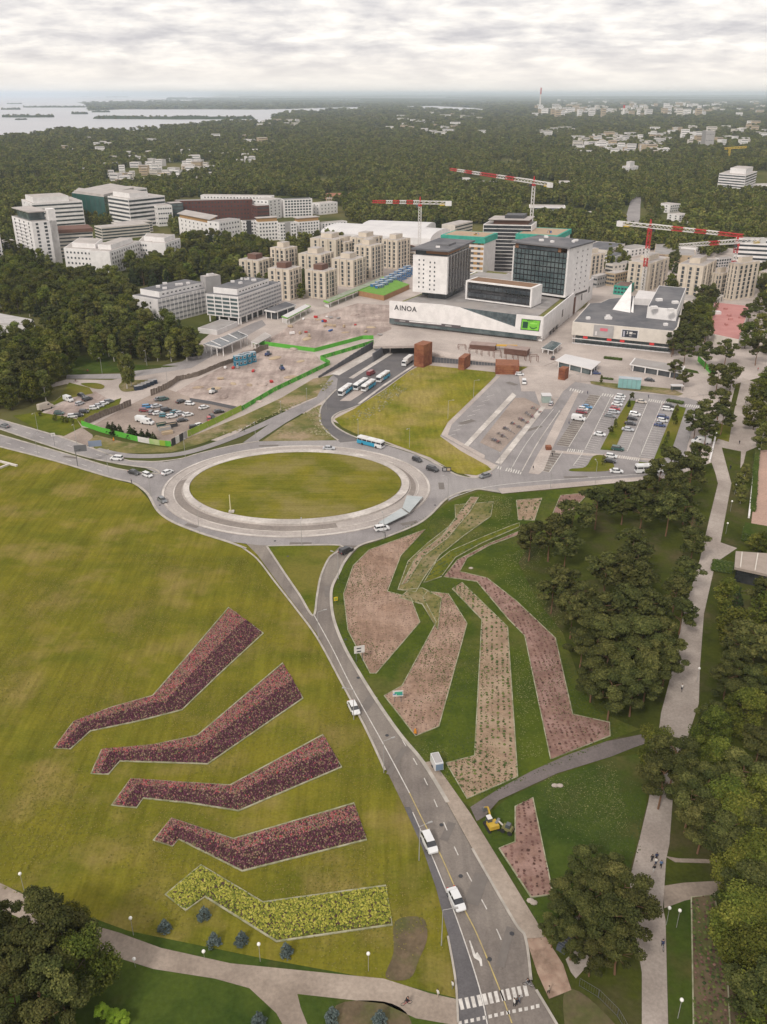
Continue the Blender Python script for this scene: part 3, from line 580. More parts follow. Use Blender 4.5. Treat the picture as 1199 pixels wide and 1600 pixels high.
# repairs, covers and wear on the roads
M_patch = mat('asphalt_patch', (0.150, 0.132, 0.120), (0.17, 0.15, 0.135), 0.5, rough=0.9); rq = random.Random(4)
for k, (x, y, w, l, a) in enumerate([(575, 1100, 2.4, 6, -.45), (620, 1190, 1.2, 9, -.4), (700, 1300, 1.6, 5, -.4), (745, 1390, 2.6, 7, -.38), (790, 1480, 1.4, 8, -.35), (470, 850, 7, 1.6, 0), (300, 822, 5, 1.6, -.5), (690, 760, 2, 6, 0), (640, 818, 6, 2, .4), (420, 697, 8, 1.6, .1), (110, 715, 6, 1.5, -.3), (512, 925, 1.6, 6, .1), (900, 746, 9, 1.5, .05), (730, 660, 3, 8, -.9), (835, 670, 2, 9, -.9), (800, 600, 6, 3, -.9)]):
    p = P(x, y); b = MB().mat(M_patch); b.face([(sx * w / 2 * math.cos(a) - sy * l / 2 * math.sin(a) + p.x, sx * w / 2 * math.sin(a) + sy * l / 2 * math.cos(a) + p.y, Z_MARK - 0.015 + k * 0.0003) for sx, sy in ((-1, -1), (1, -1), (1, 1), (-1, 1))]); tag(b.build('road_patch'), kind='structure')
for k, (x, y) in enumerate([(560, 1060), (605, 1150), (690, 1290), (720, 1370), (800, 1460), (765, 1500), (540, 1000), (518, 940), (450, 870), (430, 846), (300, 830), (250, 790), (600, 833), (680, 790)]):
    p = P(x, y); b = MB().mat(M_dark); b.bar((p.x, p.y, Z_MARK - 0.03), (p.x, p.y, Z_MARK + 0.005), 0.42, 10); tag(b.build('manhole_cover'), kind='structure')
# ------------------------------------------------------------------ flower beds
M_edge = mat('bed_edging', (0.36, 0.34, 0.24), (0.20, 0.20, 0.11), 0.5, rough=0.9)
M_fl_soil = mat('bed_soil', (0.060, 0.035, 0.030), (0.085, 0.050, 0.040), 0.6, rough=1)
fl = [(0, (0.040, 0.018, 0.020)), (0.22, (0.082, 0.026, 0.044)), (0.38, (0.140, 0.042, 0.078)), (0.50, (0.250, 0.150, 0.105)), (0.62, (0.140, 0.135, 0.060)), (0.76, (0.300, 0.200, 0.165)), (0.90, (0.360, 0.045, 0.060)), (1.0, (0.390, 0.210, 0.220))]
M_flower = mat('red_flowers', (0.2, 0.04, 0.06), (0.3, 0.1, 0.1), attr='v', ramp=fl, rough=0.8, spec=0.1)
M_yflower = mat('yellow_flowers', (0.3, 0.3, 0.02), (0.3, 0.3, 0.1), attr='v', ramp=[(0, (0.060, 0.085, 0.016)), (0.35, (0.140, 0.160, 0.026)), (0.7, (0.290, 0.280, 0.045)), (1, (0.440, 0.400, 0.090))], rough=0.8, spec=0.1)
def tufts(name, pts, sz, m_, vals, parent, seed, hgt=0.7, lump=1.0):
    g = np.random.default_rng(seed); n = len(pts); V = np.zeros((n, 5, 3)); a0 = g.uniform(0, 6.28, n); s = sz * g.uniform(0.6, 1.3, n)
    for k in range(4):
        a = a0 + k * math.pi / 2; rr = s * g.uniform(0.7, 1.2, n)
        V[:, k, 0] = pts[:, 0] + np.cos(a) * rr; V[:, k, 1] = pts[:, 1] + np.sin(a) * rr; V[:, k, 2] = pts[:, 2] + 0.02 + s * hgt * 0.35 * g.uniform(0, 1, n)
    V[:, 4, 0] = pts[:, 0] + g.uniform(-.3, .3, n) * s; V[:, 4, 1] = pts[:, 1] + g.uniform(-.3, .3, n) * s; V[:, 4, 2] = pts[:, 2] + s * hgt * g.uniform(0.8, 1.3, n)
    base = np.arange(n) * 5; F_ = np.stack([np.stack([base + k, base + (k + 1) % 4, base + 4], 1) for k in range(4)], 1).reshape(-1, 3)
    me = quads_mesh(name, V.reshape(-1, 3), F_, m_, np.clip(np.repeat(vals, 4) + g.normal(size=n * 4) * 0.03, 0, 1))
    o = inst(name, me, parent); o['kind'] = 'stuff'; return o
def mound_bed(back, front, label, seed, yellow=False, hgt=1.15, dens=17):
    r = np.random.default_rng(seed); A = [P(*p) for p in back]; C = [P(*p) for p in front]; o0 = (A[1] + C[1]) / 2
    o = empty('flower_bed', o0); o.location.z = Z_LAWN; loc = lambda p: (p.x - o0.x, p.y - o0.y)
    poly = A + C[::-1]; b = MB().mat(M_edge)
    pe = [Vector(loc(p)) for p in poly]
    ribbon(b, pe, 0.34, 0.0, 0.2, closed=True); b.build('edging', o)
    b = MB().mat(M_fl_soil); n = len(A); sh = [0.03, 0.12, 0.52, 0.90, 0.97]; zz = [0.05, hgt * 0.55, hgt, hgt * 0.42, 0.05]
    if yellow: zz = [0.05, 0.35, 0.45, 0.35, 0.05]; sh = [0.02, 0.12, 0.5, 0.84, 0.95]
    G_ = []
    AA, CC = [], []
    for i in range(n - 1):
        for j in range(6):
            AA.append(A[i].lerp(A[i + 1], j / 6)); CC.append(C[i].lerp(C[i + 1], j / 6))
    AA.append(A[-1]); CC.append(C[-1]); N_ = len(AA)
    for i in range(N_):
        e_ = min(i, N_ - 1 - i); ef = min(1, 0.25 + e_ * 0.45) if e_ < 2 else 1
        G_.append([(*loc(AA[i].lerp(CC[i], s)), z * ef) for s, z in zip(sh, zz)])
    vs = [v for row in G_ for v in row]; fs = [(i * 5 + j, i * 5 + j + 1, (i + 1) * 5 + j + 1, (i + 1) * 5 + j) for i in range(N_ - 1) for j in range(4)]
    b.add(vs, fs).build('soil_mound', o)
    G = np.array(G_); pts = []; vals = []
    for i in range(N_ - 1):
        for j in range(4):
            q = G[i, j], G[i, j + 1], G[i + 1, j + 1], G[i + 1, j]
            ar = np.linalg.norm(np.cross(q[1] - q[0], q[3] - q[0])); m_ = int(ar * dens) + 1
            u = r.uniform(0, 1, (m_, 1)); w = r.uniform(0, 1, (m_, 1))
            p = q[0] * (1 - u) * (1 - w) + q[1] * u * (1 - w) + q[2] * u * w + q[3] * (1 - u) * w
            pts.append(p)
            if yellow: vals.append(r.beta(2.2, 1.6, m_) if j < 3 else r.beta(1.5, 2.2, m_))
            else:
                # the upper face draws paler, pinker tuft values, the lower face deep red
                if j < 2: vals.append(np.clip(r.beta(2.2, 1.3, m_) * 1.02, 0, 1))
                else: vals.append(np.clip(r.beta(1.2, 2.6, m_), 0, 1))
    pts = np.concatenate(pts); vals = np.concatenate(vals)
    pts[:, 2] -= 0.02
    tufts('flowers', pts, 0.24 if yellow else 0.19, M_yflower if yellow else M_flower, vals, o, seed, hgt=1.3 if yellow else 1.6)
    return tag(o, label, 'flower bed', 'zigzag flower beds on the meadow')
mound_bed([(357.5, 950), (300, 1018), (239, 1088), (175, 1106), (115.6, 1129), (85, 1170)], [(411.7, 990.5), (345, 1052), (285, 1110), (215, 1128), (142, 1143), (111, 1171)], 'uppermost dark red zigzag flower bed, farthest from the camera on the meadow', 1)
mound_bed([(442, 1037), (309, 1150), (240, 1165), (159, 1173), (143, 1209.6)], [(473.6, 1092), (325, 1194.6), (250, 1192), (188, 1190), (170, 1210.6)], 'second zigzag red flower bed, directly below the uppermost one', 2)
mound_bed([(505, 1149), (360, 1228), (290, 1224), (205, 1218), (175, 1259)], [(534, 1199.5), (373.5, 1267.7), (300, 1256), (224.5, 1248), (214, 1263)], 'middle zigzag red flower bed, third from the top', 3)
mound_bed([(553.5, 1256), (365, 1312), (268, 1280), (240.5, 1314)], [(573, 1313), (379, 1362), (280, 1312), (270.5, 1323)], 'lowest red zigzag flower bed, just above the yellow one', 4)
mound_bed([(603, 1385), (411, 1411), (314, 1353), (259, 1399)], [(613, 1446), (432.5, 1472), (321, 1402), (291, 1423.5)], 'bright yellow zigzag flower bed nearest the lower path', 5, yellow=True, dens=17)

M_mulch = mat('bed_mulch', (0.275, 0.180, 0.128), (0.215, 0.138, 0.098), 0.3, rough=1, c3=(0.320, 0.220, 0.165), scale3=0.10, bump=0.08, fine=1.6, streak=[(1.2, 0.12, 0.35, 0.16)])
M_mulch_p = mat('bed_mulch_pink', (0.240, 0.145, 0.112), (0.185, 0.108, 0.088), 0.35, rough=1, c3=(0.300, 0.190, 0.160), scale3=0.15, bump=0.06, fine=2.5)
M_mulch_t = mat('bed_mulch_tan', (0.290, 0.200, 0.135), (0.225, 0.158, 0.104), 0.35, rough=1, c3=(0.330, 0.245, 0.170), scale3=0.12, bump=0.06, fine=2.5)
M_green_t = mat('bedding_green', (0.06, 0.1, 0.02), (0.1, 0.1, 0.02), attr='v', ramp=[(0, (0.030, 0.050, 0.015)), (0.5, (0.070, 0.095, 0.024)), (1, (0.140, 0.160, 0.040))], rough=0.9)
M_brown_t = mat('bedding_brown', (0.1, 0.05, 0.04), (0.1, 0.1, 0.02), attr='v', ramp=[(0, (0.050, 0.026, 0.020)), (0.5, (0.140, 0.070, 0.058)), (1, (0.235, 0.130, 0.110))], rough=0.9)
def row_bed(poly, label, soil, rows, seed):
    zb_ = 0.03 + (seed - 20) * 0.012
    """rows: list of (row angle from a pixel direction, row gap, plant gap, size, material, chance)"""
    W = [P(*p) for p in poly]; o0 = sum(W, Vector()) / len(W); o = empty('planting_bed', (o0.x, o0.y, Z_LAWN + 0.04)); L = [(p.x - o0.x, p.y - o0.y) for p in W]
    b = MB().mat(soil); ar = sum(L[i][0] * L[(i + 1) % len(L)][1] - L[(i + 1) % len(L)][0] * L[i][1] for i in range(len(L)))
    b.face([(x, y, zb_) for x, y in (L if ar > 0 else L[::-1])]); b.build('soil', o)
    b = MB().mat(M_edge); ribbon(b, [Vector(p) for p in L], 0.22, -0.02, 0.13 + zb_, closed=True); b.build('edging', o)
    g = np.random.default_rng(seed); la = np.array(L)
    for (d0, d1, rg, pg, sz, m_, ch) in rows:
        d = (P(*d1) - P(*d0)); d.normalize(); n = Vector((-d.y, d.x)); R_ = max(math.hypot(*p) for p in L) + 2
        us = np.arange(-R_, R_, pg); ws = np.arange(-R_, R_, rg); U, Wd = np.meshgrid(us, ws); U = U.ravel() + g.normal(size=U.size) * pg * 0.22; Wd = Wd.ravel() + g.normal(size=Wd.size) * rg * 0.09
        X = d.x * U + n.x * Wd; Y = d.y * U + n.y * Wd
        k = np_in2(X, Y, L) & (g.uniform(0, 1, len(X)) < ch * (0.75 + 0.35 * np.sin(X * 0.35 + seed) * np.cos(Y * 0.22)))
        X, Y = X[k], Y[k]
        if len(X): tufts('plants', np.stack([X, Y, np.full(len(X), zb_)], 1), sz, m_, g.beta(2, 2, len(X)), o, seed + len(X), hgt=0.9)
    return tag(o, label, 'planting bed', 'planting beds right of the road')
def np_in2(X, Y, poly):
    c = np.zeros(len(X), bool); n = len(poly)
    for i in range(n):
        x1, y1 = poly[i]; x2, y2 = poly[(i + 1) % n]
        if y1 == y2: continue
        c ^= ((y1 > Y) != (y2 > Y)) & (X < (x2 - x1) * (Y - y1) / (y2 - y1) + x1)
    return c
row_bed([(665, 828), (626.6, 869), (605.5, 925), (642, 934.5), (656.5, 973), (588, 1053), (578.6, 1053), (544, 986), (537, 929), (552, 885), (577, 860)], 'broad pale pinkish-brown mulch bed nearest the roundabout fork', M_mulch,
        [((540, 930), (640, 940), 1.0, 0.6, 0.16, M_brown_t, 0.5), ((540, 930), (640, 940), 1.5, 1.5, 0.16, M_green_t, 0.10)], 21)
row_bed([(668, 925), (701, 929), (730, 975), (686, 1136), (649.6, 1151), (600.5, 1088), (628.5, 1072.6), (682, 973), (661, 934)], 'brown mulch bed with a green planted foot beside the green sign', M_mulch,
        [((715, 960), (670, 1140), 1.1, 0.7, 0.19, M_brown_t, 0.6), ((640, 1100), (682, 973), 1.5, 0.9, 0.22, M_green_t, 0.38)], 22)
row_bed([(722, 911), (793.4, 980.5), (809, 1214.5), (730, 1249), (697.5, 1193.4), (741.6, 1182), (753, 969), (707, 921)], 'long tan mulch bed with rows of green plants along both edges', M_mulch_t,
        [((770, 980), (772, 1200), 1.3, 0.8, 0.36, M_green_t, 0.8), ((770, 980), (772, 1200), 1.3, 0.8, 0.2, M_brown_t, 0.5)], 23)
row_bed([(820, 833), (765, 853), (730, 873), (718.6, 894), (761, 904), (807, 940), (868, 998), (895, 1117), (952.6, 1130), (953.4, 1151), (860.5, 1187.7), (820, 994), (793.4, 967), (745.5, 909.6), (694, 902), (715, 876), (765, 850), (814, 830)], 'longest pink mulch bed bending past the park pines', M_mulch_p,
        [((840, 1000), (900, 1150), 1.2, 0.75, 0.33, M_brown_t, 0.95), ((840, 1000), (900, 1150), 1.7, 1.4, 0.15, M_green_t, 0.10)], 24)
row_bed([(807, 782.5), (847, 779), (835, 814), (810, 813)], 'small tan wedge bed with sparse rows near the east road', M_mulch_t, [((835, 782), (822, 812), 2.6, 1.0, 0.5, M_green_t, 0.8)], 25)
row_bed([(876, 775), (921, 770.6), (910, 782), (871, 821), (858, 817)], 'pink striped bed touching the pines near the east road', M_mulch_p, [((905, 775), (866, 818), 2.2, 1.0, 0.42, M_brown_t, 0.8)], 26)
row_bed([(711, 790), (771, 785), (767, 808), (725, 838), (688, 868), (662, 905), (650, 926), (622, 922), (638, 878), (668, 850), (704, 822), (712, 812)], 'yellow-green planted bed curving along the first mulch bed', M_scrub, [((760, 795), (640, 910), 1.9, 0.9, 0.35, M_green_t, 0.75)], 27)
row_bed([(662, 912), (681, 880), (704, 862), (750, 842), (800, 822), (812, 818), (812, 824), (752, 850), (712, 872), (690, 902)], 'narrow dark green planted strip beside the pink bed', M_lawn, [((800, 822), (680, 890), 1.6, 0.8, 0.4, M_green_t, 0.85)], 28)
row_bed([(640, 922), (660, 920), (690, 935), (684, 985), (660, 945), (625, 935)], 'short yellow-green planted corner between two mulch beds', M_scrub, [((650, 922), (688, 980), 1.5, 0.9, 0.32, M_green_t, 0.8)], 29)
row_bed([(832.6, 1248), (864, 1399), (830, 1403.5), (780, 1327), (805, 1317), (805, 1262)], 'small brown wedge bed beside the mini excavator', M_mulch_p, [((835, 1260), (850, 1395), 1.05, 0.75, 0.3, M_brown_t, 0.95)], 30)
row_bed([(736, 778), (748, 778), (735, 800), (700, 842), (660, 872), (636, 912), (628, 915), (652, 868), (690, 840)], 'narrow stony tan strip running down between the green beds', M_mulch_t, [((740, 785), (640, 900), 2.0, 1.0, 0.4, M_green_t, 0.7)], 31)
row_bed([(1080, 1404), (1116, 1400), (1136, 1520), (1142, 1640), (1084, 1640)], 'dark brown-green planted strip at the lower right beside the promenade lawn', M_soil, [((1095, 1420), (1110, 1620), 0.8, 0.6, 0.32, M_green_t, 0.9), ((1095, 1420), (1110, 1620), 1.0, 0.8, 0.3, M_brown_t, 0.8)], 32)
# scruffy ground cover on the lawns
def cover(name, poly, n, sz, m_, seed, vlo=0.2, vhi=0.9):
    g = np.random.default_rng(seed); W = [P(*p) for p in poly]; x0, x1 = min(p.x for p in W), max(p.x for p in W); y0, y1 = min(p.y for p in W), max(p.y for p in W)
    X = g.uniform(x0, x1, n); Y = g.uniform(y0, y1, n); pn = np.sin(X * .21 + seed) + np.cos(Y * .17 + X * .05); k = np_in2(X, Y, [(p.x, p.y) for p in W]) & (pn + g.normal(size=n) * .6 > 0.1); X, Y = X[k], Y[k]
    o = tufts(name, np.stack([X, Y, np.full(len(X), Z_LAWN + 0.04)], 1), sz, m_, g.uniform(vlo, vhi, len(X)), None, seed, hgt=1.0); return o
M_dry = mat('dry_tufts', (0.2, 0.2, 0.1), (0.1, 0.1, 0.02), attr='v', ramp=[(0, (0.110, 0.125, 0.035)), (0.6, (0.210, 0.195, 0.085)), (1, (0.330, 0.280, 0.180))], rough=1)
cover('weeds', [(690, 800), (745, 772), (800, 778), (800, 820), (740, 840), (700, 850)], 2700, 0.19, M_dry, 5, 0.0, 0.6)
cover('weeds', [(745, 880), (850, 850), (880, 930), (900, 1010), (860, 990), (800, 920)], 3600, 0.15, M_dry, 6, 0.0, 0.6)
cover('weeds', [(695, 1010), (750, 1000), (745, 1160), (690, 1160)], 2100, 0.11, M_dry, 7, 0.0, 0.6)
cover('weeds', [(800, 1000), (825, 1010), (850, 1180), (812, 1190)], 1800, 0.12, M_dry, 8, 0.0, 0.6)
cover('weeds', [(850, 1215), (960, 1190), (985, 1300), (900, 1400), (870, 1330)], 4500, 0.11, M_dry, 9, 0.0, 0.6)
cover('weeds', [(600, 1110), (650, 1155), (700, 1170), (705, 1250), (640, 1165)], 1500, 0.11, M_dry, 10, 0.0, 0.6)
cover('long_grass', [(320, 690), (380, 664), (440, 640), (500, 604), (525, 590), (510, 612), (440, 645), (380, 672)], 3500, 0.55, M_dry, 12)
cover('long_grass', [(447, 663), (498, 634), (503, 660), (520, 685), (470, 676), (430, 680)], 1500, 0.5, M_dry, 13)
cover('long_grass', [(535, 660), (560, 640), (600, 612), (645, 582), (660, 588), (600, 640), (560, 668)], 2200, 0.5, M_dry, 14)

# short growth that roughens the lawns
M_turf = mat('turf_tufts', (0.1, 0.1, 0.02), (0.2, 0.2, 0.04), attr='v', ramp=[(0, (0.082, 0.090, 0.014)), (0.5, (0.158, 0.142, 0.022)), (1, (0.240, 0.198, 0.055))], rough=1)
M_turf_g = mat('turf_tufts_green', (0.1, 0.1, 0.02), (0.2, 0.2, 0.04), attr='v', ramp=[(0, (0.030, 0.050, 0.012)), (0.5, (0.058, 0.080, 0.018)), (1, (0.110, 0.115, 0.034))], rough=1)
cover('meadow_growth', [(0, 860), (380, 870), (440, 945), (490, 1005), (540, 1080), (600, 1210), (655, 1330), (690, 1450), (705, 1550), (420, 1495), (200, 1450), (-60, 1370), (-160, 1000)], 110000, 0.14, M_turf, 41, 0.1, 0.9)
cover('garden_growth', [(562, 860), (700, 790), (930, 765), (840, 850), (850, 940), (905, 1060), (1000, 1140), (740, 1255), (600, 1120), (530, 990), (525, 910)], 42000, 0.17, M_turf_g, 42, 0.0, 0.8)
cover('verge_growth', [(750, 1290), (870, 1215), (1005, 1180), (1000, 1350), (900, 1440), (845, 1470)], 14000, 0.14, M_turf_g, 43, 0.0, 0.8)
# ------------------------------------------------------------------ buildings
def wallm(n, c, c2=None, **k): return mat(n, c, c2 or tuple(x * 0.88 for x in c), k.pop('scale', 0.25), rough=k.pop('rough', 0.85), c3=tuple(x * 0.87 for x in c), scale3=0.07, mid3=(0.5, 0.75), spec=0.25, **k)
W_white = wallm('render_white', (0.78, 0.75, 0.735)); W_cream = wallm('render_cream', (0.62, 0.57, 0.51)); W_beige = wallm('panel_beige', (0.62, 0.54, 0.445))
W_grey = wallm('panel_grey', (0.36, 0.345, 0.34)); W_brick = wallm('dark_red_brick', (0.115, 0.045, 0.038)); W_ochre = wallm('ochre_render', (0.42, 0.25, 0.11))
W_pale = wallm('panel_pale_grey', (0.66, 0.63, 0.62)); W_brown = wallm('brown_render', (0.16, 0.085, 0.065)); W_sand = wallm('sand_render', (0.45, 0.35, 0.24))
R_dark = mat('roof_felt', (0.125, 0.125, 0.135), (0.095, 0.095, 0.105), 0.12, rough=0.9, c3=(0.165, 0.16, 0.165), scale3=0.05)
R_grey = mat('roof_grey', (0.33, 0.31, 0.30), (0.21, 0.195, 0.19), 0.1, rough=0.95, c3=(0.33, 0.30, 0.28), scale3=0.05)
R_light = mat('roof_light', (0.44, 0.40, 0.375), (0.36, 0.33, 0.31), 0.1, rough=0.95); R_brown = mat('roof_brown', (0.14, 0.09, 0.075), (0.18, 0.12, 0.10), 0.2, rough=0.95)
R_green = mat('roof_sedum', (0.12, 0.13, 0.035), (0.20, 0.18, 0.06), 0.25, rough=1, bump=0.1); R_wood = mat('roof_deck', (0.25, 0.15, 0.09), (0.20, 0.12, 0.075), 0.4, rough=0.9)
G_dark = mat('window_glass', (0.035, 0.042, 0.050), (0.075, 0.085, 0.095), 0.18, rough=0.12, spec=0.8)
G_teal = mat('curtain_glass', (0.060, 0.085, 0.090), (0.12, 0.15, 0.155), 0.15, rough=0.12, spec=0.8)
G_green = mat('green_glass', (0.020, 0.075, 0.065), (0.035, 0.10, 0.09), 0.1, rough=0.15, spec=0.8)
G_black = mat('black_glass', (0.020, 0.022, 0.027), (0.05, 0.05, 0.055), 0.2, rough=0.12, spec=0.8)
M_frame_w = mat('frame_white', (0.66, 0.64, 0.63), rough=0.6); M_frame_d = mat('frame_dark', (0.06, 0.06, 0.065), rough=0.5)
M_net = mat('safety_net_green', (0.035, 0.26, 0.20), (0.05, 0.33, 0.25), 0.4, rough=0.8)
M_redp = mat('paint_red', (0.48, 0.035, 0.035), (0.38, 0.03, 0.03), 0.5, rough=0.6); M_whp = mat('paint_white', (0.66, 0.63, 0.60), (0.56, 0.54, 0.52), 0.5, rough=0.6)
M_corten = mat('corten_steel', (0.215, 0.075, 0.040), (0.155, 0.050, 0.028), 0.6, rough=0.9, c3=(0.27, 0.11, 0.055), scale3=0.2, bump=0.02)
_wm = {}
def win_mesh(w, h, glass, frame=None, d=0.14):
    k = (round(w, 2), round(h, 2), glass.name, frame.name if frame else None)
    if k not in _wm:
        b = MB()
        if frame: b.mat(frame).box((0, d * 0.35, 0), (w + 0.24, d * 0.7, h + 0.24))
        b.mat(glass).box((0, d * 0.5, 0), (w, d, h)); _wm[k] = b.mesh('window')
    return _wm[k]
LANDMARKS = []
class Bld:
    def __init__(s, name, label, cat, at, group=None):
        s.o = empty(name, (at.x, at.y, 0)); s.at = Vector((at.x, at.y, 0)); s.n = 0; s.roof = s.o
        tag(s.o, label, cat, group)
    def L(s, p): return Vector((p[0] - s.at.x, p[1] - s.at.y))
    def prism(s, pts, z0, z1, m, nm='wall'):
        b = MB().mat(m); b.prism([tuple(s.L(p)) for p in pts], z0, z1); return b.build(nm, s.o)
    def block(s, pts, z0, z1, wm, rm=None, rim=0.7, rname='roof', wname='wall', slab=0.1):
        w = s.prism(pts, z0, z1, wm, wname)
        if rm:
            c = sum((Vector((p[0], p[1])) for p in pts), Vector((0, 0))) / len(pts); ins = []
            for p in pts:
                v = Vector((p[0], p[1])) - c; ins.append(c + v * max(0.2, (v.length - rim * 1.4) / v.length))
            b = MB().mat(rm); b.prism([tuple(s.L(p)) for p in ins], z1 - 0.02, z1 + slab); r = s.roof = b.build(rname, w if 'penthouse' in rname or 'hut' in rname or 'hatch' in rname else s.o)
        return w
    def windows(s, A, B, ctr, z0, z1, floors, cols, w=1.4, h=1.5, glass=None, frame=None, u0=0.04, u1=0.96, skip=None, nm='window', proud=0.0, sill=0.5):
        A = Vector((A[0], A[1])); B = Vector((B[0], B[1])); d = B - A; L_ = d.length; d.normalize(); n = Vector((-d.y, d.x))
        if n.dot((A + B) / 2 - Vector((ctr[0], ctr[1]))) < 0: n = -n
        rz = math.atan2(n.y, n.x) - math.pi / 2; me = win_mesh(w, h, glass or G_dark, frame); fh = (z1 - z0) / floors
        for f in range(floors):
            for c in range(cols):
                if skip and skip(f, c): continue
                if s.n >= 300: return
                u = u0 + (u1 - u0) * (c + 0.5) / cols; p = A + d * (L_ * u) + n * (proud - 0.04); s.n += 1
                inst(nm, me, s.o, (p.x - s.at.x, p.y - s.at.y, z0 + fh * (f + sill)), rz)
    def bands(s, A, B, ctr, z0, z1, floors, h=1.6, glass=None, u0=0.01, u1=0.99, nm='window_band', frame=None, sill=0.5):
        L_ = (Vector((B[0], B[1])) - Vector((A[0], A[1]))).length
        s.windows(A, B, ctr, z0, z1, floors, 1, L_ * (u1 - u0), h, glass, frame, u0, u1, nm=nm, sill=sill)
def quad_of(p1, p2, p3, top, sq=True, dmax=None):
    A, B, C = P(*p1), P(*p2), P(*p3)
    if sq:
        u = (A - B).normalized(); v = C - B; v = v - u * v.dot(u)
        if dmax:
                if v.length >= (A - B).length or (P(*p3) - B).length > (A - B).length:
                    w0 = P(*p3) - B; nn = Vector((-w0.y, w0.x, 0)).normalized(); nn = nn if nn.y > 0 else -nn; A = B + nn * min(dmax, max(6, (A - B).length)); v = w0
                else: v = v.normalized() * min(dmax, v.length)
        C = B + v
    D = A + (C - B); h = top_z(p2[0], p2[1], top); q = [A, B, C, D]
    if sq and not dmax: q = fit_px(q, min(p1[0], p2[0], p3[0]), max(p1[0], p2[0], p3[0]), B)
    return q, h
def fit_px(q, x0, x1, keep):
    for _ in range(3):
        xs = [pix((p.x, p.y, 0))[0] for p in q]; k = (x1 - x0) / max(1, max(xs) - min(xs)); q = [keep + (p - keep) * k for p in q]
        xs = [pix((p.x, p.y, 0))[0] for p in q]; D = keep.y * cP + CAM_H * sP; dx_ = ((x0 + x1) - (max(xs) + min(xs))) / 2 * D / FOC; q = [p + Vector((dx_, 0, 0)) for p in q]
    return q
def cen(q): return sum(((Vector((p[0], p[1]))) for p in q), Vector((0, 0))) / len(q)
def lerpq(q, u0, u1, v0, v1):
    A, B, C, D = q
    f = lambda u, v: B + (A - B) * u + (C - B) * v
    return [f(u1, v0), f(u0, v0), f(u0, v1), f(u1, v1)]
def simple(name, label, p1, p2, p3, top, wm, rm, fl, cl, cr, cat='building', group=None, ww=1.3, wh=1.4, style='win', glass=None, pent=None, pentm=None, ph=3.0, sq=True, dmax=None, frame=None, landmark=None, hfix=None):
    q, h = quad_of(p1, p2, p3, top, sq, dmax)
    if hfix: h = hfix
    b = Bld(name, label, cat, q[1], group); b.block(q, 0, h, wm, rm); c = cen(q)
    for (a, d, n) in ((q[0], q[1], cl), (q[1], q[2], cr)):
        if not n: continue
        if style == 'win': b.windows(a, d, c, 0.6, h - 0.5, fl, n, ww, wh, glass, frame)
        else: b.bands(a, d, c, 0.6, h - 0.4, fl, wh, glass)
    if pent: 
        pq = lerpq(q, *pent); b.block(pq, h, h + ph, pentm or wm, rm, rim=0.4, wname='penthouse', rname='penthouse_roof')
    if landmark: LANDMARKS.append((landmark, c))
    b.q, b.h, b.c = q, h, c
    return b
r_ = random.Random(3)
def rooftop(b, q, z, n, m=None):
    for _ in range(n):
        u, v = r_.uniform(0.15, 0.85), r_.uniform(0.2, 0.8); p = q[1] + (q[0] - q[1]) * u + (q[2] - q[1]) * v
        MB().mat(m or W_pale).box((0, 0, 0.6), (r_.uniform(1.2, 3), r_.uniform(1.2, 2.4), 1.2), r_.uniform(0, 0.6)).build('roof_unit', b.roof, (p.x - b.at.x, p.y - b.at.y, z + 0.02))
# ---- white tower block far left
b = simple('tower_block', 'tall white tower block with balconies on the far left', (30, 403), (64, 417), (99, 410), 347, W_white, R_grey, 12, 4, 0, 'apartment building', ww=2.3, wh=1.7, landmark='the white tower block')
b.windows(b.q[1], b.q[2], b.c, 0.6, b.h - 0.5, 12, 1, 2.0, 1.7, G_dark, None, 0.1, 0.3); b.windows(b.q[1], b.q[2], b.c, 0.6, b.h - 0.5, 12, 1, 2.4, 1.8, G_dark, None, 0.45, 0.62)
fin = lerpq(b.q, 0, 0.14, 0.72, 1.0); b.prism(fin, 0, b.h + 9, W_white, 'stair_tower'); g_ = lerpq(b.q, 0.2, 0.8, 0.1, 0.72); b.prism(g_, b.h, b.h + 6.5, G_teal, 'glazed_penthouse'); b.prism(lerpq(b.q, 0.1, 0.95, 0.02, 0.8), b.h + 6.5, b.h + 7.3, R_light, 'penthouse_roof')
for k in range(1, 12):     # balcony slabs on the left face
    z = 0.6 + (b.h - 1.1) / 12 * k; A, B = b.q[0], b.q[1]; d = (B - A).normalized(); n = Vector((d.y, -d.x, 0)); m_ = A + (B - A) * 0.42 + n * 0.5
    MB().mat(M_frame_w).box((m_.x - b.at.x, m_.y - b.at.y, z), ((B - A).length * 0.62, 1.1, 0.28), math.atan2(d.y, d.x)).build('balcony', b.o)
simple('tower_block', 'white tower block cut off by the left picture edge', (-45, 405), (-12, 419), (9, 412), 360, W_white, R_grey, 11, 4, 3, 'apartment building', ww=1.8, wh=1.6)
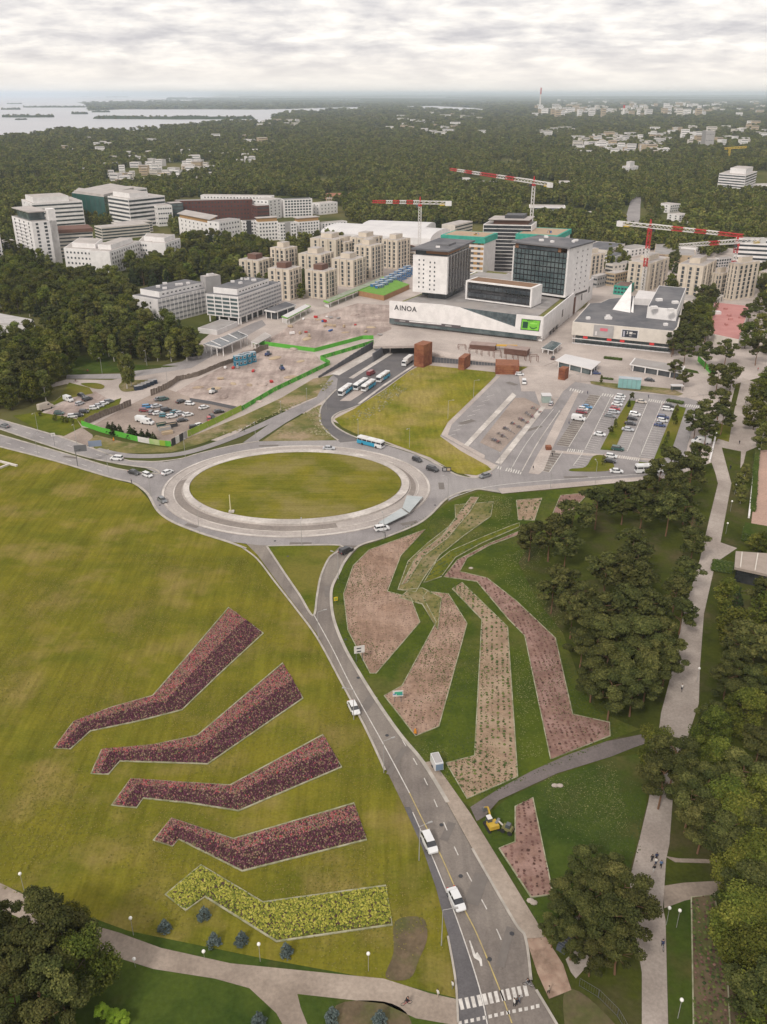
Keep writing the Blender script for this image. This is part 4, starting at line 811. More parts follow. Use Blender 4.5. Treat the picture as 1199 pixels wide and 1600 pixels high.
# ---- offices behind
b = simple('office_building', 'stepped white office with ribbon windows behind the white tower block', (40, 348), (60, 358), (134, 342), 318, W_white, R_light, 6, 2, 0, 'office building', pent=(0.05, 0.8, 0.05, 0.75), ph=5.5)
b.bands(b.q[1], b.q[2], b.c, 0.6, b.h - 0.5, 6, 1.7)
b = simple('office_building', 'low brown-topped office wing right of the white tower block', (88, 395), (96, 404), (150, 380), 360, W_cream, R_brown, 7, 0, 0, 'office building'); b.bands(b.q[1], b.q[2], b.c, 0.4, b.h - 2.5, 7, 1.3)
b.prism(lerpq(b.q, -0.05, 1.05, -0.02, 1.02), b.h - 2.6, b.h + 0.3, W_brown, 'attic_storey')
b = simple('office_building', 'dark green glass office under a white flat roof slab', (118, 341), (168, 349), (176, 338), 308, G_green, R_light, 1, 0, 0, 'office building', sq=False)
b.prism([P(122, 340), P(168, 348), P(214, 334), P(178, 326)], b.h, b.h + 2.2, R_light, 'roof_slab')
for k in range(8): 
    p = b.q[0] + (b.q[1] - b.q[0]) * (k / 7); MB().mat(M_frame_d).box((p.x - b.at.x, p.y - b.at.y, b.h / 2), (0.3, 0.3, b.h)).build('mullion', b.o)
b = simple('office_building', 'white office with dark ribbon windows and two stepped roofs', (174, 351), (206, 357), (262, 350), 311, W_white, R_light, 7, 0, 0, 'office building', sq=False, pent=(0.1, 0.9, 0.1, 0.6), ph=5, landmark='the ribbon-window office'); b.bands(b.q[0], b.q[1], b.c, 0.6, b.h - 0.4, 7, 2.0); b.bands(b.q[1], b.q[2], b.c, 0.6, b.h - 0.4, 7, 2.0)
b = simple('office_building', 'dark grey glazed office right of the ribbon-window office', (262, 346), (270, 350), (289, 342), 318, M_frame_d, R_light, 6, 0, 0, 'office building'); b.bands(b.q[1], b.q[2], b.c, 0.4, b.h - 0.4, 6, 2.2, G_teal)
# ---- long white office in front
q, h = quad_of((105, 424), (161, 427), (176, 416), 392); b = Bld('office_building', 'long cranked white office with rows of small square windows', 'office building', q[1]); LANDMARKS.append(('the cranked white office', cen(q)))
wings = [((105, 424), (161, 428), (176, 414), 391, 4, 9, 0), ((175, 429), (176, 430), (223, 411), 393, 5, 0, 12), ((220, 411), (262, 413), (268, 404), 379, 4, 10, 0), ((260, 414), (262, 415), (285, 406), 380, 5, 0, 5)]
for k, (a, c_, d, tp, fl_, n1, n2) in enumerate(wings):
    qq, hh = quad_of(a, c_, d, tp, sq=False) if k in (0, 2) else (None, None)
    if qq is None:
        A, C = P(*c_), P(*d); dr = (C - A).normalized(); nn = Vector((-dr.y, dr.x, 0)); hh = top_z(c_[0], c_[1], tp); qq = [A + nn * 17, A, C, C + nn * 17]
    hh += 0.01 * k
    b.block(qq, 0, hh, W_white, R_light)
    if n1: b.windows(qq[0], qq[1], cen(qq), 0.8, hh - 1, fl_, n1, 1.5, 1.5)
    if n2: b.windows(qq[1], qq[2], cen(qq), 0.8, hh - 1, fl_, n2, 1.6, 1.7)
    b.block(lerpq(qq, 0.15, 0.8, 0.15, 0.85), hh, hh + 3.6, W_white, R_light, wname='penthouse', rname='penthouse_roof')
# ---- dark red brick block and the rows behind
simple('brick_building', 'long dark red brick block with a flat roof', (274, 344), (276, 346), (396, 343), 314, W_brick, R_grey, 5, 0, 22, 'apartment building', ww=1.6, wh=1.6, dmax=18, landmark='the dark red brick block')
simple('apartment_block', 'white apartment row rising behind the dark red brick block', (313, 334), (316, 336), (426, 338), 305, W_white, R_light, 6, 0, 20, 'apartment building', ww=1.4, wh=1.4, dmax=16)
simple('apartment_block', 'white apartment gable with balconies at the end of the brick block', (396, 342), (424, 344), (441, 339), 313, W_white, R_light, 6, 4, 3, 'apartment building', ww=2.0, wh=1.4)
simple('apartment_block', 'white and grey apartment block with blue-black roof panels', (441, 338), (444, 340), (489, 338), 312, W_white, R_dark, 6, 0, 9, 'apartment building', ww=2.4, wh=1.8, dmax=16)
simple('apartment_block', 'small white block beside the orange sports court', (489, 334), (500, 336), (528, 333), 318, W_white, R_light, 3, 2, 5, 'apartment building', dmax=14)
# ---- colourful row
for k, (p1, p2, p3, tp, lb) in enumerate([((282, 372), (330, 383), (342, 376), 349, 'long roofed apartment block with ochre attic at the left of the row'), ((336, 380), (345, 385), (378, 379), 347, 'white balcony apartment block right after the ochre attic one'),
        ((377, 371), (380, 373), (403, 372), 346, 'white apartment block with a black stair strip'), ((402, 375), (405, 377), (436, 375), 347, 'apartment block with orange attic behind the trees'),
        ((436, 374), (438, 376), (465, 374), 349, 'white apartment block with dark middle bay'), ((464, 370), (467, 372), (500, 369), 347, 'apartment block with tan attic and corner balconies'), ((500, 366), (502, 368), (543, 364), 349, 'white and blue-grey last block before the white hall')]):
    att = k in (0, 3, 5); b = simple('apartment_block', lb, p1, p2, p3, tp, W_white, R_grey, 5, 7 if k == 0 else 2, [2, 7, 5, 6, 6, 7, 8][k], 'apartment building', 'row of low apartment blocks behind the trees', ww=1.5, wh=1.5, dmax=15, sq=k != 0)
    if att: b.prism(lerpq(b.q, 0.04, 0.96, 0.04, 0.96), b.h, b.h + 3.2, W_ochre, 'attic_storey'); b.prism(lerpq(b.q, -0.03, 1.03, -0.03, 1.03), b.h + 3.2, b.h + 3.7, R_light, 'attic_roof')
    elif k in (2, 4): 
        qq = lerpq(b.q, -0.03, 0.3, 0.3, 0.62); b.prism(qq, 0, b.h + 0.6, W_grey if k == 4 else M_dark, 'stair_bay')
# ---- white air hall
def hall(name, label, p1, p2, top, depth, bulge, m_, cat='sports hall'):
    A, C = P(*p1), P(*p2); dr = (C - A).normalized(); nn = Vector((-dr.y, dr.x, 0)); h = top_z(p1[0], p1[1], top); L_ = (C - A).length; o = empty(name, A); tag(o, label, cat); N_ = 10; S = 7
    for s_ in range(S):
        b = MB().mat(m_); vs = []
        for e_ in (0.003, 0.997):
            for i in range(N_ + 1):
                a = math.pi * i / N_; p = dr * (L_ * (s_ + e_) / S) + nn * (depth * (0.5 - 0.5 * math.cos(a))); vs.append((p.x, p.y, h * 0.35 + (h * 0.65) * math.sin(a) ** bulge))
        b.add(vs, [(i, i + 1, N_ + 2 + i, N_ + 1 + i) for i in range(N_)]); b.build('roof_bay', o)
    p = dr * (L_ / 2) + nn * (depth / 2); MB().mat(W_white).box((p.x, p.y, h * 0.175), (L_, depth, h * 0.35), math.atan2(dr.y, dr.x)).build('wall', o)
    b = MB().mat(W_white)
    for e_ in (0, 1):
        poly = [dr * (L_ * e_) + nn * (depth * (0.5 - 0.5 * math.cos(math.pi * i / N_))) for i in range(N_ + 1)]; zz = [h * 0.35 + h * 0.645 * math.sin(math.pi * i / N_) ** bulge for i in range(N_ + 1)]
        MB().mat(W_white).face([(p.x, p.y, z) for p, z in zip(poly, zz)]) ; bb = MB().mat(W_white); bb.face([(p.x, p.y, z) for p, z in zip(poly, zz)]); bb.build('gable', o)
    return o
M_tent = mat('tent_white', (0.62, 0.60, 0.59), (0.56, 0.54, 0.54), 0.06, rough=0.6)
hall('sports_hall', 'large white vaulted hall behind the beige tower flats', (500, 381), (672, 392), 356, 60, 0.5, M_tent); LANDMARKS.append(('the white hall', P(580, 375)))
hall('sports_hall', 'second white vaulted hall section near the left crane mast', (560, 374), (662, 378), 352, 60, 0.5, M_tent)
# ---- beige tower flats
def beige(label, x0, x1, ybase, top, split=0.45, dp=16, cap='brown', z=0, name='beige_tower', group='beige tower flats on the left', depthpx=None, landmark=None):
    xm = x0 + (x1 - x0) * split; A, B, C = P(x0, ybase - 2.5), P(xm, ybase), P(x1, ybase - 3.5); u = (A - B).normalized(); v = C - B; v = v - u * v.dot(u); C = B + v; D = A + v
    h = top_z(xm, ybase, top + 3); q = fit_px([A, B, C, D], x0, x1, B); A, B, C, D = q; b = Bld(name, label, 'tower block', B, group); c = cen(q); fl_ = max(5, int(h / 3.0)); b.block(q, 0, h, W_beige, R_light)
    # stair core notch, darker, and its hut on the roof
    for (a, d, n, off_) in ((A, B, 3, 0), (B, C, 4, 1)):
        b.windows(a, d, c, 0.8, h - 1.2, fl_, n, 1.7 if n == 3 else 2.2, 2.2, G_dark, None, 0.06, 0.94)
        dv = (d - a).normalized()
        nn = Vector((dv.y, -dv.x, 0)); nn = nn if nn.dot(a - Vector((c.x, c.y, 0))) > 0 else -nn
        for kk in range(2):      # projecting vertical piers and recessed dark slots
            uu = (0.34, 0.67)[kk] if n == 3 else (0.27, 0.73)[kk]; p = a + (d - a) * uu + nn * 0.3
            MB().mat(W_beige).box((p.x - b.at.x, p.y - b.at.y, h / 2 + 0.15), (1.5, 0.8, h + 0.3), math.atan2(dv.y, dv.x)).build('pier', b.o)
    b.block(lerpq(q, 0.3, 0.72, 0.25, 0.75), h, h + 3.6, W_brown if cap == 'brown' else W_beige, R_light if cap != 'brown' else R_brown, rim=0.2, wname='lift_hut', rname='lift_hut_roof')
    if landmark: LANDMARKS.append((landmark, c))
    return b
for (lb, x0, x1, yb, tp, cap, lm) in [('rearmost left beige tower beside the green trees', 376, 427, 448, 405, 'brown', None), ('beige tower with square roof hut between two white roofs', 425, 467, 444, 386, 'beige', None), ('beige tower with brown roof hut touching the white office corner', 421, 473, 470, 419, 'brown', 'the front-left beige tower'),
        ('beige tower at the centre of the cluster behind the brown-hatted one', 468, 523, 446, 396, 'beige', None), ('front beige tower with brown roof hut above the green covered way', 478, 528, 468, 422, 'brown', 'the front beige tower'), ('beige tower with grey roof hut just above the green covered way', 519, 572, 449, 404, 'beige', None),
        ('long beige tower at the back next to the white hall', 486, 548, 412, 372, 'beige', None), ('slim beige tower right of the grey roof hut one', 554, 600, 437, 382, 'beige', None), ('beige tower against the white hall wall', 547, 598, 410, 370, 'beige', None), ('rightmost beige tower next to the blue containers', 597, 641, 421, 373, 'beige', None),
        ('low beige tower between the rear towers', 520, 560, 410, 376, 'beige', None)]:
    beige(lb, x0, x1, yb, tp, cap=cap, landmark=lm)
for (lb, x0, x1, yb, tp, sp) in [('blank-fronted beige tower behind the dark shop roof', 978, 1041, 456, 409, 0.3), ('widest beige tower with rows of dark balconies on the right', 1053, 1112, 472, 413, 0.35), ('narrow beige tower between the two right balcony towers', 1106, 1136, 466, 425, 0.4), ('tall beige tower beside the right crane mast', 1130, 1178, 470, 410, 0.25),
        ('beige tower showing between the glass tower and shop roofs', 900, 942, 438, 396, 0.3), ('beige tower half hidden at the right picture edge', 1182, 1225, 452, 424, 0.4)]:
    beige(lb, x0, x1, yb, tp, sp, cap='beige', group='beige tower blocks on the right')
LANDMARKS.append(('the right beige towers', P(1080, 470)))
# ---- two white office slabs with grey roofs
def slab_office(label, nearc, lend, rend, top, legs, lmk):
    q, h = quad_of(lend, nearc, rend, top, sq=True); b = Bld('office_building', label, 'office building', q[1]); c = cen(q); z0 = 4.2 if legs else 0
    b.block(q, z0, h, W_pale, R_dark, rim=0.5); b.bands(q[0], q[1], c, z0 + 0.3, h - 0.8, 5, 1.4, G_teal, nm='window_band') if legs else None
    b.bands(q[1], q[2], c, z0 + 0.3, h - 0.8, 5, 1.15, mat('window_band_grey', (0.20, 0.20, 0.215), (0.28, 0.28, 0.29), 0.3, rough=0.3))
    n = 16
    for k in range(n + 1):    # thin facade fins
        p = q[1] + (q[2] - q[1]) * (k / n); MB().mat(W_pale).box((p.x - b.at.x, p.y - b.at.y, (z0 + h) / 2), (0.35, 0.5, h - z0 - 0.4), 0).build('fin', b.o)
    pq = lerpq(q, 0.12, 0.88, 0.08, 0.8); b.block(pq, h, h + 3.6, W_white, R_dark, wname='penthouse', rname='penthouse_roof', rim=0.3); rooftop(b, pq, h + 3.7, 6); b.windows(pq[1], pq[2], cen(pq), h, h + 3.6, 1, 10, 1.6, 0.7)
    if legs:
        for e1, e2, n_ in ((q[0], q[1], 4), (q[1], q[2], 8)):
            for k in range(n_): p = e1.lerp(e2, 0.03 + 0.94 * k / max(1, n_ - 1)); p = p + (Vector((c.x, c.y, 0)) - p).normalized() * 0.8; MB().mat(W_white).box((p.x - b.at.x, p.y - b.at.y, z0 / 2), (0.8, 0.8, z0)).build('column', b.o)
        b.prism(lerpq(q, 0.12, 0.9, 0.1, 0.95), 0, z0 - 0.01, G_dark, 'recessed_ground_floor')
        for k in range(5): p = q[0].lerp(q[1], k / 4); MB().mat(W_white).box((p.x - b.at.x, p.y - b.at.y, (z0 + h) / 2), (0.55, 0.7, h - z0 + 0.1)).build('fin', b.o)
    else: b.windows(q[0], q[1], c, 0.6, h - 1.5, 5, 1, 1.0, 1.3, G_dark, None, 0.6, 0.8)
    LANDMARKS.append((lmk, c)); return b
slab_office('white slab office with stepped end nearest the left wood', (263, 508), (212, 498), (345, 470), 468, False, 'the left slab office')
slab_office('white slab office standing on columns above the terrace', (378, 508), (326, 502), (441, 479), 464, True, 'the office on columns')
q, h = quad_of((318, 485), (330, 489), (349, 478), 433); b = Bld('stair_tower', 'windowless grey concrete stair tower between the two slab offices', 'tower', q[1]); b.block(q, 0, h, W_grey, R_light, rim=0.3); b.block(lerpq(q, 0.3, 0.7, 0.3, 0.7), h, h + 1.2, W_pale, R_light, wname='roof_hatch', rname='roof_hatch_lid')
# terrace pavilion and station roof
def canopy(name, label, quad, z, th, cols, rm, wm=None, cat='canopy', glass=None, lm=None, edge=None):
    W = [P(*p, z) for p in quad]; b = Bld(name, label, cat, W[0]); b.prism(W, z - th, z, edge or M_frame_w, 'canopy_edge'); c = cen(W); ins = [c + (Vector((p.x, p.y)) - c) * 0.95 for p in W]
    b.prism(ins, z, z + 0.08, rm, 'roof')
    for k in range(4):
        for j in range(cols):
            p = W[k].lerp(W[(k + 1) % 4], (j + 0.2) / cols); v = Vector((p.x, p.y)); v = c + (v - c) * 0.95; MB().mat(W_white).box((v.x - b.at.x, v.y - b.at.y, (z - th) / 2), (0.45, 0.45, z - th)).build('column', b.o)
    if glass: b.prism([c + (Vector((p.x, p.y)) - c) * 0.86 for p in W], 0.0, z - th - 0.02, glass, 'glazing')
    if lm: LANDMARKS.append((lm, c))
    return b
canopy('station_pavilion', 'flat dark-roofed station pavilion on white columns', [(413, 484), (430, 487), (463, 476), (447, 471)], 5.5, 0.9, 2, R_dark, cat='pavilion', glass=G_dark)
canopy('covered_walkway', 'white ribbed canopy with bright green edge along the station', [(440, 494), (449, 497), (486, 478), (478, 475)], 4.2, 0.5, 4, M_tent, edge=mat('edge_green', (0.16, 0.38, 0.05), rough=0.7))
canopy('covered_walkway', 'long green-edged covered way under the beige towers', [(505, 470), (512, 473), (604, 436), (598, 432)], 4.0, 0.5, 8, mat('canopy_green_grey', (0.20, 0.25, 0.15), (0.30, 0.32, 0.26), 0.2), edge=MATS['edge_green'])
canopy('covered_walkway', 'pale strip canopy sloping down to the works yard corner', [(392, 534), (402, 537), (424, 524), (414, 519)], 3.2, 0.35, 2, R_light)
canopy('terrace_pavilion', 'low pavilion roof with dark glass bays and white frames', [(318, 537), (345, 543), (388, 524), (372, 517)], 5.5, 0.7, 3, G_dark, cat='pavilion', lm='the terrace pavilion')
for (x, y, x2, y2) in [(330, 533, 345, 540), (344, 528, 358, 534), (357, 522, 371, 529)]:
    a, c_ = P(x, y, 5.7), P(x2, y2, 5.7); o = MB().mat(M_frame_w).box((0, 0, 5.75), ((c_ - a).length, 0.7, 0.3), math.atan2(c_.y - a.y, c_.x - a.x)).build('roof_rib', None, ((a.x + c_.x) / 2, (a.y + c_.y) / 2, 0))
    o.parent = bpy.data.objects['terrace_pavilion']; o.location = (o.location.x - o.parent.location.x, o.location.y - o.parent.location.y, 0)
MBt = W2([(310, 520), (340, 524), (372, 510), (346, 506)]); bt = Bld('roof_terrace', 'dark paved roof terrace in front of the office on columns', 'terrace', MBt[0]); bt.block(MBt, 0, 3.0, W_pale, R_grey)
# ---- left roof at the edge, in the wood
bt = Bld('long_hall', 'long pale corrugated roof in the left wood at the picture edge', 'building', P(0, 510)); W = [P(-90, 500), P(-60, 522), P(57, 516), P(50, 500)]
W = [P(-90, 474, 7), P(-70, 504, 7), (P(55, 508, 7)), P(52, 500, 7)]; bt.prism(W, 0, 6.8, W_pale, 'wall'); bt.prism(W, 6.8, 7.4, mat('roof_corrugated', (0.45, 0.42, 0.41), (0.38, 0.36, 0.35), 0.3, rough=0.7), 'roof'); LANDMARKS.append(('the pale roof in the wood', P(20, 505)))

for lb, p1, p2, p3, tp, wm, rm, st in [('tan stepped office wing between the glass office and the cranked office', (150, 372), (162, 376), (236, 366), 356, W_cream, R_light, 'band'), ('second stepped wing directly before the ribbon-window office', (176, 364), (186, 367), (240, 360), 350, W_cream, R_light, 'band'), ('white roofed hall behind the left ribbon office', (130, 320), (150, 323), (232, 320), 300, W_white, R_light, 'band'),
        ('dark low office left of the white tower block', (2, 392), (10, 396), (28, 390), 378, W_grey, R_light, 'band'), ('white office corner right of the ribbon-window office', (240, 350), (250, 354), (272, 350), 322, W_white, R_light, 'win'), ('red gable block at the right end of the brick row', (394, 344), (404, 347), (422, 344), 322, W_brick, R_light, 'win')]:
    simple('office_building', lb, p1, p2, p3, tp, wm, rm, 4, 3, 6, 'office building', style=st, ww=1.8, wh=1.4)
# ------------------------------------------------------------------ the shopping centre with its towers
def word(txt, parent, loc, rz, size, m, dep=0.12, name='letter'):
    """each letter a mesh of its own, upright, facing -y before turning by rz"""
    x = 0.0
    for ch in txt:
        if ch == ' ': x += size * 0.35; continue
        cu = bpy.data.curves.new('letter', 'FONT'); cu.body = ch; cu.size = size; cu.extrude = dep; cu.resolution_u = 3; cu.offset = size * 0.012
        ob = bpy.data.objects.new('letter', cu); SC.collection.objects.link(ob); dg = bpy.context.evaluated_depsgraph_get()
        me = bpy.data.meshes.new_from_object(ob.evaluated_get(dg)); w = (max([v.co.x for v in me.vertices]) if len(me.vertices) else size * .5)
        bpy.data.objects.remove(ob); bpy.data.curves.remove(cu); me.materials.clear(); me.materials.append(m)
        o = bpy.data.objects.new(name, me); link(o, parent); o.rotation_euler = (math.pi / 2, 0, rz)
        o.location = (loc[0] + math.cos(rz) * x, loc[1] + math.sin(rz) * x, loc[2]); x += w + size * 0.10
    return x
# podium: front line from (609,508) to (846,534), right side to (925,466)
A, B, C = P(609, 508), P(846, 535), P(924, 466); u = (A - B); v = C - B
cenq = [A, B, C, A + v * 0.62]
HP = top_z(846, 535, 495); cc = cen(cenq)
sc_ = Bld('shopping_centre', 'large white shopping centre with slanting roofline and green billboard', 'shopping centre', B); LANDMARKS.append(('the white shopping centre', cc))
du = (A - B).normalized(); L_f = (A - B).length; nf = Vector((du.y, -du.x, 0)); nf = nf if nf.y < 0 else -nf; dv_ = v.normalized(); L_s = v.length
# front wall as a real slab with its diagonal cut: polygon in the facade plane
def facade(pts, th, m, nm, base=B, d=du, n=nf, off=0.0):   # pts (distance from B along the front, height)
    b = MB().mat(m); k = len(pts); o_ = base - B
    f1 = [o_ + d * s + n * off for s, z in pts]; f2 = [o_ + d * s + n * (off - th) for s, z in pts]
    vs = [(p.x, p.y, z) for p, (s, z) in zip(f1, pts)] + [(p.x, p.y, z) for p, (s, z) in zip(f2, pts)]
    fs = [tuple(range(k)), tuple(range(2 * k - 1, k - 1, -1))] + [(i, k + i, k + (i + 1) % k, (i + 1) % k) for i in range(k)]
    return b.add(vs, fs).build(nm, sc_.o)
def s_of(px):      # distance along the front for a picture column
    lo, hi = 0.0, L_f
    for _ in range(40):
        mid = (lo + hi) / 2
        if pix(B + du * mid)[0] > px: lo = mid
        else: hi = mid
    return lo
def z_on(px, py):  # height of pixel on the front plane
    p = B + du * s_of(px); b0 = pix((p.x, p.y, 0)); return top_z(b0[0], b0[1], py)
zb = 3.6
top = [(0, z_on(846, 495)), (s_of(805), z_on(805, 491)), (s_of(804), z_on(804, 511)), (s_of(716), z_on(716, 480)), (s_of(690), z_on(690, 476)), (L_f, z_on(609.5, 470))]
facade([(0, zb)] + top + [(L_f, zb + 1.0)], 0.8, W_white, 'front_wall', off=0.4)
HL = top[-1][1]; HR = top[0][1]
b = MB().mat(W_white); 
body = [B, B + v, B + v + du * (L_f * 0.95), A]; HB = min(HL, HR) - 1.2
sc_.prism([B + nf * -2.6 + du * 0.3, B + v, B + v + du * L_f * 0.9, A + nf * -2.6], 0.0, HB - 2.0, W_white, 'body'); 
sc_.prism([B + nf * -0.8, B + v * 0.99, B + v * 0.99 + du * L_f * 0.88, A + nf * -0.8], HB - 2.0, HB - 1.8, R_green, 'roof')
sc_.prism([B + v * 0.05 + du * 6, B + v * 0.98 + du * 6, B + v * 0.98 + du * L_f * 0.86, B + v * 0.05 + du * L_f * 0.97], HB - 1.8, HB - 1.5, R_grey, 'roof_deck')
# right side wall
n2 = Vector((dv_.y, -dv_.x, 0)); n2 = n2 if n2.x > 0 else -n2
for k in range(6):
    t0, t1 = k / 6, (k + 1) / 6
    facade([(L_s * t0, 2.6 if k < 3 else 0), (L_s * t1 - 0.12, 2.6 if k < 3 else 0), (L_s * t1 - 0.12, HR - 0.3), (L_s * t0, HR - 0.3)], 0.7, W_white, 'side_panel', d=dv_, n=n2, off=0.35)
sc_.windows(B + v * 0.12, B + v * 0.3, cc, 0, 3.2, 1, 3, 4, 2.4, G_dark, None, nm='shop_window', proud=0.5); sc_.windows(B + v * 0.32, B + v * 0.37, cc, 5, 10, 1, 1, 2.2, 4.5, G_dark, None, nm='window', proud=0.5); sc_.windows(B + v * 0.55, B + v * 0.62, cc, 0, 12, 1, 1, 5, 11, W_brown, None, nm='gate', proud=0.5); sc_.windows(B + v * 0.72, B + v * 0.76, cc, 5, 10, 1, 1, 2.2, 4, G_dark, None, proud=0.5); sc_.windows(B + v * 0.88, B + v * 0.93, cc, 6, 11, 1, 1, 3.5, 4, G_dark, None, proud=0.5)
# glazed ground floor strip and the glass behind the diagonal
sc_.windows(A, B, cc, 0.9, zb + 1.0, 1, 40, 2.3, 3.2, G_teal, M_frame_d, 0.0, 0.97, nm='shop_window', proud=0.1)
facade([(s_of(805), 5.0), (s_of(718), 5.0), (s_of(716), z_on(716, 480) - 0.2), (s_of(805), z_on(805, 491) - 0.4)], 0.3, mat('glass_slate', (0.05, 0.07, 0.08), (0.10, 0.13, 0.14), 0.3, rough=0.15, spec=0.7), 'glass_wall', off=-0.42)
for k in range(14):
    s = s_of(805) + (s_of(720) - s_of(805)) * (k + 0.5) / 14; p = du * s + nf * -0.38; MB().mat(M_frame_d).box((p.x, p.y, 8.5), (0.18, 0.2, 7)).build('mullion', sc_.o)
# slot window with inlay, word and billboard
def strip(px0, px1, y0a, y1a, y0b, y1b, m, nm, off): facade([(s_of(px1), z_on(px1, y1b)), (s_of(px0), z_on(px0, y1a)), (s_of(px0), z_on(px0, y0a)), (s_of(px1), z_on(px1, y0b))], 0.1, m, nm, off=off)
strip(617, 720, 498, 502, 508.5, 513, mat('slot_dark', (0.10, 0.085, 0.09)), 'slot_window', 0.46)
strip(640, 690, 501, 502.6, 505.5, 507.4, W_white, 'slot_inlay', 0.52); strip(625, 634, 500, 501.8, 500.9, 502.7, W_grey, 'slot_sign', 0.52); strip(696, 706, 507.3, 509.3, 508.4, 510.4, W_grey, 'slot_sign', 0.52)
rzf = math.atan2(-du.y, -du.x); p = du * s_of(617) + nf * 0.47; word('AINOA', sc_.o, (p.x, p.y, z_on(617, 483.5)), rzf, 4.3, M_dark)
bill = W2([(0, 400)])
o = empty('billboard', B + du * s_of(828) + nf * 0.5); tag(o, 'bright green illuminated billboard at the right end of the white front', 'billboard')
def on_o(o, poly, m, nm, off):
    b = MB().mat(m); pts = []
    for x, y in poly: q_ = B + du * s_of(x) + nf * (0.5 + off); pts.append((q_.x - o.location.x, q_.y - o.location.y, z_on(x, y)))
    k = len(pts); vs = pts + [(x - nf.x * 0.08, y - nf.y * 0.08, z) for x, y, z in pts]
    b.add(vs, [tuple(range(k)), tuple(range(2 * k - 1, k - 1, -1))] + [(i, (i + 1) % k, k + (i + 1) % k, k + i) for i in range(k)]); return b.build(nm, o)
M_lime = mat('screen_lime', (0.16, 0.46, 0.05), (0.22, 0.58, 0.06), 0.3, rough=0.4); M_dkgreen = mat('screen_dark', (0.02, 0.07, 0.04), rough=0.4)
on_o(o, [(813.5, 497.5), (843, 500.3), (841.5, 517.5), (812.5, 515)], M_frame_d, 'frame', 0.05); on_o(o, [(814.5, 498.6), (842, 501.2), (840.5, 516.3), (813.5, 514)], M_lime, 'screen', 0.12)
on_o(o, [(816, 502), (824, 502.8), (823.5, 512.6), (815.5, 511.8)], M_dkgreen, 'picture_block', 0.16); on_o(o, [(827, 509), (829, 511.5), (833, 512.5), (838, 510.5), (838, 511.8), (833, 514), (829, 513), (826.5, 510.3)], M_dkgreen, 'smile_stroke', 0.16); on_o(o, [(822, 499.9), (832, 500.8), (832, 501.9), (822, 501)], M_dkgreen, 'text_line', 0.16); on_o(o, [(827, 504.2), (838, 505.2), (838, 506.2), (827, 505.2)], mat('screen_pale', (0.35, 0.7, 0.15)), 'text_line', 0.16)
# towers: bases given on the podium roof
def tower(name, label, base, topy, wmL, wmR, zr, cat='tower block', lmk=None, rm=R_dark):
    (p1, p2, p3) = base; A_, B_, C_ = P(*p1, zr), P(*p2, zr), P(*p3, zr); u_ = (A_ - B_).normalized(); w_ = C_ - B_; w_ = w_ - u_ * w_.dot(u_); C_ = B_ + w_; D_ = A_ + w_
    for p in (A_, B_, C_, D_): p.z = 0
    g = pix((B_.x, B_.y, 0)); h = top_z(g[0], g[1], topy); bb = Bld(name, label, cat, B_); bb.q = [A_, B_, C_, D_]; bb.h = h; bb.c = cen(bb.q)
    if lmk: LANDMARKS.append((lmk, bb.c))
    return bb
ZR = HB - 1.4
t1 = tower('tower_block', 'square white tower with staggered window pairs and dark glass side', ((645, 459), (698, 464), (727, 444)), 402, None, None, ZR + 2.5, lmk='the white tower')
q = t1.q; h = t1.h; zt = ZR + 4.0
t1.prism(lerpq(q, 0.03, 0.97, 0.04, 0.96), zt, h - 0.1, W_white, 'core'); t1.prism(lerpq(q, 0.1, 0.62, 0.1, 0.9), ZR - 0.2, zt, G_dark, 'glazed_neck'); t1.prism(lerpq(q, 0.7, 0.95, 0.3, 0.8), ZR - 0.2, zt, G_teal, 'neck')
t1.prism([q[0] + (q[3] - q[0]) * -0.005, q[1] + (q[2] - q[1]) * -0.005, q[1].lerp(q[2], 0.05), q[0].lerp(q[3], 0.05)], zt, h, W_white, 'front_wall')
t1.windows(q[0], q[1], t1.c, zt + 2, h - 1.5, 7, 2, 0.9, 1.1, G_dark, None, 0.12, 0.38, proud=0.12); t1.windows(q[0], q[1], t1.c, zt + 1, h - 2.5, 7, 2, 0.9, 1.1, G_dark, None, 0.44, 0.70, proud=0.12)
t1.windows(q[1].lerp(q[2], 0.05), q[2], t1.c, zt, h, 8, 8, 2.3, 2.6, G_black, M_frame_d, 0.0, 1.0, nm='glass_panel', proud=0.1)
t1.prism(lerpq(q, 0.05, 0.97, 0.05, 0.97), h - 0.1, h + 3.2, G_dark, 'glazed_penthouse'); t1.prism(lerpq(q, 0.0, 0.62, 0.0, 0.5), h + 1.4, h + 3.4, mat('soffit_wood', (0.24, 0.12, 0.06), rough=0.8), 'wooden_soffit'); t1.prism(lerpq(q, -0.08, 1.02, -0.06, 1.04), h + 3.4, h + 4.3, R_dark, 'roof')
t1.prism(lerpq(q, 0.2, 0.55, 0.3, 0.6), h + 4.3, h + 5.4, R_dark, 'roof_hood'); MB().mat(W_white).box((0, 0, 0.5), (2.6, 1.2, 1.0)).build('roof_unit', t1.o, (lerpq(q, 0.3, 0.4, 0.15, 0.2)[0].x - t1.at.x, lerpq(q, 0.3, 0.4, 0.15, 0.2)[0].y - t1.at.y, h + 4.3))
t2 = tower('tower_block', 'broad dark glass tower with white right side', ((799, 451), (884, 463), (903, 448)), 396, None, None, ZR + 2.0, lmk='the dark glass tower')
q = t2.q; h = t2.h; zt = ZR + 2.5
t2.prism(lerpq(q, 0.01, 0.99, 0.04, 0.98), ZR - 0.2, h, G_black, 'core'); t2.windows(q[0], q[1], t2.c, zt, h, 8, 14, 2.1, 2.5, G_teal, M_frame_d, 0.01, 0.97, nm='glass_panel', proud=0.05)
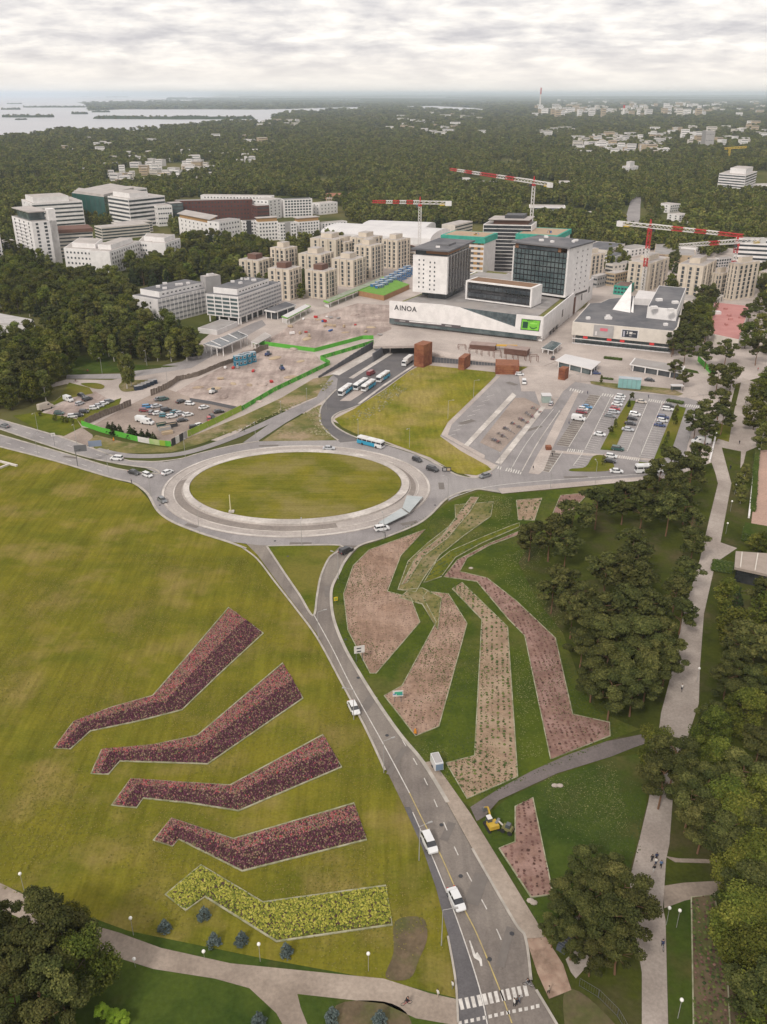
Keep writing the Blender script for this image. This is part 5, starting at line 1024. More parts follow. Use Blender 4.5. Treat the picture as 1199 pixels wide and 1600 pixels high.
t2.prism([q[1] + (q[2] - q[1]) * -0.02, q[2], q[2].lerp(q[3], 0.04), q[1].lerp(q[0], 0.04)], zt - 1, h + 3, W_white, 'side_wall'); t2.prism([q[0] + (q[3] - q[0]) * -0.02, q[3], q[3].lerp(q[2], 0.02), q[0].lerp(q[1], 0.02)], zt, h + 1, W_white, 'side_wall'); t2.prism(lerpq(q, -0.01, 1.01, -0.04, 0.02), zt - 1.2, zt - 0.4, W_white, 'lower_edge')
t2.windows(q[1], q[2], t2.c, zt, h + 1, 8, 3, 0.7, 0.9, G_dark, None, 0.25, 0.9, proud=0.1)
t2.prism(lerpq(q, 0.15, 0.97, 0.0, 0.9), h, h + 3.0, MATS['soffit_wood'], 'wooden_soffit'); t2.prism(lerpq(q, 0.2, 0.9, -0.02, 0.05), h + 0.2, h + 2.4, G_dark, 'glazed_penthouse'); t2.prism(lerpq(q, -0.03, 1.02, -0.06, 1.04), h + 3.0, h + 3.9, R_dark, 'roof'); rooftop(t2, q, h + 3.9, 5, W_white)
t3 = tower('raised_block', 'low white-framed glass block with brown deck roof on the podium', ((728, 466), (829, 479), (837, 471)), 452, None, None, ZR + 1.0, 'building')
q = t3.q; h = t3.h; t3.prism(lerpq(q, 0.02, 0.98, 0.1, 0.95), ZR + 1, h - 0.1, G_black, 'glass_box'); t3.windows(q[0], q[1], t3.c, ZR + 1.2, h - 0.5, 2, 16, 2.2, 2.2, G_dark, M_frame_d, 0.02, 0.98, nm='glass_panel', proud=-0.6)
for (a_, b_, c_, d_, z0, z1, nm) in ((-0.01, 1.01, 0, 1, h - 0.1, h + 0.7, 'upper_frame'), (-0.01, 1.01, 0, 1, ZR + 0.4, ZR + 1.0, 'lower_frame'), (-0.01, 0.015, 0, 1, ZR + 1.0, h - 0.1, 'end_frame'), (0.985, 1.01, 0, 1, ZR + 1.0, h - 0.1, 'end_frame')): t3.prism(lerpq(q, a_, b_, c_, d_), z0, z1, W_white, nm)
t3.prism(lerpq(q, 0.03, 0.97, 0.12, 0.9), h + 0.7, h + 0.85, R_wood, 'roof'); t3.prism(lerpq(q, 0.05, 0.95, 0.1, 0.9), ZR - 0.4, ZR + 0.4, M_dark, 'plinth')
# timber frame / netted building sites behind
b = simple('unfinished_building', 'ochre-fronted unfinished block wrapped in green netting at roof level', (690, 436), (754, 441), (772, 432), 375, W_pale, R_wood, 8, 0, 0, 'building site', sq=False); b.bands(b.q[0], b.q[1], b.c, 1, b.h - 1, 8, 1.9, W_ochre, nm='floor_panel'); b.windows(b.q[0], b.q[1], b.c, 1, b.h - 1, 8, 6, 2.2, 1.5, G_dark, None, proud=0.15)
b.prism(lerpq(b.q, -0.03, 1.03, -0.05, 1.03), b.h - 2.5, b.h + 2.0, M_net, 'safety_net'); b.prism(lerpq(b.q, 0.03, 0.97, 0.05, 0.95), b.h + 2.0, b.h + 2.1, mat('plywood', (0.42, 0.31, 0.21), (0.34, 0.25, 0.18), 0.4, rough=0.9), 'deck')
for k, m_ in enumerate((MATS['road_paint_yellow'], W_white, mat('tarp_blue', (0.06, 0.12, 0.30)), W_ochre, M_redp, W_white)): p = lerpq(b.q, 0.15 + 0.13 * k, 0.3, 0.3 + 0.05 * (k % 3), 0.5)[0]; MB().mat(m_).box((0, 0, 0.5), (3.0, 1.4, 1.0), 0.3 * k).build('material_stack', b.o, (p.x - b.at.x, p.y - b.at.y, b.h + 2.1))
b = simple('office_tower', 'tall dark tower with thin white floor bands behind the podium', (752, 424), (826, 426), (834, 418), 352, W_white, R_grey, 13, 0, 0, 'tower block', sq=False); b.bands(b.q[0], b.q[1], b.c, 0.5, b.h - 0.3, 13, 2.2, G_black); b.prism(lerpq(b.q, 0.1, 0.8, 0.1, 0.9), b.h, b.h + 3.5, W_brown, 'attic_storey'); b.prism(lerpq(b.q, 0.05, 0.9, -0.02, 1.0), b.h + 3.5, b.h + 4, R_light, 'attic_roof'); b.prism(lerpq(b.q, 0.2, 0.6, 0.3, 0.9), b.h + 4, b.h + 6.5, M_frame_d, 'plant_room')
b = simple('unfinished_building', 'unfinished block with green net rim and plywood top behind the dark glass tower', (804, 430), (866, 434), (886, 421), 372, W_pale, R_wood, 8, 6, 4, 'building site', sq=False); b.prism(lerpq(b.q, -0.02, 1.02, -0.04, 1.04), b.h - 2.0, b.h + 1.8, M_net, 'safety_net'); b.prism(lerpq(b.q, 0.03, 0.97, 0.05, 0.95), b.h + 1.8, b.h + 1.9, MATS['plywood'], 'deck')
for k, m_ in enumerate((MATS['tarp_blue'], W_white, W_ochre)): p = lerpq(b.q, 0.3 + 0.15 * k, 0.3, 0.3, 0.5)[0]; MB().mat(m_).box((0, 0, 0.8), (3.0, 1.8, 1.6), 0.3 * k).build('material_stack', b.o, (p.x - b.at.x, p.y - b.at.y, b.h + 1.9))
b = simple('office_building', 'cream office with sloping tan roof left of the netted sites', (690, 372), (712, 374), (738, 366), 352, W_cream, R_light, 4, 0, 6, 'office building', style='band', ww=2, wh=1.3)
# blue site cabins
M_cabin = mat('cabin_blue', (0.035, 0.14, 0.34), (0.045, 0.17, 0.38), 0.8, rough=0.5); M_cabroof = mat('cabin_roof', (0.40, 0.44, 0.47), (0.32, 0.36, 0.40), 0.3, rough=0.7)
def cabin(p, rz, label, col=M_cabin, z=0, g='blue site cabins', L_=6.5):
    o = empty('site_cabin', (p.x, p.y, z), rz); tag(o, label, 'site cabin', g)
    MB().mat(col).box((0, 0, 1.35), (L_, 2.6, 2.6)).build('body', o); MB().mat(M_cabroof).box((0, 0, 2.72), (L_ + 0.1, 2.7, 0.14)).build('roof', o)
    for x in (-L_ / 3, 0, L_ / 3): inst('window', win_mesh(1.0, 1.0, G_dark, M_frame_w), o, (x, -1.33, 1.6), math.pi)
    inst('door', win_mesh(0.9, 2.0, M_frame_w), o, (L_ / 2 + 0.03, 0, 1.1), -math.pi / 2); return o
for k in range(8):
    for lvl in (0, 1):
        for side in (0, 1):
            px_ = 586 + 7.2 * k + side * 7; py_ = 455 - 4.1 * k + side * 2.5; p = P(px_, py_); cabin(p, 0.75, '%s-level blue site cabin, %s of the %s row beside the beige towers' % (('lower', 'upper')[lvl], ('nearest end', 'second', 'third', 'fourth', 'fifth', 'sixth', 'seventh', 'far end')[k], ('left', 'right')[side]), z=lvl * 2.85)
cab_t = mat('cabin_teal', (0.02, 0.17, 0.27), (0.025, 0.2, 0.31), 0.6, rough=0.5)
for lvl in (0, 1):
    for k in range(3): cabin(P(376 + 7.5 * k, 571 - 2.4 * k), 0.5, '%s teal site cabin, %s of the white-roofed block in the works yard' % (('lower', 'upper')[lvl], ('left', 'middle', 'right')[k]), cab_t, lvl * 2.85, 'teal site cabins in the works yard')
b = MB().mat(MATS['edge_green']); 
gp = [P(560, 462), P(600, 470), P(640, 452), P(606, 440)]; bt = Bld('raised_lawn', 'bright green turf deck with brown timber side beside the cabins', 'terrace', gp[0]); bt.prism(gp, 0, 3.5, mat('timber_side', (0.36, 0.20, 0.10), (0.30, 0.17, 0.09), 0.3), 'side'); bt.prism([cen(gp) + (Vector((p.x, p.y)) - cen(gp)) * 0.99 for p in gp], 3.5, 3.6, mat('turf_bright', (0.12, 0.27, 0.04), (0.16, 0.30, 0.06), 0.3, rough=1), 'turf')
# ---- the shop building with dark roof
z1 = 12.5; ro = [(895, 503), (921, 474), (938, 473), (951, 467), (1000, 461), (1070, 464), (1060, 511), (1054, 518)]
W = [P(x, y, z1) for x, y in ro]; sb = Bld('shop_building', 'low shop building with dark felt roof and white sail-like roof light', 'shopping centre', W[0]); LANDMARKS.append(('the dark-roofed shop building', cen(W)))
sb.prism(W, 5.2, z1, W_cream, 'upper_wall'); ct = cen(W); sb.prism([ct + (Vector((p.x, p.y)) - ct) * 0.975 for p in W], z1, z1 + 0.1, R_dark, 'roof'); lw = [ct + (Vector((p.x, p.y)) - ct) * 0.93 for p in W]; sb.prism(lw, 0, 5.2, G_teal, 'glazed_ground_floor')
f0, f1 = W[0], W[7]; dF = (f1 - f0).normalized(); LF = (Vector((f1.x, f1.y)) - Vector((f0.x, f0.y))).length; dF.z = 0; nF = Vector((dF.y, -dF.x, 0)); nF = nF if nF.y < 0 else -nF
for k in range(22): p = f0 + dF * (LF * (k + 0.5) / 22) - nF * 1.0; MB().mat(M_frame_d).box((p.x - sb.at.x, p.y - sb.at.y, 2.6), (0.25, 0.25, 5.2)).build('mullion', sb.o)
for z in (0.3, 3.1): p = f0 + dF * LF / 2 - nF * 0.8; MB().mat(W_pale).box((p.x - sb.at.x, p.y - sb.at.y, z), (LF * 0.98, 1.0, 0.35), math.atan2(dF.y, dF.x)).build('shop_ledge', sb.o)
def panel(parent, s0, s1, z0, z1_, m, nm, off=0.12, at=None):
    p = f0 + dF * ((s0 + s1) / 2 * LF) + nF * off; at = at or sb.at; return MB().mat(m).box((p.x - at.x, p.y - at.y, (z0 + z1_) / 2), ((s1 - s0) * LF, 0.14, z1_ - z0), math.atan2(dF.y, dF.x)).build(nm, parent)
panel(sb.o, 0.22, 0.42, 5.6, 12.2, W_grey, 'grey_panel'); panel(sb.o, 0.24, 0.255, 6.3, 8.5, W_pale, 'panel_mark', 0.22)
p = f0 + dF * (LF * 0.285) + nF * 0.22; word('OmSp', sb.o, (p.x - sb.at.x, p.y - sb.at.y, 9.2), math.atan2(dF.y, dF.x), 2.2, mat('sign_pink', (0.62, 0.16, 0.20)), 0.05) if False else panel(sb.o, 0.285, 0.36, 9.0, 10.6, mat('sign_pink', (0.55, 0.14, 0.18)), 'pink_sign', 0.22)
o = empty('banner', f0 + dF * LF * 0.58 + nF * 0.12); o.location.z = 0; tag(o, 'dark advertising screen with white figures on the shop building', 'screen'); ba = Vector(o.location)
panel(o, 0.495, 0.665, 6.6, 11.2, M_frame_w, 'frame', 0.12, ba); panel(o, 0.505, 0.655, 6.9, 10.9, mat('screen_navy', (0.035, 0.04, 0.055), rough=0.3), 'screen', 0.2, ba); panel(o, 0.515, 0.532, 7.2, 10.3, mat('figure_pale', (0.36, 0.36, 0.42)), 'figure', 0.26, ba)
p = f0 + dF * (LF * 0.545) + nF * 0.3 - ba; word('3', o, (p.x, p.y, 8.7), math.atan2(dF.y, dF.x), 2.3, M_whp, 0.03); p = f0 + dF * (LF * 0.575) + nF * 0.3 - ba; panel(o, 0.575, 0.605, 8.8, 10.1, M_whp, 'text_block', 0.26, ba); panel(o, 0.61, 0.64, 9.0, 9.5, W_grey, 'text_block', 0.26, ba); panel(o, 0.575, 0.60, 7.6, 8.2, W_grey, 'text_block', 0.26, ba)
for s in (0.12, 0.36, 0.49, 0.78): panel(sb.o, s, s + 0.045, 3.6, 5.0, mat('sign_red', (0.62, 0.05, 0.05)), 'red_sign', -0.55); 
q = [P(1010, 497, z1), P(1056, 502, z1), P(1070, 466, z1), P(1028, 462, z1)]
q = [Vector((p.x, p.y, 0)) for p in q]; sb.prism(q, z1, z1 + 6.5, W_white, 'upper_block'); c2 = cen(q); sb.prism([c2 + (Vector((p.x, p.y)) - c2) * 0.96 for p in q], z1 + 6.5, z1 + 6.6, R_dark, 'upper_roof')
for x, y in ((1030, 470), (1055, 474), (1048, 486), (1022, 482)): p = P(x, y, z1 + 6.6); MB().mat(W_white).box((0, 0, 0.7), (3.5, 2.2, 1.4), 0.2).build('roof_unit', sb.o, (p.x - sb.at.x, p.y - sb.at.y, z1 + 6.58))
q = [P(990, 476, z1), P(1018, 478, z1), P(1024, 466, z1), P(997, 463, z1)]; q = [Vector((p.x, p.y, 0)) for p in q]; sb.prism(q, z1, z1 + 4, W_pale, 'round_drum')
a, b2, c_ = P(957, 484, z1), P(985, 489, z1), P(986, 472, z1); tipx = P(984, 470, z1); zt = z1 + 11
b = MB().mat(W_white); tp = Vector((tipx.x, tipx.y, zt)); L0 = lambda p: (p.x - sb.at.x, p.y - sb.at.y, p.z); vs = [L0(a), L0(b2), L0(c_), L0(tp)]; b.add(vs, [(0, 1, 3), (1, 2, 3), (2, 0, 3), (0, 2, 1)]); b.build('roof_sail', sb.o)
a, b2, c_ = P(986, 488, z1), P(990, 489, z1), P(991, 478, z1); b = MB().mat(W_white); tp = P(988, 480, z1); tp.z = z1 + 7.5; b.add([L0(a), L0(b2), L0(c_), L0(tp)], [(0, 1, 3), (1, 2, 3), (2, 0, 3), (0, 2, 1)]); b.build('roof_sail', sb.o)
for x, y in ((950, 496), (948, 499), (953, 499), (919, 499), (1040, 509)): p = P(x, y, z1); MB().mat(W_white).box((0, 0, 0.7), (2.2, 1.6, 1.4), 0.2).build('roof_unit', sb.o, (p.x - sb.at.x, p.y - sb.at.y, z1 + 0.08))
# pavilions in front
canopy('bus_pavilion', 'white-roofed glass pavilion left of the shop front', [(868, 563), (925, 577), (939, 565), (884, 553)], 3.6, 0.4, 3, M_tent, glass=G_teal, cat='pavilion', lm='the white glass pavilion')
canopy('bus_pavilion', 'long grey-roofed shelter right of the white glass pavilion', [(984, 569), (1066, 583), (1071, 572), (992, 559)], 3.6, 0.5, 4, R_grey, cat='pavilion', glass=G_dark)
canopy('bus_pavilion', 'small glazed entrance canopy at the shopping centre corner', [(846, 544), (864, 548), (878, 536), (862, 532)], 3.4, 0.3, 2, G_teal, cat='pavilion')
# timber sheds / market frames on the square
for k, (x0, y0, x1, y1, lb) in enumerate([(735, 545, 775, 548, 'left brown-slatted market shed on the square'), (790, 551, 826, 555, 'right brown-slatted market shed on the square')]):
    A_, B_ = P(x0, y0, 1.0), P(x1, y1, 1.0); d_ = (B_ - A_).normalized(); L_ = (B_ - A_).length; m_ = (A_ + B_) / 2; o = empty('market_shed', (m_.x, m_.y, 1.2), math.atan2(d_.y, d_.x)); tag(o, lb, 'shed', 'brown market sheds on the square')
    for j in range(16): MB().mat(W_brown).box((-L_ / 2 + L_ * (j + .5) / 16, -3.4, 1.5), (L_ / 16 * 0.7, 0.2, 3.0)).build('slat', o)
    MB().mat(mat('shed_roof', (0.33, 0.25, 0.22), (0.27, 0.2, 0.18), 0.4)).box((0, 0, 3.2), (L_, 7, 0.3)).build('roof', o); MB().mat(W_brown).box((0, 0, 1.5), (L_ * 0.96, 6.2, 3.0)).build('wall', o)
for k in range(7):
    p = P(722 + k * 0.5, 546, 2) if k < 1 else P(720 + k * 19, 552 + k * 2.2, 1); o = empty('market_trellis', (p.x, p.y, 1.0), 0.1); tag(o, 'thin steel market frame %s' % ['left of the left shed', 'in front of the left shed end', 'in front of the left shed middle', 'between the two market sheds', 'before the right shed', 'at the right shed corner', 'right of the right shed'][k], 'frame', 'steel market frames')
    for sx in (-2, 2):
        for sy in (-1.5, 1.5): MB().mat(W_brown).box((sx, sy, 1.7), (0.25, 0.25, 3.4)).build('post', o)
    for sy in (-1.5, 1.5): MB().mat(W_brown).box((0, sy, 3.45), (4.4, 0.22, 0.2)).build('rail', o)
o = empty('yellow_awning', P(780, 545, 2)); tag(o, 'long orange-yellow awning behind the market sheds', 'awning'); MB().mat(mat('awning_yellow', (0.52, 0.30, 0.04))).box((0, 0, 2.0), (20, 3, 0.3), -0.12).build('cloth', o)
for x in (-9, 0, 9): MB().mat(M_steel).box((x, -1.2 - x * 0.12, 0.9), (0.2, 0.2, 1.9)).build('post', o)
# corten boxes
def corten(label, base, top, cat='rusty steel box'):
    q, h = quad_of(base[0], base[1], base[2], top); b = Bld('steel_box', label, cat, q[1], 'rusty steel boxes round the square'); c = cen(q)
    b.prism(q, 0, h, M_corten, 'shell'); b.prism([c + (Vector((p.x, p.y)) - c) * 0.9 for p in q], h, h + 0.06, mat('corten_roof', (0.27, 0.11, 0.06), (0.22, 0.09, 0.05), 0.5), 'lid')
    for k in range(1, 4):
        z = h * k / 4; p = (q[0] + q[1]) / 2; d = (q[1] - q[0]); MB().mat(mat('corten_seam', (0.10, 0.04, 0.025))).box((p.x - b.at.x, p.y - b.at.y, z), (d.length * 1.004, 0.06, 0.1), math.atan2(d.y, d.x)).build('seam', b.o)
    return b
corten('tall rusty steel tower box at the tunnel mouth', ((647, 572), (664, 575), (675, 567)), 540)
corten('small slanted rusty box on top of the field', ((716, 578), (724, 579), (735, 573)), 560)
corten('long low rusty box between the field and the bus apron', ((774, 585), (804, 586), (811, 578)), 572)
corten('rusty cube with open top on the plaza', ((872, 593), (884, 595), (888, 590)), 577)
corten('little rusty box near the parking bays', ((852, 704), (859, 704), (862, 701)), 698.5)
o = empty('info_kiosk', P(983, 607)); tag(o, 'turquoise box pavilion on the traffic island by the shelters', 'kiosk'); a, c_ = P(966, 606), P(1001, 609); d = c_ - a; rz = math.atan2(d.y, d.x)
MB().mat(mat('turquoise_panel', (0.19, 0.36, 0.35), (0.22, 0.40, 0.39), 0.3, rough=0.5)).box((0, 0, 2.9), (d.length, 4.0, 4.6), rz).build('body', o); MB().mat(M_cabroof).box((0, 0, 5.25), (d.length + .2, 4.2, 0.12), rz).build('roof', o); MB().mat(M_steel).box((0, 0, 0.3), (d.length * .9, 3.4, 0.6), rz).build('plinth', o)
for k in range(1, 5): v_ = d * (k / 5 - 0.5); n_ = Vector((d.y, -d.x, 0)).normalized() * 2.02; n_ = n_ if n_.y < 0 else -n_; MB().mat(M_steel).box((v_.x + n_.x, v_.y + n_.y, 2.9), (0.1, 0.1, 4.6)).build('seam', o)
o = empty('shelter', P(1057, 611)); tag(o, 'small white-roofed shelter at the right end of the traffic island', 'shelter'); MB().mat(M_tent).box((0, 0, 2.9), (6, 3, 0.3)).build('roof', o)
for sx in (-2.5, 2.5): MB().mat(M_steel).box((sx, 1.2, 1.4), (0.2, 0.2, 2.8)).build('post', o); MB().mat(M_steel).box((sx, -1.2, 1.4), (0.2, 0.2, 2.8)).build('post', o)
MB().mat(G_teal).box((0, 1.3, 1.4), (4.8, 0.08, 2.2)).build('glass_back', o)
o = empty('shelter', P(853, 628)); tag(o, 'square glass shelter at the head of the bicycle yard', 'shelter'); MB().mat(M_tent).box((0, 0, 3.6), (4.5, 4.5, 0.3)).build('roof', o); MB().mat(mat('glass_pale', (0.30, 0.36, 0.33), rough=0.2)).box((0, 0, 1.75), (4, 4, 3.4)).build('glass_box', o)
# pink flat roof on the right
W = [P(1109, 521, 5), P(1155, 531, 5), P(1172, 478, 5), P(1116, 472, 5)]; bt = Bld('flat_roof_hall', 'low hall with salmon pink flat roof by the right trees', 'building', W[0]); bt.prism(W, 0, 5, W_cream, 'wall'); c = cen(W); bt.prism([c + (Vector((p.x, p.y)) - c) * 0.98 for p in W], 5, 5.12, mat('roof_pink', (0.46, 0.22, 0.20), (0.42, 0.19, 0.175), 0.15, rough=0.95), 'roof'); LANDMARKS.append(('the pink roof', c))
rooftop(bt, W, 5.1, 5, MATS['roof_pink']); p = P(1118, 490, 5.2); MB().mat(W_pale).box((0, 0, 0.8), (6, 4, 1.6)).build('roof_unit', bt.o, (p.x - bt.at.x, p.y - bt.at.y, 5.1))
# white ribbon building at the right edge, construction roofs
b = simple('office_building', 'white multi-storey block with dark ribbon windows at the right edge', (1138, 424), (1142, 427), (1230, 432), 372, W_white, R_grey, 8, 0, 0, 'office building', dmax=30); b.bands(b.q[1], b.q[2], b.c, 0.5, b.h - 0.3, 8, 1.5); LANDMARKS.append(('the right white block', b.c))
for lb, p1, p2, p3, tp, wm, rm in [('grey-roofed shop wing behind the dark glass tower', (905, 405), (945, 409), (975, 399), 391, W_cream, R_dark), ('flat beige roof left of the middle street', (880, 398), (930, 402), (960, 394), 389, W_cream, R_light), ('slanted dark roof with white edge near the red crane', (938, 415), (962, 418), (982, 404), 402, W_white, R_dark),
        ('long tan roofed low block behind the right towers', (1020, 412), (1060, 414), (1085, 404), 400, W_sand, R_grey), ('low pale block below the red crane jib', (1062, 402), (1085, 404), (1096, 398), 388, W_white, R_light), ('dark small block by the shopping centre rear corner', (922, 448), (935, 450), (948, 443), 432, W_grey, R_light),
        ('green net wrapped shed behind the shop building roof', (958, 460), (978, 462), (990, 456), 448, M_net, R_brown), ('blue-fronted shop with grey roof near the tan towers', (975, 440), (985, 442), (1000, 434), 424, mat('shop_blue', (0.08, 0.2, 0.36)), R_grey)]:
    simple('low_building', lb, p1, p2, p3, tp, wm, rm, 2, 4, 4, 'building', ww=1.6, wh=1.3)
# roof with glass front at the right, beside the promenade
W = [P(1148, 886, 5), P(1240, 906, 5), P(1250, 868, 5), P(1150, 861, 5)]; bt = Bld('park_building', 'flat pale-roofed building with dark glass front at the right edge', 'building', W[0]); bt.prism(W, 4.2, 5, mat('roof_slab', (0.34, 0.28, 0.24), (0.30, 0.25, 0.21), 0.3), 'roof_slab'); c = cen(W); bt.prism([c + (Vector((p.x, p.y)) - c) * 0.93 for p in W], 0, 4.2, G_black, 'glass_wall')
for k in range(4): p = W[0].lerp(W[1], 0.1 + 0.25 * k); q_ = W[3].lerp(W[2], 0.1 + 0.25 * k); m_ = (p + q_) / 2; MB().mat(W_cream).box((0, 0, 0.12), ((q_ - p).length * 0.9, 0.3, 0.2), math.atan2(q_.y - p.y, q_.x - p.x)).build('roof_rib', bt.o, (m_.x - bt.at.x, m_.y - bt.at.y, 5))

# more city blocks filling the ground behind the shopping centre and beside the towers
for lb, p1, p2, p3, tp, wm, rm, fl_ in [('cream block with terraces right behind the dark glass tower', (884, 428), (905, 432), (938, 424), 408, W_cream, R_light, 4), ('pale shop roof between the street and the cream block', (945, 425), (960, 428), (990, 420), 414, W_cream, R_grey, 2), ('long white-edged roof above the middle street', (960, 398), (985, 402), (1015, 396), 390, W_white, R_grey, 2),
        ('sand coloured block left of the blank beige tower', (944, 445), (962, 448), (980, 441), 428, W_sand, R_light, 3), ('brown-roofed terrace block above the right towers', (1000, 412), (1020, 415), (1062, 409), 402, W_sand, R_brown, 2), ('beige stepped block between the two right towers', (1040, 452), (1050, 455), (1062, 450), 436, W_beige, R_light, 4), ('low cream wing in front of the right beige towers', (1040, 478), (1085, 484), (1130, 478), 474, W_cream, R_light, 2),
        ('white low block right of the tallest right tower', (1176, 448), (1185, 450), (1215, 446), 438, W_white, R_grey, 3), ('cream block under the rightmost crane', (1080, 424), (1092, 426), (1118, 420), 410, W_cream, R_light, 4), ('pale block between crane mast and white right block', (1115, 418), (1124, 420), (1142, 414), 404, W_pale, R_grey, 3), ('tan block left of the cream office by the netted site', (668, 396), (680, 398), (700, 392), 384, W_sand, R_light, 3),
        ('beige wing behind the ochre unfinished block', (640, 412), (655, 415), (684, 408), 396, W_beige, R_light, 4), ('pale deck building behind the low white-framed block', (728, 446), (760, 450), (796, 444), 436, W_pale, R_green, 3), ('brown slatted block beside the white hall end', (641, 398), (650, 401), (676, 396), 385, W_brown, R_light, 4), ('white long shed roof left of the netted site', (676, 420), (684, 424), (694, 418), 410, W_white, R_light, 2)]:
    simple('city_block', lb, p1, p2, p3, tp, wm, rm, fl_, 4, 5, 'building', ww=1.7, wh=1.5)
# things standing about on the works yards
MP = [mat('pile_sand', (.40, .30, .21), (.30, .23, .17), .6, rough=1, bump=.1), M_yard, W_sand, W_grey]
rp = random.Random(14)
for k, (x, y) in enumerate([(455, 590), (410, 600), (470, 565), (515, 508), (555, 492), (480, 530), (540, 520), (590, 495), (430, 560), (390, 602), (350, 620), (335, 608), (310, 606), (402, 628), (580, 512), (500, 500), (460, 545), (365, 600), (745, 545), (1010, 610)][:18]):
    p = P(x, y); o = empty('spoil_heap', (p.x, p.y, .08), rp.uniform(0, 3)); r0 = rp.uniform(1.6, 3.4); MB().mat(MP[k % 3]).ball((0, 0, 0), r0, 9, 5, (1.4, .8, .32)).build('heap', o)
    tag(o, '%s heap of %s in the %s works yard, %s' % (['low', 'flat', 'rounded'][k % 3], ['sand', 'gravel', 'boards'][k % 3], 'upper' if y < 550 and x > 440 else 'lower', 'near column %s' % 'x' if False else ['left part', 'middle part', 'right part'][0 if x < 400 else 1 if x < 500 else 2]), 'heap', 'spoil heaps in the works yards')
for k in range(26):
    x = rp.choice([rp.uniform(345, 480), rp.uniform(450, 600)]); y = (575 + rp.uniform(-8, 28)) if x < 440 else 508 + rp.uniform(-12, 18); p = P(x, y); o = empty('pallet_stack', (p.x, p.y, .08), rp.uniform(0, 3)); h_ = rp.uniform(.5, 1.4)
    MB().mat(rp.choice([W_sand, M_redp, MATS['tarp_blue'], W_white, W_grey])).box((0, 0, .25 + h_ / 2), (rp.uniform(1, 3.5), 1.2, h_)).build('load', o); MB().mat(W_brown).box((0, 0, .12), (1.4, 1.3, .22)).build('pallet', o)
    tag(o, 'stack of building material on the works yard ground', 'material stack', 'material stacks on the works yards')
# ------------------------------------------------------------------ far buildings among the trees
b = simple('hotel_building', 'white hotel-like block with continuous balcony bands in the forest at right', (1119, 304), (1160, 308), (1178, 300), 274, W_white, R_light, 8, 0, 0, 'building', sq=False, pent=(0.1, 0.7, 0.2, 0.8), ph=7)
b.bands(b.q[0], b.q[1], b.c, 0.5, b.h - 0.3, 8, 1.5); b.bands(b.q[1], b.q[2], b.c, 0.5, b.h - 0.3, 8, 1.5)
simple('low_building', 'long white wing right of the hotel-like block', (1176, 300), (1180, 302), (1230, 300), 289, W_white, R_light, 2, 0, 9, 'building', dmax=20)
b = simple('tower_block', 'small white stepped tower in the forest right of centre', (971, 275), (982, 278), (996, 275), 262, W_white, R_light, 6, 3, 3, 'tower block', sq=False, pent=(0.1, 0.6, 0.1, 0.6), ph=8)
b = simple('school_building', 'long low white building behind the middle crane mast', (822, 340), (826, 343), (882, 344), 322, W_white, R_light, 3, 0, 0, 'building', dmax=24); b.bands(b.q[1], b.q[2], b.c, 0.5, b.h - 0.5, 3, 1.6)
b = simple('school_building', 'second long low white wing reaching right of the middle crane', (876, 344), (880, 346), (930, 347), 331, W_white, R_light, 2, 0, 0, 'building', dmax=20); b.bands(b.q[1], b.q[2], b.c, 0.5, b.h - 0.5, 2, 1.4)
for lb, p1, p2, p3, tp, wm, rm in [('white building end showing under the middle crane jib', (718, 290), (720, 292), (734, 291), 279, W_white, R_light), ('long cream low block under the middle crane jib', (738, 290), (741, 292), (776, 293), 284, W_white, R_light), ('white block hidden in trees left of the middle jib', (706, 305), (708, 307), (718, 306), 296, W_white, R_light),
        ('long white roof right of the middle crane cab', (868, 292), (870, 294), (892, 294), 284, W_white, R_light), ('white house on the wooded slope left of the street', (1038, 330), (1046, 333), (1062, 331), 320, W_white, R_light), ('second white house below on the wooded slope', (1052, 345), (1060, 348), (1078, 346), 336, W_white, R_light),
        ('third white house near the jib of the red crane', (1060, 362), (1066, 365), (1082, 362), 350, W_white, R_light), ('white block by the street below the red jib', (1058, 378), (1064, 380), (1078, 376), 364, W_white, R_light), ('tan low building beside the orange court', (506, 316), (510, 318), (530, 318), 310, W_sand, R_light),
        ('dark grey office block on the far right slope', (1094, 232), (1100, 234), (1122, 234), 205, W_grey, R_grey), ('pale low roof behind the ribbon-window office', (240, 306), (246, 308), (290, 303), 299, W_sand, R_light), ('long tan roof at the left between woods', (62, 288), (66, 290), (110, 288), 283, W_cream, R_light)]:
    simple('low_building', lb, p1, p2, p3, tp, wm, rm, 3, 2, 5, 'building', ww=1.8, wh=1.3, dmax=22)
sheet('sports_court', [(500, 308), (512, 302), (560, 302), (558, 312), (520, 316)], 0.3, mat('court_orange', (0.36, 0.16, 0.09), (0.30, 0.13, 0.08), 0.05, rough=0.95))
sheet('distant_street', [(976, 380), (978, 340), (986, 312), (996, 304), (1003, 305), (1001, 320), (1000, 345), (1010, 372), (1012, 384)], 0.25, M_asph)
sheet('distant_street', [(-100, 300), (60, 292), (180, 290), (262, 300), (330, 298), (330, 302), (262, 306), (180, 296), (60, 298), (-100, 310)], 0.25, M_pave)
rr = random.Random(21)
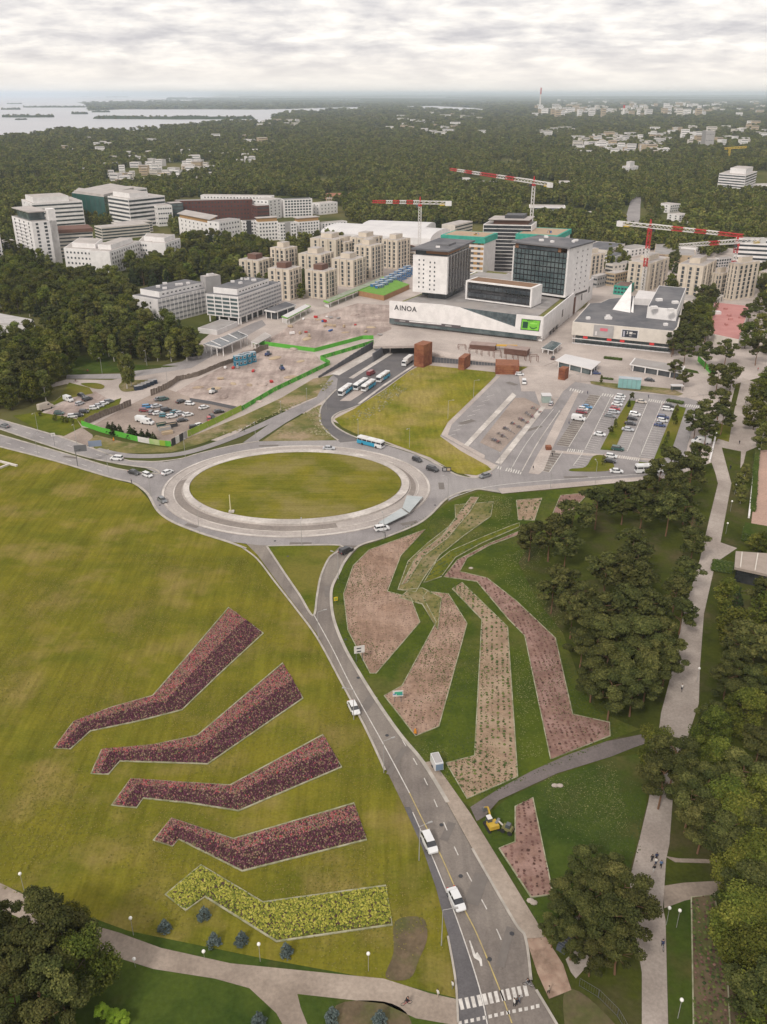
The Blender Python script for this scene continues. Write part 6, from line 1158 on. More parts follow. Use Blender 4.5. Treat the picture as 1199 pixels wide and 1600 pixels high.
CL = [  # x0,x1,y0,y1,n,heightrange,width(px),group,label bits
    (172, 330, 250, 290, 60, (7, 13), (7, 18), 'left terrace estate', 'white house'),
    (110, 180, 262, 288, 9, (7, 10), (6, 12), 'far left houses', 'small white house'),
    (60, 420, 216, 250, 24, (9, 15), (5, 16), 'left shore houses', 'pale house'),
    (340, 420, 240, 262, 9, (8, 12), (8, 18), 'blocks beside the terrace estate', 'pale block'),
    (600, 760, 178, 216, 30, (12, 20), (6, 18), 'middle forest blocks', 'pale block'),
    (830, 1095, 168, 186, 105, (24, 50), (4, 11), 'horizon tower blocks', 'white tower block'),
    (845, 895, 203, 213, 5, (12, 16), (10, 26), 'pale halls', 'long pale hall'),
    (900, 1040, 214, 246, 75, (12, 22), (6, 18), 'right slope blocks', 'pale block'),
    (1020, 1199, 196, 232, 46, (12, 26), (5, 15), 'right edge blocks', 'pale block'),
    (1040, 1199, 160, 185, 34, (18, 34), (4, 13), 'right horizon blocks', 'faint block'),
    (870, 1000, 156, 166, 16, (18, 40), (4, 12), 'middle horizon blocks', 'faint block'),
    (370, 470, 190, 202, 16, (12, 18), (5, 14), 'bay houses', 'pale house')]
WM = [W_white, W_white, W_cream, W_pale, W_sand, W_white]
for (x0, x1, y0, y1, n, hr, wr, grp, lab) in CL:
    L_ = sorted([(rr.uniform(x0, x1), rr.uniform(y0, y1)) for _ in range(n)])
    for i, (x, y) in enumerate(L_):
        p = P(x, y); D = math.hypot(p.x, p.y); w = rr.uniform(*wr) / FOC * D * 0.9; h = rr.uniform(*hr); d = min(w, rr.uniform(12, 22)); rz = rr.uniform(-0.5, 0.5)
        wm = rr.choice(WM); fr = (x - x0) / (x1 - x0); fy = (y - y0) / (y1 - y0)
        o = empty('distant_house' if 'house' in lab else 'distant_tower_block' if 'tower' in lab or 'faint' in lab else 'distant_block', (p.x, p.y, 0), rz); MB().mat(wm).box((0, 0, h / 2), (w, d, h)).build('wall', o); MB().mat(rr.choice([R_light, R_grey])).box((0, 0, h + 0.2), (w * 0.98, d * 0.96, 0.4)).build('roof', o)
        fl_ = max(2, int(h / 4))
        for f in range(min(fl_, 4)): MB().mat(G_dark).box((0, -d / 2 - 0.02, h * (f + 0.55) / min(fl_, 4)), (w * 0.9, 0.1, h / min(fl_, 4) * 0.26)).build('window_band', o)
        sz = 'wide ' if w > 45 else ('narrow ' if w < 20 else ''); ht = 'tall ' if h > hr[0] + 0.7 * (hr[1] - hr[0]) else ''
        cw_ = {'render_white': 'white', 'render_cream': 'cream', 'panel_pale_grey': 'pale grey', 'sand_render': 'sand-coloured'}[wm.name]; tag(o, '%s%s%s %s at the %s %s of the %s' % (ht, sz, cw_, lab.split(' ', 1)[1], 'near' if fy > 0.5 else 'far', 'left' if fr < 0.33 else ('middle' if fr < 0.66 else 'right'), grp), 'building', grp)
def chimney(px, py, top, label, r=3.0):
    p = P(px, py); h = top_z(px, py, top); o = empty('chimney', (p.x, p.y, 0)); tag(o, label, 'chimney'); b = MB().mat(M_whp).bar((0, 0, 0), (0, 0, h * 0.72), r, 10, r * 0.8).build('shaft', o); MB().mat(M_redp).bar((0, 0, h * 0.72), (0, 0, h), r * 0.8, 10, r * 0.7).build('top_band', o)
chimney(843.5, 172, 137, 'tall thin power station chimney breaking the horizon', 8)
chimney(974, 182, 164, 'shorter pale stack among the far tower blocks', 9)
# ------------------------------------------------------------------ tower cranes: lattice masts and jibs in red and white lengths
def lattice(b, a, c, wd, n, th):
    a = Vector(a); c = Vector(c); d = (c - a); dn = d.normalized(); up = Vector((0, 0, 1)) if abs(dn.z) < 0.9 else Vector((1, 0, 0)); s = dn.cross(up).normalized() * wd / 2; t = dn.cross(s).normalized() * wd / 2
    cs = [s + t, s - t, -s - t, -s + t]
    for k in cs: b.bar(a + k, c + k, th, 4)
    for i in range(n):
        p0 = a + d * (i / n); p1 = a + d * ((i + 1) / n)
        for k in range(4): b.bar(p0 + cs[k], p1 + cs[(k + 1) % 4], th * 0.7, 3)
def crane(label, base, topy, tip, tail, cols, mastcols=None, base_h=0):
    g = P(*base); h = top_z(base[0], base[1], topy); o = empty('tower_crane', g); tag(o, label, 'crane', 'red and white tower cranes'); nm = 7
    for k in range(nm):
        z0, z1_ = h * k / nm, h * (k + 1) / nm - 0.05; m_ = (mastcols or [M_whp])[k % len(mastcols or [1])]; b = MB().mat(m_); lattice(b, (0, 0, z0), (0, 0, z1_), 2.2, 3, 0.26); b.build('mast_section', o)
    T = P(tip[0], tip[1], h + 2); E = P(tail[0], tail[1], h + 2); O = Vector((g.x, g.y, h + 2)); T = T - Vector((g.x, g.y, 0)); 
    dr = Vector((T.x, T.y, 0)); dr.normalize(); LT = math.hypot(T.x, T.y); eT = E - Vector((g.x, g.y, 0)); LE = min(math.hypot(eT.x, eT.y), 26)
    zt = h + 2
    MB().mat(M_redp).box((0, 0, h + 0.9), (2.8, 2.8, 2.0)).build('slewing_unit', o); b = MB().mat(M_redp); b.box((0, 0, zt + 3.2), (1.6, 1.6, 4.4), taper=0.4).build('apex', o)
    n = len(cols)
    for k, m_ in enumerate(cols):
        a = dr * (LT * k / n); c = dr * (LT * (k + 1) / n - 0.1); b = MB().mat(m_); wd = 2.6 - 1.0 * k / n; lattice(b, (a.x, a.y, zt + 1.0), (c.x, c.y, zt + 1.0), wd, 3, 0.3)
        b.box(((a.x + c.x) / 2, (a.y + c.y) / 2, zt + 1.0 - wd / 2), ((c - a).length, 0.5, 0.25), math.atan2(dr.y, dr.x)); b.build('jib_section', o)
    b = MB().mat(M_whp); e_ = -dr * LE; lattice(b, (0, 0, zt + 0.9), (e_.x, e_.y, zt + 0.9), 2.2, 5, 0.28); b.build('counter_jib', o)
    MB().mat(M_frame_w).box((e_.x * 0.9, e_.y * 0.9, zt + 0.2), (5, 2.6, 3.4), math.atan2(dr.y, dr.x)).build('counterweight', o); MB().mat(mat('cab_yellow', (0.55, 0.38, 0.05))).box((e_.x * 0.7, e_.y * 0.7, zt - 0.6), (4, 2.2, 1.4), math.atan2(dr.y, dr.x)).build('winch_box', o)
    MB().mat(G_dark).box((dr.x * 2.4 - dr.y * 1.6, dr.y * 2.4 + dr.x * 1.6, h + 0.2), (1.6, 1.5, 2.0), math.atan2(dr.y, dr.x)).build('cab', o)
    MB().mat(M_conc).box((0, 0, 0.5), (6, 6, 1.0)).build('foundation', o)
r1, w1 = M_redp, M_whp
crane('left red and white tower crane in front of the far forest', (655, 412), 322, (582, 317), (687, 300), [w1, r1, w1, r1, w1, r1, r1])
crane('middle tower crane with the longest red and white jib', (826, 408), 290, (704, 266), (890, 291), [w1, w1, r1, w1, r1, r1, w1, r1, w1, r1])
crane('right tower crane with red mast over the shop building', (1003, 458), 360, (1161, 371), (960, 348), [w1, w1, r1, w1, r1, w1, r1, r1], [w1, w1, w1, r1, w1, r1, r1])
crane('rightmost tower crane rising beside the tall beige tower', (1138, 462), 384, (1062, 386), (1160, 372), [w1, w1, r1, w1, w1, w1], [r1, w1, w1, w1, r1, w1, r1])
o = empty('tower_crane', P(1138, 250)); h_ = top_z(1138, 250, 232); tag(o, 'small yellow crane far off on the right slope', 'crane'); b = MB().mat(MATS['cab_yellow']); lattice(b, (0, 0, 0), (0, 0, h_), 3, 6, 0.5); b.build('mast', o); b = MB().mat(MATS['cab_yellow']); lattice(b, (-12, 0, h_), (36, 0, h_ + 3), 3, 8, 0.6); b.build('jib', o)
# ------------------------------------------------------------------ vehicles
PAINT = {k: mat('car_' + k, c, rough=0.3, spec=0.5, coat=0.6) for k, c in {
    'white': (0.66, 0.66, 0.66), 'silver': (0.42, 0.43, 0.45), 'grey': (0.16, 0.165, 0.175), 'black': (0.022, 0.022, 0.026), 'navy': (0.025, 0.045, 0.14), 'blue': (0.06, 0.22, 0.42),
    'red': (0.40, 0.03, 0.04), 'maroon': (0.20, 0.03, 0.04), 'teal': (0.03, 0.16, 0.20), 'green': (0.02, 0.07, 0.06), 'beige': (0.48, 0.42, 0.36), 'yellow': (0.55, 0.38, 0.03)}.items()}
M_tyre = mat('tyre', (0.025, 0.025, 0.025), rough=0.9); M_rim = mat('rim', (0.4, 0.4, 0.42), rough=0.35, metal=0.8); M_lampw = mat('lamp_glass', (0.7, 0.7, 0.68), rough=0.2); M_lampr = mat('lamp_red', (0.45, 0.02, 0.02), rough=0.3)
CAR = {}
WHEEL = MB().mat(M_tyre).bar((0, -0.12, 0), (0, 0.12, 0), 0.33, 12).mesh('wheel'); RIM = MB().mat(M_rim).bar((0, -0.13, 0), (0, 0.13, 0), 0.2, 8).mesh('rim')
def loft(b, secs, mats_=None):   # secs: list of closed loops with equal counts (x along the car)
    n = len(secs[0]); vs = [p for s_ in secs for p in s_]; fs = []
    for k in range(len(secs) - 1):
        for i in range(n): fs.append((k * n + i, k * n + (i + 1) % n, (k + 1) * n + (i + 1) % n, (k + 1) * n + i))
    fs.append(tuple(range(n - 1, -1, -1))); fs.append(tuple(range((len(secs) - 1) * n, len(secs) * n))); b.add(vs, fs)
def car_parts(style, paint):
    k = (style, paint)
    if k in CAR: return CAR[k]
    L_, Wd, H_ = {'sedan': (4.6, 1.82, 1.45), 'hatch': (4.1, 1.76, 1.5), 'suv': (4.6, 1.9, 1.7), 'estate': (4.7, 1.84, 1.5)}[style]
    m_ = PAINT[paint]; parts = []
    b = MB().mat(m_); b.smooth = False
    prof = [(-L_ / 2, 0.50, 0.72, 0.84), (-L_ * 0.46, 0.30, 0.92, 0.93), (-L_ * 0.25, 0.24, 0.95, 1.0), (0, 0.24, 0.94, 1.0), (L_ * 0.22, 0.24, 0.92, 1.0), (L_ * 0.42, 0.28, 0.80, 0.95), (L_ / 2, 0.42, 0.62, 0.80)]
    secs = []
    for x, z0, z1, ws in prof:
        w = Wd / 2 * ws; z1 *= H_ / 1.45
        secs.append([(x, -w, z0), (x, -w * 1.0, (z0 + z1) / 2), (x, -w * 0.9, z1), (x, w * 0.9, z1), (x, w, (z0 + z1) / 2), (x, w, z0)])
    loft(b, secs); parts.append(('body', b.mesh('car_body')))
    zb = 0.88 * H_ / 1.45; xr0, xr1 = {'sedan': (-L_ * 0.36, L_ * 0.20), 'hatch': (-L_ * 0.46, L_ * 0.22), 'suv': (-L_ * 0.47, L_ * 0.22), 'estate': (-L_ * 0.47, L_ * 0.20)}[style]
    sl = 0.5 if style == 'sedan' else 0.22; g = MB().mat(G_black); w0, w1 = Wd * 0.445, Wd * 0.36
    vs = [(xr0, -w0, zb), (xr1 + 0.35, -w0, zb), (xr1 + 0.35, w0, zb), (xr0, w0, zb), (xr0 + sl, -w1, H_ - 0.05), (xr1 - 0.35, -w1, H_ - 0.05), (xr1 - 0.35, w1, H_ - 0.05), (xr0 + sl, w1, H_ - 0.05)]
    g.add(vs, [(0, 1, 5, 4), (1, 2, 6, 5), (2, 3, 7, 6), (3, 0, 4, 7), (4, 5, 6, 7)]); parts.append(('glasshouse', g.mesh('car_glass')))
    rf = MB().mat(m_).box(((xr0 + sl + xr1 - 0.35) / 2, 0, H_ - 0.02), (xr1 - 0.35 - xr0 - sl + 0.06, w1 * 2 + 0.05, 0.08), taper=0.94); 
    for sx in (xr0 + sl * 0.5 + 0.02, (xr0 + xr1) / 2): 
        for sy in (-1, 1): rf.bar((sx - 0.02, sy * w0, zb), (sx + 0.05, sy * w1, H_ - 0.05), 0.05, 4)
    parts.append(('car_roof', rf.mesh('car_roof')))
    wm = WHEEL
    for sx in (-L_ * 0.3, L_ * 0.31):
        for sy in (-1, 1): parts.append(('wheel', wm, (sx, sy * (Wd / 2 - 0.10), 0.33)))
    hl = MB().mat(M_lampw).box((0, 0, 0), (0.12, 0.36, 0.14)).mesh('headlight'); tl = MB().mat(M_lampr).box((0, 0, 0), (0.1, 0.3, 0.16)).mesh('tail_light')
    for sy in (-1, 1): parts.append(('headlight', hl, (L_ / 2 - 0.1, sy * Wd * 0.3, 0.62))); parts.append(('tail_light', tl, (-L_ / 2 + 0.03, sy * Wd * 0.32, 0.78)))
    CAR[k] = parts; return parts
def heading(p, a):      # a: pixel direction on the ground
    q0, q1 = P(p[0] - a[0] * 3, p[1] - a[1] * 3), P(p[0] + a[0] * 3, p[1] + a[1] * 3); d = q1 - q0; return math.atan2(d.y, d.x)
def place_parts(o, parts):
    for pt in parts:
        w_ = inst(pt[0], pt[1], o, pt[2] if len(pt) > 2 else (0, 0, 0))
        if pt[0] == 'wheel': inst('rim', RIM, w_)
def car(px, py, dr, style, paint, label, group='cars on the road', z=0.2, sc=1.12):
    p = P(px, py); o = empty('car', (p.x, p.y, z), heading((px, py), dr)); o.scale = (sc, sc, sc); place_parts(o, car_parts(style, paint)); return tag(o, label, 'car', group)
for a in [(254, 784, (1, .75), 'sedan', 'grey', 'dark grey car driving down the left side of the roundabout'), (262, 741, (1, -.42), 'sedan', 'white', 'white car leaving the roundabout at its left edge'), (231, 745, (1, .36), 'hatch', 'white', 'white car waiting second in line to enter the roundabout'),
          (210, 741, (1, .27), 'sedan', 'black', 'black car waiting behind the white one at the roundabout entry'), (183, 719, (-1, -.08), 'suv', 'white', 'white car heading west on the left road'), (8, 668, (-1, -.25), 'sedan', 'grey', 'dark car at the left picture edge on the west road'),
          (514, 703, (1, 0.02), 'sedan', 'silver', 'silver car in the inner ring at the top of the round green'), (652, 721, (1, .4), 'hatch', 'black', 'black hatchback on the upper right of the roundabout'), (676, 736, (1, .3), 'suv', 'black', 'big black car right of the roundabout by the dark sign'),
          (758, 746, (-1, .3), 'sedan', 'grey', 'dark silver car arriving from the east road'), (597, 829, (1, -.15), 'suv', 'white', 'white car at the lower right of the roundabout'), (541, 864, (1, -.45), 'suv', 'black', 'black car climbing the right fork towards the roundabout'),
          (553, 1110, (.5, 1), 'sedan', 'white', 'white sedan alone at the middle of the south road'), (671, 1322, (.48, 1), 'suv', 'white', 'white car with roof window farther from the crosswalk'), (713, 1410, (.5, 1), 'sedan', 'white', 'white sedan nearest the crosswalk on the south road'),
          (963, 739, (1, 0.05), 'sedan', 'white', 'white car on the east road beside the hedge strip'), (861, 633, (.45, -1), 'hatch', 'silver', 'silver car driving along the bicycle yard'), (812, 587, (1, .05), 'hatch', 'white', 'white car in front of the long rusty box'),
          (931, 585, (1, .05), 'sedan', 'navy', 'dark blue car on the lane before the glass pavilion'), (1015, 596, (1, .1), 'sedan', 'black', 'black car behind the turquoise kiosk'), (864, 562, (.4, -.6), 'hatch', 'black', 'small black car left of the white glass pavilion')]:
    car(a[0], a[1], a[2], a[3], a[4], a[5])
rg = 'cars in the right car park'; H1 = (1, .13)
for x, y, st, c, lb in [(917, 638, 'sedan', 'blue', 'bright blue car, farthest in the first row of the right car park'), (911, 641.5, 'hatch', 'white', 'white car between the blue and the dark red one'), (909, 646, 'estate', 'maroon', 'dark red car beside the white van in the first row'),
    (970, 621.5, 'hatch', 'white', 'white car at the top of the second row by the young tree'), (967.5, 625.5, 'sedan', 'white', 'second white car from the top of the second row'), (966, 629.5, 'hatch', 'silver', 'silver car third from the top of the second row'), (964, 634, 'sedan', 'white', 'white car just above the red one'),
    (961, 641, 'hatch', 'red', 'bright red car in the second row'), (959, 646, 'estate', 'silver', 'silver estate car below the red one'), (953, 652, 'sedan', 'grey', 'dark grey car ending the full part of the second row'), (937, 681, 'sedan', 'white', 'lone white car halfway down the second row'),
    (1002, 630, 'sedan', 'beige', 'cream car alone at the top of the third row'), (992, 650, 'suv', 'white', 'white car leading the group in the third row'), (988, 656.5, 'hatch', 'black', 'black car below the white one in the third row'), (985, 664, 'sedan', 'black', 'second black car in the third row'),
    (981, 673.5, 'sedan', 'silver', 'silver car ending the group in the third row'), (965, 704, 'suv', 'green', 'dark green car low in the third row'), (955, 715.5, 'hatch', 'white', 'white car beside the round shrub by the strip'), (952.5, 723, 'sedan', 'black', 'black car nearest the east road in the car park'),
    (1045, 636, 'sedan', 'black', 'black car at the top of the fourth row'), (1043, 641.5, 'estate', 'white', 'white car under the black one in the fourth row'), (1036, 654, 'estate', 'navy', 'navy car above the white one in the fourth row'), (1035, 659.5, 'hatch', 'white', 'white car between two navy cars'), (1031, 666.5, 'sedan', 'navy', 'navy car ending the fourth row')]:
    car(x, y, H1, st, c, lb, rg)
lg = 'cars in the works car park'
for x, y, d, st, c, lb in [(256, 626, (1, -.2), 'suv', 'green', 'dark green car at the back of the works car park'), (249, 626, (1, -.2), 'sedan', 'grey', 'grey car tucked behind the dark green one'), (283, 629.5, (1, -.3), 'sedan', 'black', 'black car standing apart near the dark low wall'), (297, 633, (1, .1), 'hatch', 'white', 'white car right of the lone black one'),
    (319, 639, (1, -.25), 'sedan', 'white', 'white car below the low dark wall end'), (342, 645.5, (1, -.15), 'sedan', 'black', 'black car under the yellow-green hoarding'), (231, 637.5, (1, -.1), 'estate', 'blue', 'blue-grey car at the left end of the works rows'), (245, 637, (1, -.2), 'sedan', 'silver', 'silver car right of the blue-grey one'),
    (226, 643.5, (1, 0), 'hatch', 'maroon', 'dark red car low on the left of the works rows'), (237, 647, (.6, -.6), 'hatch', 'grey', 'grey car between the dark red and white ones'), (247, 648, (1, -.2), 'sedan', 'white', 'white car in the middle of the works rows'), (260, 643, (1, -.15), 'suv', 'black', 'black car in the middle of the works rows'),
    (257, 651.5, (1, -.1), 'hatch', 'teal', 'dark teal car left of the long white one'), (274, 646.5, (1, -.3), 'sedan', 'teal', 'teal sedan behind the white cars'), (269, 653, (1, -.2), 'estate', 'white', 'long white car in the front works row'), (282, 648.5, (1, -.2), 'hatch', 'silver', 'pale silver car right of the teal sedan'),
    (294, 650.5, (1, -.2), 'sedan', 'white', 'white car at the right end of the works rows'), (285, 659, (1, -.15), 'sedan', 'black', 'black car alone at the front of the works rows'), (332, 654, (.6, .5), 'hatch', 'black', 'black car parked aslant by the hoarding'), (327.5, 658, (.2, .6), 'hatch', 'red', 'red car half hidden by the hoarding'), (304, 670, (1, -.1), 'hatch', 'black', 'black car close behind the yellow-green hoarding'), (312, 667, (1, -.3), 'hatch', 'white', 'white car close behind the yellow-green hoarding'),
    (128, 620, (1, .35), 'sedan', 'black', 'black car at the back of the pink gravel lot'), (137, 626, (1, -.3), 'suv', 'black', 'black four-wheel drive in the pink gravel lot'), (125, 633, (1, -.35), 'hatch', 'silver', 'silver car beside the black four-wheel drive'), (93, 648, (1, 0), 'hatch', 'green', 'grey-green car at the front of the gravel lot'),
    (114, 652.5, (1, -.1), 'hatch', 'white', 'white car behind the low shrubs of the gravel lot'), (122, 651.5, (1, -.1), 'sedan', 'black', 'black car beside the shrubs of the gravel lot'), (132, 645.5, (1, 0), 'hatch', 'black', 'black car in the front right of the gravel lot'), (147.5, 640, (1, -.1), 'hatch', 'white', 'white car first in the slanting right row'),
    (154.5, 636.5, (1, -.1), 'sedan', 'silver', 'silver car second in the slanting right row'), (162, 633, (1, -.2), 'sedan', 'white', 'pale blue-white car third in the slanting right row'), (171, 629.5, (1, -.2), 'hatch', 'grey', 'grey car at the far end of the slanting right row')]:
    car(x, y, d, st, c, lb, lg)
# vans and small lorries
def van(px, py, dr, label, paint='white', L_=5.6, H_=2.3, group='vans', z=0.2, cat='van', side=None):
    p = P(px, py); o = empty('van', (p.x, p.y, z), heading((px, py), dr)); m_ = PAINT[paint]; o.scale = (1.1,) * 3; b = MB().mat(m_)
    secs = [[(x, -w, z0), (x, -w, z1 * .7), (x, -w * .86, z1), (x, w * .86, z1), (x, w, z1 * .7), (x, w, z0)] for x, z0, z1, w in ((-L_ / 2, .45, H_ - .1, .92), (-L_ / 2 + .3, .35, H_, .97), (L_ * .22, .35, H_, .97), (L_ * .36, .35, H_ * .62, .95), (L_ / 2 - .1, .35, H_ * .52, .92), (L_ / 2, .5, H_ * .42, .85))]
    loft(b, secs); b.build('body', o); g = MB().mat(G_black); g.add([(L_ * .225, -.8, H_ - .12), (L_ * .225, .8, H_ - .12), (L_ * .365, .84, H_ * .64), (L_ * .365, -.84, H_ * .64)], [(0, 3, 2, 1)]); 
    for v in range(len(g.v)): g.v[v] = (g.v[v][0] + .05, g.v[v][1], g.v[v][2] + .03)
    g.build('windscreen', o)
    for sy in (-1, 1): MB().mat(G_black).box((L_ * .14, sy * .965, H_ * .72), (.9, .05, .5)).build('side_window', o)
    wm = MB().mat(M_tyre).bar((0, -.12, 0), (0, .12, 0), .36, 12).mesh('wheel')
    for sx in (-L_ * .3, L_ * .32):
        for sy in (-1, 1): inst('wheel', wm, o, (sx, sy * .86, .36))
    for sy in (-1, 1): MB().mat(M_lampw).box((L_ / 2 - .02, sy * .62, .8), (.1, .3, .2)).build('headlight', o)
    return tag(o, label, cat, group)
van(904, 657, (1, .13), 'white van in the first row of the right car park'); van(107.5, 627, (1, .35), 'white van parked at the top of the pink gravel lot'); van(223, 659, (1, .1), 'white van left of a second van in the works car park'); van(231, 663, (1, .15), 'white van right of the first one in the works car park')
van(72, 640, (1, -.3), 'cream camper van at the left corner of the pink gravel lot', 'beige', 6.8, 2.9, cat='camper van'); van(1095, 694, (-1, .02), 'white camper van with roof hatches beside the promenade flag wall', 'white', 7.0, 2.9, cat='camper van')
van(819, 600, (.1, 1), 'small white van with dark rear on the terminal apron', 'white', 4.6, 2.0); van(580, 586, (1, -.5), 'red and white service van behind the parked buses', 'maroon', 5.4, 2.2)
# lorry at the tunnel, trailer at the kerb
def lorry(px, py, dr, label, L_=12, box=M_whp):
    p = P(px, py); o = empty('lorry', (p.x, p.y, .2), heading((px, py), dr)); MB().mat(box).box((-1.2, 0, 2.35), (L_ - 2.8, 2.5, 2.7)).build('cargo_box', o); MB().mat(PAINT['white']).box((L_ / 2 - 1, 0, 1.75), (2, 2.4, 2.5), taper=.92).build('cab', o); MB().mat(G_black).box((L_ / 2 - .02, 0, 2.25), (.1, 2.0, .9)).build('windscreen', o)
    MB().mat(M_dark).box((-.5, 0, .8), (L_ - 1.5, 1.0, .4)).build('chassis', o); wm = MB().mat(M_tyre).bar((0, -.15, 0), (0, .15, 0), .5, 12).mesh('wheel')
    for sx in (-L_ * .36, -L_ * .25, L_ * .36):
        for sy in (-1, 1): inst('wheel', wm, o, (sx, sy * 1.1, .5))
    return tag(o, label, 'lorry')
lorry(637, 569, (-1, .75), 'white lorry standing beside the rusty tower box at the tunnel')
o = empty('box_trailer', P(682.5, 1198), heading((682, 1198), (.45, 1))); tag(o, 'white box trailer with blue end parked on the verge by the south road', 'trailer'); MB().mat(PAINT['white']).box((0, 0, 1.5), (3.6, 1.9, 1.9), taper=.95).build('body', o); MB().mat(mat('trailer_end', (.16, .22, .30))).box((1.86, 0, 1.45), (.08, 1.6, 1.5)).build('end_panel', o); MB().mat(W_grey).box((0, 0, 2.48), (3.0, 1.5, .1)).build('roof_panel', o)
wm = MB().mat(M_tyre).bar((0, -.1, 0), (0, .1, 0), .34, 12).mesh('wheel'); [inst('wheel', wm, o, (0, s_ * 1.0, .34)) for s_ in (-1, 1)]; MB().mat(M_steel).bar((1.8, 0, .5), (3.2, 0, .45), .06).build('tow_bar', o)
# buses
M_busblue = mat('bus_blue', (0.03, 0.27, 0.42), (0.035, 0.30, 0.46), .3, rough=.35, coat=.4)
def bus(px, py, dr, label, L_=12.2, lower=M_busblue, group='blue and white city buses'):
    p = P(px, py); o = empty('bus', (p.x, p.y, .2), heading((px, py), dr)); W_ = 2.55
    MB().mat(PAINT['white']).box((L_ * .36, 0, 1.15), (L_ * .28, W_, 1.5)).build('front_body', o); MB().mat(lower).box((-L_ * .14, 0, 1.15), (L_ * .72 - .01, W_, 1.5)).build('lower_body', o)
    MB().mat(G_black).box((0, 0, 2.28), (L_ - .14, W_ - .06, .76)).build('window_band', o); MB().mat(PAINT['white']).box((0, 0, 2.98), (L_, W_, .62), taper=.96).build('roof', o)
    MB().mat(G_black).box((L_ / 2 + .01, 0, 1.9), (.08, 2.2, 1.3)).build('windscreen', o); pil = MB().mat(PAINT['white']).box((0, 0, 0), (.16, W_ + .02, .8)).mesh('window_pillar')
    for k in range(6): inst('window_pillar', pil, o, (-L_ / 2 + .3 + k * (L_ - .6) / 5, 0, 2.28))
    MB().mat(W_pale).box((-L_ * .22, 0, 3.38), (2.6, 1.7, .25)).build('roof_unit', o); MB().mat(W_pale).box((L_ * .2, 0, 3.36), (1.2, 1.2, .2)).build('roof_hatch', o)
    wm = MB().mat(M_tyre).bar((0, -.15, 0), (0, .15, 0), .5, 12).mesh('wheel')
    for sx in (-L_ * .28, L_ * .28):
        for sy in (-1, 1): inst('wheel', wm, o, (sx, sy * 1.16, .5))
    return tag(o, label, 'bus', group)
bus(579.5, 697, (1, .25), 'blue and white bus driving on the top right of the roundabout'); bus(540, 614.5, (-1, .72), 'nearest parked city bus on the bus road'); bus(564, 605.5, (-1, .66), 'all-white parked bus in the middle of the row', lower=PAINT['white']); bus(576, 607.5, (-1, .70), 'blue-sided parked bus in front of the all-white one'); bus(599, 593.5, (-1, .68), 'farthest parked city bus near the lorry')
bus(1017, 738.5, (-1, .03), 'white coach with dark blue roof stripe under the pines', lower=PAINT['white'], group='coach on the east road'); 
# mini excavator and tractor on the verge
def tracked(px, py, rz, label):
    p = P(px, py); o = empty('mini_excavator', (p.x, p.y, Z_LAWN + .03), rz); tag(o, label, 'excavator'); y_ = mat('machine_yellow', (.50, .33, .04), (.42, .27, .04), .6, rough=.5)
    for s_ in (-1, 1): 
        t_ = empty('x', (0, 0, 0)); bpy.data.objects.remove(t_); MB().mat(M_tyre).box((0, s_ * .95, .35), (2.9, .5, .7), taper=.86).build('track', o)
    MB().mat(M_dark).box((0, 0, .6), (1.4, 1.5, .3)).build('undercarriage', o); MB().mat(y_).box((-.55, 0, 1.15), (2.0, 2.0, .8), taper=.93).build('engine_cover', o); MB().mat(G_dark).box((.35, .45, 1.75), (1.2, .95, 1.3), taper=.88).build('cab', o); MB().mat(W_pale).box((.35, .45, 2.44), (1.15, .95, .1)).build('cab_roof', o)
    MB().mat(y_).bar((.8, -.3, 1.1), (2.6, -.3, 2.7), .2, 4).build('boom', o); MB().mat(y_).bar((2.6, -.3, 2.7), (3.9, -.3, 1.5), .16, 4).build('arm', o); MB().mat(M_steel).box((4.0, -.3, 1.0), (.7, 1.0, .8), taper=.6).build('bucket', o); return o
tracked(768, 1293, 1.9, 'yellow mini excavator with grey cab on the verge beside the pavement')
p = P(793, 1300); o = empty('compact_loader', (p.x, p.y, Z_LAWN + .03), 2.6); tag(o, 'small olive loader with raised bucket right of the yellow excavator', 'loader'); ol = mat('machine_olive', (.16, .15, .06)); MB().mat(ol).box((0, 0, .95), (2.2, 1.3, .7), taper=.9).build('body', o); MB().mat(G_dark).box((-.1, 0, 1.65), (1.0, 1.1, .8), taper=.85).build('cab', o); MB().mat(W_cream).bar((.8, 0, 1.0), (2.0, 0, 1.7), .16).build('loader_arm', o); MB().mat(M_steel).box((2.2, 0, 1.5), (.5, 1.5, .5)).build('bucket', o)
wm = MB().mat(M_tyre).bar((0, -.15, 0), (0, .15, 0), .45, 12).mesh('wheel'); [inst('wheel', wm, o, (sx, sy * .75, .45)) for sx in (-.75, .75) for sy in (-1, 1)]
for (x, y, lb, c) in [(441, 578, 'dark blue roller machine in the works yard', 'navy'), (333, 615, 'white and black compactor near the yard centre', 'white'), (419, 556, 'small blue machine under a yellow arm in the upper yard', 'navy')]:
    p = P(x, y); o = empty('site_machine', (p.x, p.y, .1), r_.uniform(0, 2)); tag(o, lb, 'machine'); MB().mat(PAINT[c]).box((-.6, 0, 1.3), (2.6, 1.8, 1.1), taper=.9).build('body', o); MB().mat(G_dark).box((.4, 0, 2.2), (1.3, 1.4, 1.0), taper=.85).build('cab', o); MB().mat(M_steel).bar((1.9, -.95, .65), (1.9, .95, .65), .65, 12).build('drum', o); [inst('wheel', wm, o, (-1.2, sy * .9, .5), sc=1.1) for sy in (-1, 1)]
